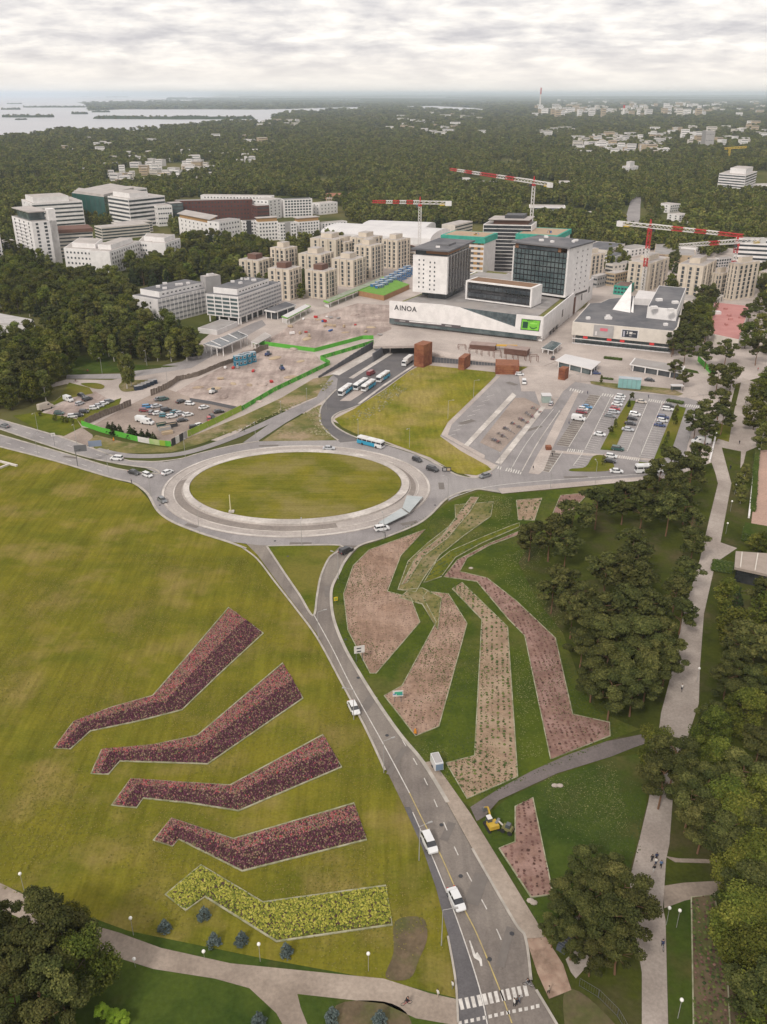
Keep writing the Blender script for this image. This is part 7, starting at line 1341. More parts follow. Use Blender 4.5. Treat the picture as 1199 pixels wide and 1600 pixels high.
# boats, skips and stacks behind the green hoarding
for k, (x, y, nm, lb, m_, sz) in enumerate([(258, 672, 'skip', 'open grey skip behind the hoarding corner', W_grey, (5, 2.2, 1.5)), (268, 667, 'skip', 'dark skip right of the grey one', M_dark, (5, 2.2, 1.6)), (262, 678, 'skip', 'pale skip full of boards behind the hoarding', W_sand, (4.4, 2, 1.2)), (253, 666, 'skip', 'green skip in the works car park front', MATS['car_green'], (4.2, 2, 1.4))]):
    p = P(x, y); o = empty(nm, (p.x, p.y, .1), .5); tag(o, lb, 'skip', 'skips behind the hoarding'); h_ = sz[2]
    for (cx, cy, sx, sy) in ((0, -sz[1] / 2, sz[0], .1), (0, sz[1] / 2, sz[0], .1), (-sz[0] / 2, 0, .1, sz[1]), (sz[0] / 2, 0, .1, sz[1])): MB().mat(m_).box((cx, cy, h_ / 2), (sx, sy, h_)).build('side', o)
    MB().mat(W_sand).box((0, 0, h_ * .4), (sz[0] * .94, sz[1] * .9, h_ * .6)).build('rubble', o)
for k in range(5):
    p = P(217 + k * 5.6, 609 - k * 2.3); o = empty('container', (p.x, p.y, .1), .55); tag(o, 'dark blue-black waste container, %s of the row beside the poplar' % ['nearest', 'second', 'middle', 'fourth', 'farthest'][k], 'container', 'dark containers beside the poplar'); MB().mat(mat('container_dark', (.03, .04, .06))).box((0, 0, 1.0), (4.2, 2.2, 2.0), taper=.95).build('body', o); MB().mat(W_grey).box((0, 0, 2.04), (4, 2.0, .12)).build('lid', o)
# bicycles in the racks
def bike_mesh(col):
    b = MB().mat(M_tyre)
    for x in (-.5, .5):
        for k in range(8): a, c = 2 * math.pi * k / 8, 2 * math.pi * (k + 1) / 8; b.bar((x + .33 * math.cos(a), 0, .34 + .33 * math.sin(a)), (x + .33 * math.cos(c), 0, .34 + .33 * math.sin(c)), .03, 3)
    b.mat(col)
    for a, c in (((-.5, 0, .34), (-.12, 0, .34)), ((-.12, 0, .34), (-.22, 0, .85)), ((-.22, 0, .78), (.35, 0, .82)), ((-.12, 0, .34), (.35, 0, .78)), ((.5, 0, .34), (.33, 0, .95)), ((.33, -.25, .97), (.33, .25, .97))): b.bar(a, c, .03, 4)
    b.mat(M_dark).box((-.24, 0, .9), (.24, .12, .06)); return b.mesh('bicycle')
bks = [bike_mesh(c) for c in (M_dark, PAINT['navy'], PAINT['red'], PAINT['silver'])]
rk = random.Random(8)
for row in range(7):
    t = (row + .6) / 7.3; x0, y0 = 765 + (845 - 765) * t, 694 - (694 - 636) * t; x1, y1 = x0 + 15 - 4 * t, y0 + 7; pa, pb = P(x0 - 6, y0 - 3), P(x1 - 3, y1 - 1); d = pb - pa; rz = math.atan2(d.y, d.x)
    o = empty('bicycle_rack', (pa.x, pa.y, .2), rz); tag(o, 'steel bicycle rack, %s row of the bicycle yard' % ['nearest', 'second nearest', 'third', 'middle', 'fifth', 'second farthest', 'farthest'][row], 'bicycle rack', 'bicycle racks')
    b = MB().mat(M_steel); b.box((d.length / 2, 0, .5), (d.length, .12, .12)); b.build('rail', o)
    for k in (0, 1): MB().mat(M_steel).box((d.length * k, 0, .25), (.12, .12, .5)).build('post', o)
    for k in range(rk.randint(6, 10)):
        q_ = pa + d * rk.uniform(0.03, .97); bk = inst('bicycle', rk.choice(bks), None, (q_.x + rk.uniform(-.3, .3), q_.y + rk.uniform(-.3, .3), .2), rz + 1.57 + rk.uniform(-.2, .2)); bk.scale = (1.15,) * 3; tag(bk, 'bicycle leaning in the %s rack row of the bicycle yard' % ['nearest', 'second nearest', 'third', 'middle', 'fifth', 'second farthest', 'farthest'][row], 'bicycle', 'bicycles in the racks, row ' + 'abcdefg'[row])
# ------------------------------------------------------------------ hoardings, fences, signs, lamps, people
M_hgreen = mat('hoarding_green', (0.085, 0.34, 0.035), (0.10, 0.39, 0.045), .3, rough=.7); M_hlime = mat('hoarding_lime', (0.24, 0.34, 0.04), (0.28, 0.38, 0.05), .3, rough=.7); M_hpale = mat('hoarding_pale', (0.40, 0.45, 0.22), (.3, .42, .16), .4, rough=.7)
M_fencewood = mat('fence_weathered', (0.21, 0.17, 0.14), (.15, .12, .10), .8, rough=1)
def hoarding(label, pts, h, mats_, pl=2.9, cat='hoarding', lean=False):
    o0 = P(*pts[0]); o = empty('hoarding', (o0.x, o0.y, .05)); tag(o, label, cat, 'hoardings round the works'); i = 0; cache = {}
    for a, c in zip(pts[:-1], pts[1:]):
        A_, B_ = P(*a), P(*c); d = B_ - A_; n = max(1, round(d.length / pl)); rz = math.atan2(d.y, d.x); w = d.length / n
        for k in range(n):
            if i > 280: break
            p = A_ + d * ((k + .5) / n); m_ = mats_[i % len(mats_)] if isinstance(mats_, list) else mats_((p, k, n)); key = (round(w, 2), m_.name)
            if key not in cache: cache[key] = MB().mat(m_).box((0, 0, h / 2), (w - .06, .12, h)).mesh('panel')
            inst('panel', cache[key], o, (p.x - o0.x, p.y - o0.y, 0), rz); i += 1
            if k % 2 == 0: inst('brace', FB, o, (p.x - o0.x, p.y - o0.y, 0), rz)
    return o
FB = MB().mat(W_sand).bar((0, .1, 1.7), (0, 1.2, .05), .06, 4).mesh('brace')
hoarding('bright green hoarding round the upper works yard', [(396, 537), (440, 543), (492, 550), (530, 540), (567, 530), (584, 530)], 2.2, [M_hgreen])
hoarding('long bright green hoarding beside the bus road', [(584, 537), (545, 549), (501, 562), (516, 570), (475, 590), (429, 612), (378, 642)], 2.2, [M_hgreen, M_hgreen, mat('hoarding_green_dark', (.06, .26, .03))])
hoarding('yellow-green hoarding beside the works car park', [(378, 642), (340, 661), (294, 683)], 2.8, [M_hlime])
hoarding('green printed hoarding facing the west road', [(128, 665), (160, 676), (216, 690)], 2.3, [M_hgreen]); hoarding('white, pale and green printed hoarding end at the corner', [(216, 690), (226, 692), (250, 696), (268, 698)], 2.3, [M_whp, M_whp, M_hpale, M_hpale, M_hlime, M_hgreen]); hoarding('black and white picture hoarding at the corner', [(269, 698), (293, 684)], 3.2, [M_dark, M_whp, M_dark, W_grey])
hoarding('green hoarding among the pines right of the shops', [(1090, 564), (1100, 574), (1116, 590)], 3.0, [M_hgreen])
hoarding('low dark wall between the two works yards', [(297, 627), (330, 632), (372, 641)], 1.6, [mat('low_wall', (.12, .12, .13))], cat='wall')
def fence(label, pts, h, pl=1.6):
    o0 = P(*pts[0]); o = empty('wooden_fence', (o0.x, o0.y, .05)); tag(o, label, 'fence', 'weathered wooden fences'); r = random.Random(len(label)); ms = [MB().mat(M_fencewood).box((0, 0, hh / 2), (pl - .12, .14, hh)).mesh('fence_panel') for hh in (h, h * .94, h * 1.05)]
    for a, c in zip(pts[:-1], pts[1:]):
        A_, B_ = P(*a), P(*c); d = B_ - A_; n = max(1, int(d.length / pl)); rz = math.atan2(d.y, d.x)
        for k in range(n): p = A_ + d * ((k + .5) / n); inst('fence_panel', r.choice(ms), o, (p.x - o0.x, p.y - o0.y, 0), rz + r.uniform(-.05, .05))
    return o
fence('weathered wooden fence left of the works car park', [(133, 665), (160, 652), (206, 634)], 3.0); fence('weathered wooden fence behind the works car park', [(236, 619), (262, 608), (280, 595)], 3.0); fence('weathered wooden fence along the upper side road', [(280, 595), (310, 588), (340, 575), (366, 566)], 2.4); fence('weathered wooden fence right of the teal cabins', [(394, 556), (408, 549), (420, 545)], 3.0)
# dry flag/stone wall by the promenade
o0 = P(1112, 718); o = empty('pale_wall', o0); tag(o, 'slim pale concrete wall rising beside the white camper van', 'wall'); a, c_ = P(1109, 722) - o0, P(1119, 680) - o0; MB().mat(W_white).box(((a.x + c_.x) / 2, (a.y + c_.y) / 2, .7), ((c_ - a).length, .6, 1.4), math.atan2(c_.y - a.y, c_.x - a.x)).build('wall', o)
o0 = P(1185, 700); o = empty('terrace_wall', P(1160, 800)); tag(o, 'long narrow white wall between the hedges and the pink court', 'wall'); at = P(1160, 800); pts = [(1186, 704), (1178, 740), (1170, 810)]
for k in range(2): a, c_ = P(*pts[k]) - at, P(*pts[k + 1]) - at; MB().mat(W_white).box(((a.x + c_.x) / 2, (a.y + c_.y) / 2, .5), ((c_ - a).length, .6, 1.0), math.atan2(c_.y - a.y, c_.x - a.x)).build('wall_length', o)
# hedges
def hedge(label, pts, w, h, n=500, m_=None):
    o0 = P(*pts[0]); o = empty('hedge', o0); tag(o, label, 'hedge', 'clipped hedges'); P_ = []; g = np.random.default_rng(len(label))
    for a, c in zip(pts[:-1], pts[1:]):
        A_, B_ = P(*a), P(*c); d = B_ - A_; nn = Vector((-d.y, d.x, 0)).normalized()
        for _ in range(n): u, v_ = g.uniform(0, 1), g.uniform(-.5, .5) * w; q_ = A_ + d * u + nn * v_ - o0; P_.append((q_.x, q_.y, h * g.uniform(.2, .75)))
        m2 = (A_ + B_) / 2 - o0; MB().mat(LM['spruce'] if 'LM' in globals() else M_lawn_dark).box((m2.x, m2.y, h * .42), (d.length, w * .9, h * .84), math.atan2(d.y, d.x)).build('core', o)
    tufts('leaves', np.array(P_), .45, M_green_t, g.uniform(0, .7, len(P_)), o, 3); return o
hedge('dark clipped hedge right of the terrace wall', [(1183, 706), (1176, 800)], 2.0, 1.4); hedge('low hedge between car park and lane at the top', [(1042, 627), (1068, 631)], 2.2, 1.2); hedge('round-topped yellow-green hedge above the park building', [(1160, 838), (1215, 848)], 9, 4.0, 900)
for k in range(5): hedge('short dark hedge row, %s of five beside the park building' % ['leftmost', 'second', 'middle', 'fourth', 'rightmost'][k], [(1118 + k * 6.4, 878 + k * 1.0), (1115 + k * 6.2, 893 + k)], 1.5, 1.2, 120)
hedge('clipped hedge strip above the traffic lane near the shops', [(940, 592), (958, 594)], 1.6, 1.0, 150); hedge('dark red-leaved hedge right of the glass pavilion', [(944, 560), (972, 563)], 2.0, 1.3, 200)
# signs
def sign(px, py, hh, label, w, h, z0, faces, rz=0.0, posts=2, back=M_whp, cat='sign'):
    p = P(px, py); o = empty('road_sign', (p.x, p.y, .1), rz); tag(o, label, cat)
    for k in range(posts): MB().mat(M_steel).box(((k - (posts - 1) / 2) * w * .6, .12, z0 / 2 + .3), (.14, .14, z0 + .6)).build('post', o)
    MB().mat(back).box((0, 0, z0 + h / 2), (w, .12, h)).build('board', o)
    for (x0, x1, a, c, m_) in faces: MB().mat(m_).box(((x0 + x1) / 2 * w, -.09, z0 + (a + c) / 2 * h), ((x1 - x0) * w, .06, (c - a) * h)).build('print', o)
    return o
sg = mat('sign_green', (.05, .34, .22)); sb_ = mat('sign_blue', (.08, .18, .42))
sign(562, 1034, 0, 'white board with two black bars on the corner of the first mulch bed', 2.7, 2.1, 2.6, [(-.26, .16, .62, .76, M_dark), (-.26, .16, .16, .32, M_dark)], .25)
sign(622, 1098, 0, 'green and white board at the foot of the second mulch bed', 2.5, 1.6, 1.8, [(-.32, .42, .5, .82, sg), (-.12, .42, .2, .5, sg), (-.45, -.2, .34, .5, sb_), (.2, .45, .3, .44, sb_)], .1)
sign(698, 739, 0, 'dark framed sign beside the roundabout on the field edge', 3.4, 1.6, .6, [(-.4, -.05, .2, .8, W_grey), (.05, .4, .2, .8, W_sand)], .0, back=M_dark)
sign(525, 942, 0, 'small yellow board with white box on the right fork verge', 1.1, 1.2, .6, [(-.3, .3, .3, .8, M_hlime)], .3, 1, mat('sign_yellow', (.6, .42, .03)))
sign(86, 697, 0, 'white lamp-like sign above the west road', 1.6, 1.4, 4.2, [(-.3, .3, .3, .7, W_grey)], .2, 1)
p = P(122, 729); o = empty('gantry_sign', (p.x, p.y, .1), -.2); tag(o, 'grey direction sign on a tall mast over the west road', 'road sign'); MB().mat(M_steel).bar((0, 0, 0), (0, 0, 7.2), .16, 8).build('mast', o); MB().mat(M_steel).bar((0, 0, 6.8), (3, 6, 6.8), .12, 6).build('arm', o); MB().mat(mat('sign_back', (.13, .13, .14))).box((1.0, 2.0, 6.8), (4.6, .14, 2.6), .4).build('board', o); MB().mat(mat('sign_back_blue', (.20, .24, .32))).box((4.2, 7.5, 6.9), (5.0, .14, 2.4), .4).build('board', o)
for (x, y, lb) in [(178, 689, 'orange roadworks marker on the verge below the hoarding'), (649, 1147, 'orange marker lying on the verge beside the south road')]:
    p = P(x, y); o = empty('marker', (p.x, p.y, .15)); tag(o, lb, 'marker'); MB().mat(mat('orange', (.6, .22, .02))).box((0, 0, .7), (.7, .25, 1.3), taper=.5).build('cone', o); MB().mat(M_dark).box((0, 0, .05), (1, 1, .1)).build('foot', o)
# flag pole on the round green
p = P(361, 803); o = empty('flagpole', (p.x, p.y, .7)); hh = top_z(361, 803, 776); tag(o, 'pale yellow pole standing at the lower left of the round green', 'pole'); MB().mat(mat('pole_pale', (.55, .50, .30))).bar((0, 0, 0), (0, 0, hh), .22, 8, .14).build('shaft', o); MB().mat(M_conc).box((.3, 0, .3), (1.8, 1.2, .6)).build('foot', o)
# manhole lid / stones
for x, y, lb in [(736, 889, 'pink stone slab lying inside the bend of the longest bed'), (867, 1229, 'left pale boulder by the park path'), (875, 1229, 'right pale boulder by the park path'), (829, 1409, 'left white bag by the pointed bed'), (834, 1412, 'right white bag by the pointed bed')]:
    p = P(x, y); o = empty('boulder', (p.x, p.y, Z_LAWN + .05)); tag(o, lb, 'stone'); MB().mat(mat('boulder_stone', (.42, .36, .31), (.34, .29, .25), .6)).ball((0, 0, .15), .62, 8, 5, (1.2, .9, .5)).build('stone', o)
# street lamps
LMP = {}
def lamp(px, py, h, label, kind='globe', rz=0.0, group=None):
    if kind not in LMP:
        if kind == 'globe': LMP[kind] = (MB().mat(M_post).bar((0, 0, 0), (0, 0, 1), .012, 6, .009).mesh('post'), MB().mat(mat('globe_white', (.78, .76, .72), rough=.4)).ball((0, 0, 0), .32, 10, 7).mesh('globe'))
        else: LMP[kind] = (MB().mat(M_post).bar((0, 0, 0), (0, 0, 1), .012, 6, .007).mesh('post'), MB().mat(M_post).bar((0, 0, 0), (1.8, 0, .25), .06, 5).box((2.1, 0, .27), (.9, .34, .14)).mesh('arm'))
    p = P(px, py); o = empty('street_lamp', (p.x, p.y, .1), rz); inst('post', LMP[kind][0], o, sc=(h, h, h)); inst('globe' if kind == 'globe' else 'lamp_arm', LMP[kind][1], o, (0, 0, h)); return tag(o, label, 'street lamp', group)
for x, y, h, lb in [(38, 1392, 4.2, 'white globe lamp above the left end of the lower path'), (209, 1462, 4.2, 'white globe lamp left of the spruces on the lower lawn'), (407, 1503, 4.2, 'white globe lamp below the yellow bed point'), (576, 1518, 4.2, 'white globe lamp left of the bare patch'), (320, 1500, 2.0, 'low white globe light on the edge of the lower path'), (212, 1512, 2, 'low white globe light below the lower path'),
    (1041, 1446, 4.2, 'globe lamp at the corner of the lower cross path'), (1057, 1450, 4.2, 'globe lamp right of the corner one on the lower lawn'), (1059, 1592, 4.4, 'globe lamp at the bottom right beside the promenade'), (900, 1458, 3.6, 'globe lamp between the pine clump and the bottom road'), (1089, 1066, 4, 'globe lamp where the promenade runs under trees'),
    (1148, 773, 4, 'globe lamp in the garden plot, top one'), (1141, 800, 4, 'globe lamp in the garden plot, second one'), (1134, 835, 4, 'globe lamp in the garden plot, lowest one')]:
    lamp(x, y, h, lb, 'globe', 0, 'globe lamps of the park')
for i, (x, y, rz) in enumerate([(690, 1478, .1), (655, 1345, .4), (600, 1208, .4), (553, 1125, 3.0), (498, 1000, .4), (529, 905, 2.6), (472, 853, 1.6), (312, 833, 1.2), (236, 776, .6), (600, 843, 1.8), (700, 781, 2.6), (640, 700, 4.2), (560, 684, 4.6), (400, 689, 4.7), (290, 716, 5.2), (120, 693, 4.8), (60, 675, 4.6), (170, 740, 1.4), (60, 712, 1.4), (440, 655, 4.8), (480, 634, 4.8), (510, 640, 0), (860, 764, 1.7), (930, 756, 1.7), (800, 735, 4.6), (842, 690, 3.6), (872, 650, 3.6), (905, 612, 3.6), (700, 655, 0), (740, 622, 0), (780, 745, 1.6), (900, 706, 0), (955, 665, 0), (1000, 720, 4.6), (1025, 690, 3.2), (1075, 690, 3.2), (1095, 645, 3.4), (330, 560, 0), (262, 600, 4), (160, 584, 4.7), (196, 575, 4.7), (230, 572, 4.7)]):
    pass
    seg = ('by the crosswalk' if y > 1440 else 'beside the lower south road' if y > 1200 else 'beside the middle of the south road' if y > 960 else 'round the roundabout' if (y > 690 and 225 < x < 720 and y > 684) else 'along the west road' if x < 300 and y > 600 else 'by the northwest roads' if x < 520 else 'at the car park and terminal')
    lamp(x, y, 8.5, 'slim grey arm lamp %s' % seg, 'arm', rz, 'grey arm lamps ' + seg)
# ------------------------------------------------------------------ people
SK = mat('skin', (.42, .24, .17), rough=.6); CL_ = {k: mat('cloth_' + k, c, rough=.9) for k, c in {'black': (.02, .02, .024), 'navy': (.03, .04, .09), 'grey': (.16, .16, .17), 'white': (.6, .58, .55), 'red': (.36, .04, .04), 'blue': (.08, .14, .26), 'beige': (.4, .33, .25)}.items()}; M_hair = mat('hair', (.05, .032, .02), rough=.8)
BODY = {}
def body_mesh(pose, seed, top, low):
    k = (pose, seed % 3, top, low)
    if k in BODY: return BODY[k]
    s = [0.18, -0.14, 0.1][seed % 3] if pose == 'walk' else 0.05
    if pose == 'ride': J = {'pel': (0, 0, .92), 'che': (.22, 0, 1.28), 'nec': (.32, 0, 1.46), 'hea': (.36, 0, 1.60), 'kl': (.32, .12, .78), 'fl': (.12, .12, .38), 'kr': (.36, -.12, .92), 'fr': (.18, -.12, .52), 'el': (.42, .24, 1.18), 'hl': (.62, .24, 1.02), 'er': (.42, -.24, 1.18), 'hr': (.62, -.24, 1.02)}
    else: J = {'pel': (0, 0, .92), 'che': (.02, 0, 1.28), 'nec': (.02, 0, 1.48), 'hea': (.03, 0, 1.63), 'kl': (s * .6 + .05, .1, .50), 'fl': (s, .1, .06), 'kr': (-s * .4 + .05, -.1, .50), 'fr': (-s, -.1, .06), 'el': (-s * .4, .25, 1.14), 'hl': (s * .2 + .05, .25, .88), 'er': (s * .4, -.25, 1.14), 'hr': (-s * .2 + .08, -.25, .88)}
    J['sl'] = (J['che'][0], .17, J['che'][2] + .12); J['sr'] = (J['che'][0], -.17, J['che'][2] + .12)
    names = list(J); me = bpy.data.meshes.new('body'); E = [('pel', 'che'), ('che', 'nec'), ('nec', 'hea'), ('pel', 'kl'), ('kl', 'fl'), ('pel', 'kr'), ('kr', 'fr'), ('che', 'sl'), ('sl', 'el'), ('el', 'hl'), ('che', 'sr'), ('sr', 'er'), ('er', 'hr')]
    me.from_pydata([J[n] for n in names], [(names.index(a), names.index(c)) for a, c in E], []); ob = bpy.data.objects.new('tmp', me); SC.collection.objects.link(ob)
    md = ob.modifiers.new('s', 'SKIN'); rad = {'pel': .15, 'che': .17, 'nec': .07, 'hea': .105, 'kl': .075, 'kr': .075, 'fl': .05, 'fr': .05, 'sl': .08, 'sr': .08, 'el': .055, 'er': .055, 'hl': .04, 'hr': .04}
    for i, n in enumerate(names): me.skin_vertices[0].data[i].radius = (rad[n], rad[n]); me.skin_vertices[0].data[i].use_root = n == 'pel'
    sd2 = ob.modifiers.new('d', 'SUBSURF'); sd2.levels = 1; dg = bpy.context.evaluated_depsgraph_get(); m2 = bpy.data.meshes.new_from_object(ob.evaluated_get(dg)); bpy.data.objects.remove(ob)
    m2.materials.clear(); [m2.materials.append(x) for x in (CL_[top], CL_[low], SK)]
    for pl in m2.polygons: z = pl.center.z; pl.material_index = 2 if z > 1.5 * (1 if pose == 'walk' else .98) else (0 if z > .93 else 1); pl.use_smooth = True
    BODY[k] = m2; return m2
def person(px, py, rz, label, top='black', low='navy', pose='walk', seed=0, z=.2, bike=False, sc=1.08):
    p = P(px, py); o = empty('person', (p.x, p.y, z), rz); o.scale = (sc,) * 3; inst('body', body_mesh(pose, seed, top, low), o); hx = .36 if pose == 'ride' else .02; hz = 1.68 if pose == 'ride' else 1.70
    inst('hair', HAIR, o, (hx, 0, hz)); tag(o, label, 'person', None)
    if bike: bk = inst('bicycle', bks[seed % 4], None, (p.x + .15 * math.cos(rz), p.y + .15 * math.sin(rz), z), rz); bk.scale = (1.15,) * 3; tag(bk, 'bicycle ridden by the ' + label, 'bicycle'); bk['label'] = ' '.join(bk['label'].split()[:16])
    return o
HAIR = MB().mat(M_hair).ball((-.02, 0, .02), .115, 8, 6, (1, 1, .8)).mesh('hair')
for a in [(803, 1573, 3.4, 'person in white crossing between the two crosswalk rows', 'white', 'black'), (807, 1573, 3.3, 'person in black beside the one in white on the crosswalk', 'black', 'black'), (811, 1569, 3.3, 'person in grey right behind the pair on the crosswalk', 'grey', 'navy'), (707, 1546, .4, 'person in white top at the kerb left of the crosswalk', 'white', 'grey'), (684, 1559, .5, 'person in white walking where the lower path meets the road', 'white', 'beige'),
          (857, 1554, 2.2, 'person in pale jacket on the dug-up pavement', 'beige', 'black'), (1018, 1348, 1.2, 'person in dark coat, left of the group on the promenade', 'black', 'black'), (1025, 1345, 1.4, 'person in navy at the top of the promenade group', 'navy', 'black'), (1024, 1353, 1.3, 'person in white in the middle of the promenade group', 'white', 'navy'), (1032, 1357, 1.2, 'person in blue right of the promenade group', 'blue', 'black'), (1021, 1364, 1.5, 'person in black at the foot of the promenade group', 'black', 'white'),
          (1155, 695, .5, 'person in dark clothes on the wide upper plaza', 'black', 'black'), (1141, 734, .9, 'person in black where the promenade narrows', 'black', 'navy'), (1184, 580, .2, 'person in dark red on the upper square', 'red', 'black'), (1165, 631, .2, 'person in navy near the top of the promenade', 'navy', 'black'), (863, 714, .4, 'dark-clothed person near the little rusty box', 'black', 'black'), (833, 735, .4, 'person in black by the parking bays corner', 'black', 'grey'), (889, 663, .3, 'person on the pavement beside the first parking row', 'grey', 'navy'), (918, 617, .3, 'person at the head of the parking bays', 'navy', 'black'), (1013, 623, .2, 'person in navy at the upper crosswalk', 'navy', 'black'), (206, 756, .3, 'person in black on the kerb at the roundabout entry', 'black', 'black'), (602, 841, .3, 'person in grey at the roundabout edge below the white car', 'grey', 'black'), (382, 676, .3, 'person walking on the footpath above the roundabout', 'black', 'grey')]:
    person(a[0], a[1], a[2], a[3], a[4], a[5], seed=int(a[0]))
for a in [(827, 1543, 2.9, 'cyclist in dark jacket at the right end of the crosswalk', 'black', 'grey'), (634, 1572, .3, 'cyclist in black on the lower path', 'black', 'black'), (1035, 1484, 1.5, 'cyclist in navy on the promenade', 'navy', 'black'), (1065, 1081, 1.3, 'cyclist in white under the trees on the promenade', 'white', 'black'), (118, 598, .1, 'cyclist in black at the left junction', 'black', 'navy'), (137, 583, .1, 'cyclist in red on the upper left path', 'red', 'black')]:
    person(a[0], a[1], a[2], a[3], a[4], a[5], 'ride', int(a[0]), .25, True)
# small monument at the left edge, dark car by the trees
o = empty('low_basin', P(4, 724)); tag(o, 'pale kerbed basin corner at the left picture edge in the meadow', 'basin'); o0 = P(4, 724)
for k, (a, c_) in enumerate([((-40, 712), (27, 729)), ((14, 727), (-30, 745)), ((-50, 730), (-30, 745))]): pa, pb = P(*a) - o0, P(*c_) - o0; MB().mat(M_conc).box(((pa.x + pb.x) / 2, (pa.y + pb.y) / 2, .35), ((pb - pa).length, .9, .7 + .02 * k), math.atan2(pb.y - pa.y, pb.x - pa.x)).build('coping', o)
p = P(883, 1478); o = empty('waste_station', (p.x, p.y, .15), .9); tag(o, 'dark ribbed box with a pale lid post beside the paved access', 'box'); MB().mat(mat('box_dark', (.06, .07, .09))).box((0, 0, .6), (3.4, 1.6, 1.2), taper=.95).build('body', o)
for k in range(6): MB().mat(M_steel).box((-1.4 + k * .56, 0, 1.22), (.1, 1.5, .08)).build('rib', o)
# construction mesh fence at the bottom
o0 = P(905, 1542); o = empty('mesh_fence', (o0.x, o0.y, .15)); tag(o, 'row of temporary steel mesh fence panels at the bottom right', 'fence')
pts = [P(905, 1542) - o0, P(935, 1560) - o0, P(965, 1590) - o0, P(985, 1625) - o0]
for a, c_ in zip(pts[:-1], pts[1:]):
    d = c_ - a; n = max(1, round(d.length / 3.4))
    for k in range(n):
        q0, q1 = a + d * (k / n), a + d * ((k + 1) / n - .02); b = MB().mat(M_steel); up = Vector((0, 0, 1.9)); b.bar(q0, q0 + up, .035); b.bar(q1, q1 + up, .035); b.bar(q0 + up, q1 + up, .03); b.bar(q0 + up * .1, q1 + up * .1, .03)
        for j in range(1, 8): qq = q0.lerp(q1, j / 8); b.bar(qq + up * .1, qq + up, .012, 3)
        b.build('fence_panel', o)
# ------------------------------------------------------------------ trees
def leaf_mat(name, dark, mid_, lite, rand=0.22):
    return mat(name, dark, lite, attr='v', ramp=[(0, dark), (0.5, mid_), (1, lite)], rough=0.8, spec=0.06, rand=rand, streak=[(0.007, 0.007, 0.3, 0.30), (0.03, 0.03, 0.3, 0.12)])
LM = {'pine': leaf_mat('pine_needles', (0.026, 0.034, 0.011), (0.064, 0.070, 0.020), (0.132, 0.126, 0.038)),
      'broad': leaf_mat('broad_leaves', (0.036, 0.052, 0.010), (0.094, 0.106, 0.018), (0.180, 0.172, 0.034), 0.28),
      'birch': leaf_mat('birch_leaves', (0.055, 0.072, 0.018), (0.125, 0.132, 0.032), (0.220, 0.205, 0.058), 0.32),
      'spruce': leaf_mat('spruce_needles', (0.018, 0.030, 0.012), (0.036, 0.050, 0.018), (0.066, 0.078, 0.028)),
      'blue': leaf_mat('blue_needles', (0.045, 0.064, 0.060), (0.085, 0.110, 0.104), (0.15, 0.18, 0.17), 0.1),
      'lime': leaf_mat('lime_leaves', (0.12, 0.20, 0.02), (0.22, 0.33, 0.03), (0.32, 0.42, 0.05), 0.1)}
M_bark = mat('bark', (0.085, 0.062, 0.045), (0.14, 0.10, 0.075), 1.5, rough=1, world_co=False)
M_bark_pine = mat('pine_bark', (0.19, 0.10, 0.055), (0.12, 0.075, 0.05), 0.8, rough=1, world_co=False)
M_bark_birch = mat('birch_bark', (0.42, 0.39, 0.35), (0.10, 0.09, 0.08), 1.2, rough=0.9, world_co=False, mid=(0.55, 0.66))
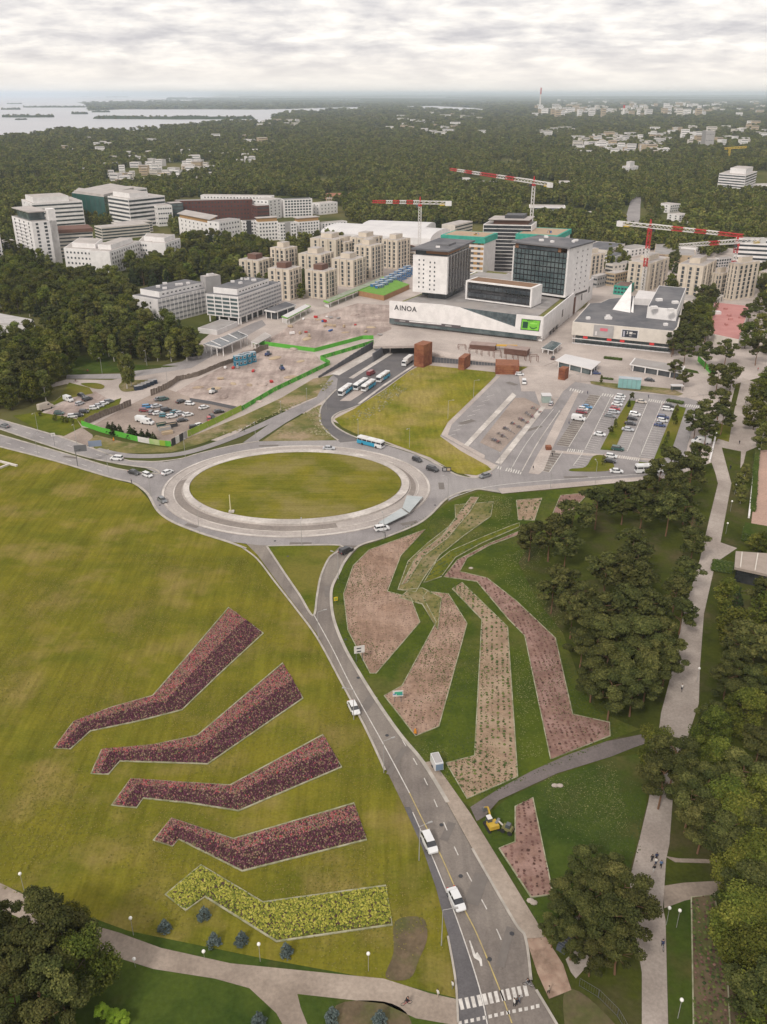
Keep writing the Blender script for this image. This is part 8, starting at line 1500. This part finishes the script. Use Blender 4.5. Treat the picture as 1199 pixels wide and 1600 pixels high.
def crown_mesh(kind, seed, nq, leaf):
    g = np.random.default_rng(seed); cl = []
    if kind == 'pine':
        for i in range(26):
            z = 0.42 + 0.56 * (i / 25); rr = 0.31 * math.sin(math.pi * min(1, (z - 0.28) / 0.76)) ** 0.7 + 0.02
            a = g.uniform(0, 6.28); d = rr * g.uniform(0.35, 1.0) * (0.25 if i > 23 else 1)
            cl.append((d * math.cos(a), d * math.sin(a), z, g.uniform(0.06, 0.115), 0.6))
    elif kind in ('broad', 'birch'):
        wd = 0.34 if kind == 'broad' else 0.22; lo = 0.16 if kind == 'broad' else 0.2
        for i in range(34):
            u = i / 33; z = lo + (0.95 - lo) * u; rr = wd * math.sin(math.pi * min(1.0, 0.12 + 0.86 * u)) ** 0.6
            a = g.uniform(0, 6.28); d = rr * math.sqrt(g.uniform(0.1, 1.0)) * 0.82
            cl.append((d * math.cos(a), d * math.sin(a), z, g.uniform(0.065, 0.13) * (1 if kind == 'broad' else 0.8), 0.85))
    else:
        for i in range(34):
            u = i / 33; z = 0.06 + 0.9 * u; rr = 0.19 * (1 - u) ** 0.85 + 0.012
            for k in range(3 if u < 0.7 else 1):
                a = g.uniform(0, 6.28); d = rr * g.uniform(0.6, 1.0)
                cl.append((d * math.cos(a), d * math.sin(a), z, 0.05 * (1 - u) + 0.022, 0.7))
    cl = np.array(cl); wgt = cl[:, 3] ** 2; wgt /= wgt.sum()
    idx = g.choice(len(cl), nq, p=wgt); c = cl[idx]
    d = g.normal(size=(nq, 3)); d /= np.linalg.norm(d, axis=1)[:, None]
    rad = c[:, 3] * g.uniform(0.55, 1.08, nq)
    pos = c[:, :3] + d * rad[:, None] * np.stack([np.ones(nq), np.ones(nq), c[:, 4]], 1)
    nrm = d * 0.75 + g.normal(size=(nq, 3)) * 0.45 + np.array([0, 0, 0.35]); nrm /= np.linalg.norm(nrm, axis=1)[:, None]
    t = np.cross(nrm, g.normal(size=(nq, 3))); t /= np.linalg.norm(t, axis=1)[:, None]; bb = np.cross(nrm, t)
    s = leaf * g.uniform(0.6, 1.35, nq)[:, None]
    el = g.uniform(0.55, 1.0, nq)[:, None]
    V = np.stack([pos - t * s, pos - bb * s * el, pos + t * s, pos + bb * s * el], 1).reshape(-1, 3)
    V[:, 2] = np.maximum(V[:, 2], 0.01)
    F_ = np.arange(nq * 4).reshape(-1, 4)
    tone = g.uniform(0, 1, len(cl)); v = 0.45 * tone[idx] + 0.55 * g.uniform(0, 1, nq)
    return quads_mesh(kind + '_crown', V, F_, LM[kind], v)
def trunk_mesh(kind, seed):
    r = random.Random(seed); b = MB().mat({'pine': M_bark_pine, 'birch': M_bark_birch}.get(kind, M_bark))
    top = {'pine': 0.86, 'broad': 0.66, 'birch': 0.8}.get(kind, 0.94); pts = [Vector((0, 0, -0.01))]
    for i in range(4): pts.append(Vector((r.uniform(-.015, .015), r.uniform(-.015, .015), top * (i + 1) / 4)))
    for i in range(4): b.bar(pts[i], pts[i + 1], 0.019 * (1 - i * 0.22), 6, 0.019 * (1 - (i + 1) * 0.22))
    for i in range(7):
        z = top * r.uniform(0.42, 0.95); a = r.uniform(0, 6.28); L = 0.2 if kind != 'birch' else 0.12
        b.bar((0, 0, z), (L * math.cos(a), L * math.sin(a), z + 0.1), 0.007, 4, 0.002)
    return b.mesh(kind + '_trunk')
PROTO = {}
def protos(kind, lod):
    k = (kind, lod)
    if k not in PROTO:
        nq, lf, nv = {'near': (14000, 0.0125, 3), 'mid': (4200, 0.021, 3), 'far': (420, 0.058, 3)}[lod]
        if kind == 'blue': nq = 900; lf = 0.03
        kk = {'blue': 'spruce', 'lime': 'broad'}.get(kind, kind); L_ = []
        for i in range(nv):
            me = crown_mesh(kk, 100 + i * 7 + len(kind), nq, lf)
            if kk != kind: me.materials.clear(); me.materials.append(LM[kind])
            L_.append((me, trunk_mesh(kk, 50 + i)))
        PROTO[k] = L_
    return PROTO[k]
KNAME = {'pine': 'pine_tree', 'broad': 'broadleaf_tree', 'birch': 'birch_tree', 'spruce': 'spruce_tree', 'blue': 'blue_spruce', 'lime': 'lime_bush'}
KADJ = {'pine': 'dark pine', 'broad': 'round broadleaf tree', 'birch': 'slim birch', 'spruce': 'pointed dark spruce', 'blue': 'small bluish spruce', 'lime': 'bright lime green bush'}
TREES = []          # (world x, y, height, width factor, kind, place, group)
def tree_at(px, py, h, kind, place, zf=0.6, w=1.0, label=None):
    p = P(px, py, h * zf); TREES.append([p.x, p.y, h, w, kind, place, label])
def inpoly(x, y, poly):
    c = False; n = len(poly)
    for i in range(n):
        x1, y1 = poly[i]; x2, y2 = poly[(i + 1) % n]
        if (y1 > y) != (y2 > y) and x < (x2 - x1) * (y - y1) / (y2 - y1) + x1: c = not c
    return c
def wood(poly, spacing, kinds, place, hr=(12, 18), holes=(), seed=0, jitter=0.38, w=(0.85, 1.25)):
    r = random.Random(seed + 500); wp = [tuple(P(*p)[:2]) for p in poly]; hp = [[tuple(P(*p)[:2]) for p in h] for h in holes]
    x0, x1 = min(p[0] for p in wp), max(p[0] for p in wp); y0, y1 = min(p[1] for p in wp), max(p[1] for p in wp)
    y = y0
    row = 0
    while y < y1:
        x = x0 + (row % 2) * spacing / 2
        while x < x1:
            a = x + r.uniform(-jitter, jitter) * spacing; b_ = y + r.uniform(-jitter, jitter) * spacing
            if inpoly(a, b_, wp) and not any(inpoly(a, b_, h) for h in hp):
                TREES.append([a, b_, r.uniform(*hr), r.uniform(*w), r.choice(kinds), place, None])
            x += spacing
        y += spacing * 0.87; row += 1
# park pines right of the flower garden: crown centres read off the photograph
for x, y, h in [(829, 843, 13), (860, 838, 15), (895, 812, 15), (885, 855, 13), (934, 790, 15), (976, 783, 15), (1025, 771, 15), (1060, 800, 15), (1087, 783, 15), (1004, 795, 14), (1070, 765, 15), (1045, 745, 16), (1095, 740, 16), (1062, 725, 15), (1105, 715, 14),
                (990, 853, 14), (1011, 875, 13), (976, 899, 15), (948, 893, 14), (997, 908, 14), (1086, 899, 12), (1070, 930, 12), (878, 913, 12), (864, 928, 11), (913, 935, 12), (895, 960, 13), (944, 962, 15), (979, 951, 15), (1004, 969, 15), (1032, 955, 14), (934, 997, 15),
                (962, 1004, 16), (1004, 1002, 16), (1049, 997, 14), (948, 1042, 15), (976, 1049, 15), (1018, 1039, 15), (1056, 1030, 14), (955, 1084, 13), (990, 1078, 13), (1025, 1062, 13), (927, 1060, 12), (910, 1010, 11), (1080, 960, 11), (1095, 820, 13), (1098, 850, 12)]:
    tree_at(x - (14 if x > 1010 else 0), y, h - 0.3, 'pine', 'in the park', w=rnd.uniform(1.12, 1.45) if x < 1010 else rnd.uniform(1.0, 1.3))
for x, y, h in [(1012, 1168, 13), (1040, 1190, 14), (1022, 1222, 13), (1062, 1215, 14), (1065, 1255, 14), (1090, 1240, 14), (1085, 1290, 13), (1108, 1190, 14), (1120, 1260, 15), (1145, 1220, 15), (1170, 1180, 15), (1175, 1250, 14), (1150, 1290, 13), (1185, 1310, 12)]:
    tree_at(x + 14, y, h - 1, rnd.choice(['pine', 'pine', 'broad']), 'beside the promenade', w=rnd.uniform(1.0, 1.35))
for x, y, h in [(975, 1400, 12), (940, 1412, 12), (992, 1432, 12), (955, 1450, 13), (905, 1432, 10), (880, 1400, 8), (930, 1378, 10), (968, 1480, 11), (912, 1352, 9), (958, 1362, 9), (925, 1495, 8), (865, 1455, 7), (895, 1470, 8)]:
    tree_at(x, y, h, 'pine', 'in the lower clump', w=rnd.uniform(1.0, 1.3))
wood([(1128, 955), (1150, 948), (1260, 950), (1350, 1180), (1105, 1180), (1105, 1150), (1128, 1090), (1128, 1000)], 7.6, ['pine', 'broad', 'broad', 'pine', 'spruce'], 'in the east wood', (10, 15), seed=1, w=(0.95, 1.3))
wood([(1135, 1370), (1300, 1300), (1330, 1700), (1190, 1700), (1150, 1500)], 6.5, ['broad', 'pine', 'broad'], 'at the lower right edge', (11, 16), seed=2, w=(1.2, 1.6))
for x, y, h, k in [(1088, 525, 14, 'pine'), (1072, 548, 13, 'pine'), (1105, 552, 14, 'pine'), (1098, 505, 12, 'broad'), (1136, 548, 14, 'pine'), (1122, 590, 15, 'pine'), (1145, 585, 13, 'broad'), (1126, 628, 14, 'pine'), (1105, 645, 13, 'pine'), (1088, 662, 13, 'pine'), (1130, 655, 12, 'pine'), (1105, 672, 12, 'pine'),
                (1168, 520, 15, 'broad'), (1190, 505, 14, 'broad'), (1185, 545, 15, 'pine'), (1205, 530, 15, 'broad'), (1188, 612, 14, 'broad'), (1205, 590, 14, 'broad'), (1182, 645, 13, 'broad'), (1202, 650, 13, 'broad'), (1192, 680, 12, 'birch'), (1208, 620, 13, 'pine'), (1056, 575, 10, 'pine'), (1070, 590, 9, 'pine'),
                (1155, 752, 8, 'birch'), (1165, 738, 8, 'birch'), (1192, 845, 7, 'broad'), (1205, 850, 7, 'broad'), (1180, 845, 6, 'broad'), (1160, 770, 7, 'birch'), (1190, 470, 13, 'broad'), (1172, 488, 13, 'pine'), (1205, 480, 14, 'pine')]:
    tree_at(x, y, h, k, 'by the upper promenade', w=1.3)
# young park trees in the car park strips
for x, y in [(988, 619), (984, 627), (962, 660), (955, 672), (943, 718), (1058, 638), (1054, 648), (1041, 690), (1036, 700), (940, 592), (1056, 655), (1044, 680)]:
    tree_at(x, y, 4.5, 'broad', 'in the car park strip', w=0.85)
# poplars and shrubs on the left
for x, y, h in [(196, 588, 17), (203, 585, 16), (190, 578, 14)]: tree_at(x, y - 4, h, 'birch', 'on the junction island', w=0.75, zf=0.45)
for x, y, h in [(170, 672, 5), (178, 674, 6), (187, 676, 5), (204, 679, 6), (211, 681, 5), (222, 682, 4.5), (232, 684, 5), (240, 686, 4)]: tree_at(x, y - 3, h, 'spruce', 'behind the bright green hoarding', w=1.7, zf=0.4)
for x, y in [(86, 652), (98, 654), (104, 655), (62, 645), (113, 657)]: tree_at(x, y, 3, 'broad', 'at the front rim of the pink gravel lot', w=1.3)
# left woods
wood([(-160, 432), (0, 425), (40, 428), (120, 442), (200, 452), (205, 480), (215, 510), (262, 522), (300, 545), (318, 562), (262, 570), (190, 566), (160, 572), (135, 555), (118, 560), (108, 590), (106, 602), (92, 612), (80, 628), (60, 638), (20, 648), (-160, 622)], 8.2,
     ['broad', 'broad', 'birch', 'birch', 'pine', 'spruce'], 'in the left wood', (11, 17), holes=[[(-160, 470), (-160, 550), (0, 548), (75, 536), (75, 500)], [(0, 395), (0, 422), (60, 420), (60, 400)]], seed=3, w=(1.0, 1.35))
wood([(285, 385), (330, 384), (400, 388), (432, 398), (425, 412), (380, 440), (372, 470), (350, 470), (318, 430), (290, 452), (250, 450), (210, 448), (200, 425), (284, 412)], 8.5, ['broad', 'pine', 'spruce', 'broad', 'birch'], 'in the middle wood', (11, 17), seed=4, w=(1.0, 1.3))
wood([(440, 385), (500, 380), (520, 372), (545, 372), (540, 385), (500, 395), (470, 398)], 9, ['broad', 'pine'], 'behind the beige tower flats', (10, 14), seed=5)
wood([(120, 340), (175, 332), (182, 352), (150, 356)], 9, ['broad', 'birch'], 'in front of the dark glass office', (9, 13), seed=6)
wood([(262, 352), (290, 345), (300, 365), (275, 372)], 9, ['broad'], 'beside the red brick block', (9, 13), seed=7)
wood([(1040, 395), (1056, 400), (1060, 430), (1046, 430)], 9, ['broad', 'pine'], 'between the beige towers on the right', (9, 13), seed=8)
wood([(1040, 520), (1075, 500), (1100, 470), (1120, 472), (1108, 530), (1080, 560), (1048, 560)], 8.5, ['pine', 'broad'], 'beside the dark-roofed shop building', (10, 14), seed=9)
wood([(1185, 430), (1260, 430), (1260, 480), (1180, 470)], 9, ['pine', 'broad'], 'behind the pink roof', (11, 15), seed=10)
# lower left corner
for x, y, h, k in [(85, 1470, 17, 'broad'), (45, 1500, 16, 'broad'), (130, 1500, 15, 'broad'), (20, 1560, 14, 'pine'), (90, 1545, 15, 'broad'), (60, 1430, 13, 'broad'), (-20, 1510, 15, 'broad'), (10, 1620, 14, 'broad'), (70, 1610, 13, 'pine'), (-10, 1460, 13, 'pine'), (115, 1450, 12, 'broad')]:
    tree_at(x + 2, y, h - 1.5, 'pine' if k == 'broad' and x < 100 else k, 'in the lower left clump', w=1.12)
for x, y in [(257, 1447), (319, 1427), (334, 1468), (378, 1466), (447, 1484), (519, 1585), (404, 1593), (594, 1590)]: tree_at(x, y, 3.0, 'blue', 'on the lower lawn', w=1.9, zf=0.4)
for x, y in [(175, 1590), (192, 1595), (160, 1583)]: tree_at(x, y, 2.6, 'lime', 'at the bottom left beside the dark tree clump', w=1.5, zf=0.4)
for x, y, h in [(1150, 1280, 13), (1185, 1350, 14), (1175, 1400, 14), (1160, 1440, 13), (1195, 1450, 14), (1180, 1500, 13), (1200, 1560, 14), (1130, 1310, 12), (1165, 1345, 12)]: tree_at(x, y, h, rnd.choice(['broad', 'pine', 'broad']), 'at the lower right edge', w=1.3)
for pl_, sd_ in [([(945, 398), (975, 400), (985, 425), (950, 425)], 31), ([(1042, 450), (1060, 455), (1056, 470), (1040, 468)], 32), ([(880, 362), (960, 372), (1000, 392), (960, 392), (900, 386)], 33), ([(1010, 385), (1050, 380), (1140, 392), (1130, 404), (1040, 400)], 34), ([(528, 420), (560, 424), (556, 436), (530, 432)], 35), ([(1180, 400), (1260, 400), (1260, 470), (1180, 450)], 36), ([(470, 440), (482, 442), (480, 470), (468, 468)], 37), ([(400, 452), (424, 440), (420, 470), (405, 474)], 38)]:
    wood(pl_, 8.5, ['broad', 'pine', 'broad', 'birch'], 'among the city blocks', (8, 13), seed=sd_)
# middle distance woods, nearest first; the far ones become one forest
wood([(0, 330), (20, 345), (20, 400), (60, 402), (90, 428), (-140, 420), (-200, 330)], 10, ['broad', 'birch', 'spruce', 'pine'], 'left of the white tower block', (11, 16), seed=11)

def nw(t): return len(t.replace('-', ' ').split())
def put_trees():
    H_ = CAM_H; r = random.Random(99)
    def app(t): return t[2] * t[3] / math.sqrt(t[0] ** 2 + t[1] ** 2 + H_ ** 2)
    by = {}
    for t in TREES: by.setdefault(t[4], []).append(t)
    rest = []; pick = []
    for k, L_ in by.items():
        L_.sort(key=app, reverse=True); pick += L_[:300]; rest += L_[300:]
    lab_used = {}
    marks = LANDMARKS + [(n_, P(*q_)) for n_, q_ in [('the pink bed bend', (800, 940)), ('the pink bed foot', (920, 1140)), ('the small tan bed', (825, 800)), ('the pink striped bed', (890, 790)), ('the white coach', (1017, 738)), ('the camper van', (1095, 694)), ('the park building', (1180, 880)), ('the promenade bend', (1060, 1075)), ('the park path', (980, 1168)),
        ('the promenade group', (1025, 1350)), ('the lower cross path', (1080, 1395)), ('the wedge bed', (835, 1350)), ('the dark ribbed box', (883, 1478)), ('the bottom right lamp', (1059, 1592)), ('the lower path', (186, 1470)), ('the basin corner', (4, 724)), ('the gravel lot', (110, 635)), ('the side road', (190, 590)), ('the promenade middle', (1088, 900)), ('the long pink bed', (880, 1060)),
        ('the yellow bed', (430, 1430)), ('the pink court', (1185, 780)), ('the west road', (20, 665)), ('the green hoarding', (190, 682)), ('the terrace houses', (250, 275)), ('the right car park', (1020, 660)), ('the left picture edge', (0, 560)), ('the bottom left corner', (0, 1600)), ('the right picture edge', (1199, 1200)), ('the first lawn lamp', (38, 1392))]]
    for t in pick:
        x, y, h, w, kind, place, lab = t; D = math.hypot(x, y)
        lod = 'near' if D < 190 else 'mid'
        me, tm = r.choice(protos(kind, lod)); o = empty(KNAME[kind], (x, y, 0.1), r.uniform(0, 6.28))
        c = inst('crown', me, o, sc=(h * w, h * w, h)); tr_ = inst('trunk', tm, o, sc=(h, h, h * 0.98))
        px_, py_ = pix((x, y, h * 0.6)); best = None
        for nm, q in marks:
            qx, qy = pix((q[0], q[1], 0)); d = math.hypot(qx - px_, qy - py_)
            if best is None or d < best[0]: best = (d, nm, qx - px_, qy - py_)
        base = KADJ[kind]
        size = 'tall ' if h > 15 else ('low ' if h < 11.5 and kind not in ('blue', 'lime') else '')
        if w > 1.42 and kind == 'pine': base = 'broad ' + base
        if best and best[0] < (95 if py_ < 700 else 260):
            side = ('right of' if best[2] < 0 else 'left of') if abs(best[2]) > abs(best[3]) else ('below' if best[3] < 0 else 'above')
            close = 'just ' if best[0] < 28 else ''
            if close == '' and abs(best[2]) > 0.5 * abs(best[3]) and abs(best[3]) > 0.5 * abs(best[2]): side = ('below ' if best[3] < 0 else 'above ') + ('right of' if best[2] < 0 else 'left of')
            L1 = '%s%s %s, %s%s %s' % (size, base, place, close, side, best[1])
        else: L1 = '%s%s %s' % (size, base, place)
        if nw(L1) > 16: L1 = L1.replace(size, '', 1).replace('just ', '')
        if nw(L1) > 16 and best: L1 = '%s %s, near %s' % (base, place, best[1])
        if nw(L1) > 16: L1 = '%s%s %s' % (size, base, place)
        tag(o, L1, {'lime': 'bush'}.get(kind, 'tree'), {'blue': 'small blue spruces on the lawn', 'lime': 'lime green bushes at the bottom edge'}.get(kind, 'trees ' + place))
    return rest
# ------------------------------------------------------------------ the far forest: one uncountable wood, instanced
def forest(name, pts, heights, widths, seed):
    n = len(pts); me = bpy.data.meshes.new(name); me.vertices.add(n)
    me.vertices.foreach_set('co', np.asarray(pts, dtype=np.float32).ravel())
    g = np.random.default_rng(seed)
    a = me.attributes.new('sc', 'FLOAT_VECTOR', 'POINT'); s = np.stack([heights * widths, heights * widths, heights], 1); a.data.foreach_set('vector', s.astype(np.float32).ravel())
    a = me.attributes.new('rt', 'FLOAT_VECTOR', 'POINT'); rr = np.zeros((n, 3)); rr[:, 2] = g.uniform(0, 6.28, n); a.data.foreach_set('vector', rr.astype(np.float32).ravel())
    a = me.attributes.new('ix', 'INT', 'POINT'); a.data.foreach_set('value', g.integers(0, 12, n).astype(np.int32))
    o = bpy.data.objects.new(name, me); link(o)
    ng = bpy.data.node_groups.new(name + '_scatter', 'GeometryNodeTree')
    ng.interface.new_socket(name='Geometry', in_out='INPUT', socket_type='NodeSocketGeometry'); ng.interface.new_socket(name='Geometry', in_out='OUTPUT', socket_type='NodeSocketGeometry')
    gi = ng.nodes.new('NodeGroupInput'); go = ng.nodes.new('NodeGroupOutput')
    iop = ng.nodes.new('GeometryNodeInstanceOnPoints'); g2i = ng.nodes.new('GeometryNodeGeometryToInstance')
    m2p = ng.nodes.new('GeometryNodeMeshToPoints'); ng.links.new(gi.outputs[0], m2p.inputs[0]); ng.links.new(m2p.outputs[0], iop.inputs['Points'])
    for ob in FOREST_SRC:
        oi = ng.nodes.new('GeometryNodeObjectInfo'); oi.transform_space = 'ORIGINAL'; oi.inputs['Object'].default_value = ob; oi.inputs['As Instance'].default_value = False
        ng.links.new(oi.outputs['Geometry'], g2i.inputs[0])
    ng.links.new(g2i.outputs[0], iop.inputs['Instance']); iop.inputs['Pick Instance'].default_value = True
    def at(nm, dt):
        x = ng.nodes.new('GeometryNodeInputNamedAttribute'); x.data_type = dt; x.inputs['Name'].default_value = nm; return x.outputs[0]
    ng.links.new(at('ix', 'INT'), iop.inputs['Instance Index']); ng.links.new(at('sc', 'FLOAT_VECTOR'), iop.inputs['Scale'])
    er = ng.nodes.new('FunctionNodeEulerToRotation'); ng.links.new(at('rt', 'FLOAT_VECTOR'), er.inputs[0]); ng.links.new(er.outputs[0], iop.inputs['Rotation'])
    ng.links.new(iop.outputs[0], go.inputs[0])
    md = o.modifiers.new('scatter', 'NODES'); md.node_group = ng
    return tag(o, kind='stuff')
def np_in(X, Y, poly):
    c = np.zeros(len(X), bool); n = len(poly)
    for i in range(n):
        x1, y1 = poly[i]; x2, y2 = poly[(i + 1) % n]
        if y1 == y2: continue
        c ^= ((y1 > Y) != (y2 > Y)) & (X < (x2 - x1) * (Y - y1) / (y2 - y1) + x1)
    return c
# the far forest borrows the crowns of twelve visible trees at the wood's edge, which carry the light crown meshes
FOREST_SRC = []
def forest_sources():
    r = random.Random(5)
    spots = [(14, 322, 'birch'), (40, 318, 'birch'), (120, 296, 'broad'), (240, 292, 'birch'), (360, 300, 'birch'), (540, 305, 'spruce'), (600, 330, 'birch'), (640, 300, 'broad'), (760, 320, 'broad'), (950, 330, 'broad'), (1060, 300, 'pine'), (1100, 330, 'birch')]  # mostly birch, whose paler leaves lighten the tone of the far forest
    for k, (x, y, kind) in enumerate(spots):
        me, tm = protos(kind, 'far')[k % 3]; h = r.uniform(12, 16); p = P(x, y)
        o = empty(KNAME[kind], (p.x, p.y, 0)); c = inst('crown', me, o, sc=(h * 1.3, h * 1.3, h)); inst('trunk', tm, o, sc=(h, h, h))
        FOREST_SRC.append(c)
        tag(o, '%s at the near edge of the far forest, %s' % (KADJ[kind], ['at the far left', 'behind the white tower block', 'behind the long white office', 'left of the white terrace houses', 'behind the red brick block', 'beside the orange court', 'behind the white hall', 'under the left red crane', 'under the middle crane jib', 'right of the middle crane', 'left of the white hotel', 'below the white hotel'][k]), 'tree', 'edge trees of the far forest')
forest_sources()
def grow():
    g = np.random.default_rng(11); N = 64000
    X = g.uniform(-80, 1280, N); u = g.uniform(0, 1, N); Y = 151.5 + (402 - 151.5) * u ** 1.15
    keep = np.ones(N, bool)
    for s_ in SEA: keep &= ~np_in(X, Y, s_)
    for poly in NO_FOREST: keep &= ~np_in(X, Y, poly)
    X, Y = X[keep], Y[keep]
    x = (X - 599.5) / FOC; y = -(Y - 800.0) / FOC; dz = -sP + y * cP; t = -CAM_H / dz
    wx, wy = x * t, (cP + y * sP) * t; D = np.hypot(wx, wy)
    # thin the foreground rows so that crowns do not pile up, let crowns widen where single trees merge
    h = g.uniform(8, 15, len(wx)) * (1 + np.clip((D - 1800) / 9000, 0, 0.8)); w = g.uniform(1.0, 1.5, len(wx)) * (1 + np.clip((D - 1500) / 2500, 0, 4.0))
    pn = np.sin(wx / 160 + 1.3) * np.cos(wy / 210) + np.sin(wx / 67 + wy / 83)
    kk = (pn + g.normal(size=len(wx)) * 0.5) > 0.2
    pr = np.clip(D / 1500, 0.45, 1); sel = g.uniform(0, 1, len(wx)) < pr
    cl_ = np.sin(wx / 97 + 2) * np.cos(wy / 131 + 1) + 0.6 * np.sin(wx / 41 - wy / 173); sel &= (cl_ < 1.12) | (g.uniform(0, 1, len(wx)) < 0.12)
    pts = np.stack([wx, wy, np.zeros(len(wx))], 1)[sel]
    forest('forest', pts, h[sel], w[sel], 3)
    # islands and ridges keep their own trees
    P2 = []; 
    for nm, a, b_, hh in ISL[:7]:
        A = P(a[0], a[1]); B = P(b_[0], b_[1]); d = B - A; L_ = d.length; nn = Vector((-d.y, d.x, 0)).normalized(); m = int(L_ / 14)
        for _ in range(m):
            q = A + d * g.uniform(0.02, 0.98) + nn * g.uniform(-0.02, 0.14) * L_; P2.append((q.x, q.y, 0))
    P2 = np.array(P2); forest('island_forest', P2, g.uniform(14, 20, len(P2)), g.uniform(1.4, 2.4, len(P2)), 4)
    rest = put_trees()
    if rest:
        R_ = np.array([[t[0], t[1], 0] for t in rest]); forest('dense_wood', R_, np.array([t[2] for t in rest]), np.array([t[3] for t in rest]), 6)
NO_FOREST = [[(-300, 420), (0, 400), (18, 345), (40, 330), (120, 322), (176, 322), (235, 322), (290, 328), (316, 326), (440, 328), (530, 330), (545, 345), (600, 360), (690, 358), (740, 350), (830, 352), (860, 372), (900, 378), (960, 385), (1010, 392), (1050, 395), (1120, 395), (1140, 388), (1350, 388), (1350, 700), (-300, 700)],
             [(60, 345), (110, 322), (240, 318), (300, 326), (300, 372), (60, 400)], [(270, 345), (280, 310), (440, 306), (500, 312), (540, 330), (545, 372), (270, 372)],
             [(500, 308), (515, 300), (565, 302), (562, 314), (520, 318)], [(1112, 298), (1130, 268), (1199, 268), (1260, 290), (1260, 306), (1190, 306)],
             [(810, 342), (815, 318), (880, 320), (935, 334), (935, 346)], [(968, 352), (982, 318), (1004, 306), (1004, 345), (998, 372)],
             [(160, 296), (170, 272), (215, 258), (330, 252), (335, 268), (240, 288)], [(1030, 365), (1040, 318), (1062, 320), (1070, 365)], [(720, 292), (724, 276), (800, 280), (895, 286), (893, 298)]]
grow()
# ------------------------------------------------------------------ air
def haze(density):
    b = MB(); b.box((0, 44000, 104), (150000, 92000, 210)); b.mats = []; me = bpy.data.meshes.new('haze'); me.from_pydata(b.v, [], b.f)
    m = bpy.data.materials.new('haze'); m.use_nodes = True; t = m.node_tree; t.nodes.clear(); out = t.nodes.new('ShaderNodeOutputMaterial'); v = t.nodes.new('ShaderNodeVolumePrincipled')
    v.inputs['Color'].default_value = (0.80, 0.90, 1.0, 1); v.inputs['Density'].default_value = density; v.inputs['Anisotropy'].default_value = 0.0; t.links.new(v.outputs[0], out.inputs['Volume'])
    me.materials.append(m); o = bpy.data.objects.new('haze', me); link(o); return tag(o, kind='stuff')
haze(0.00005)
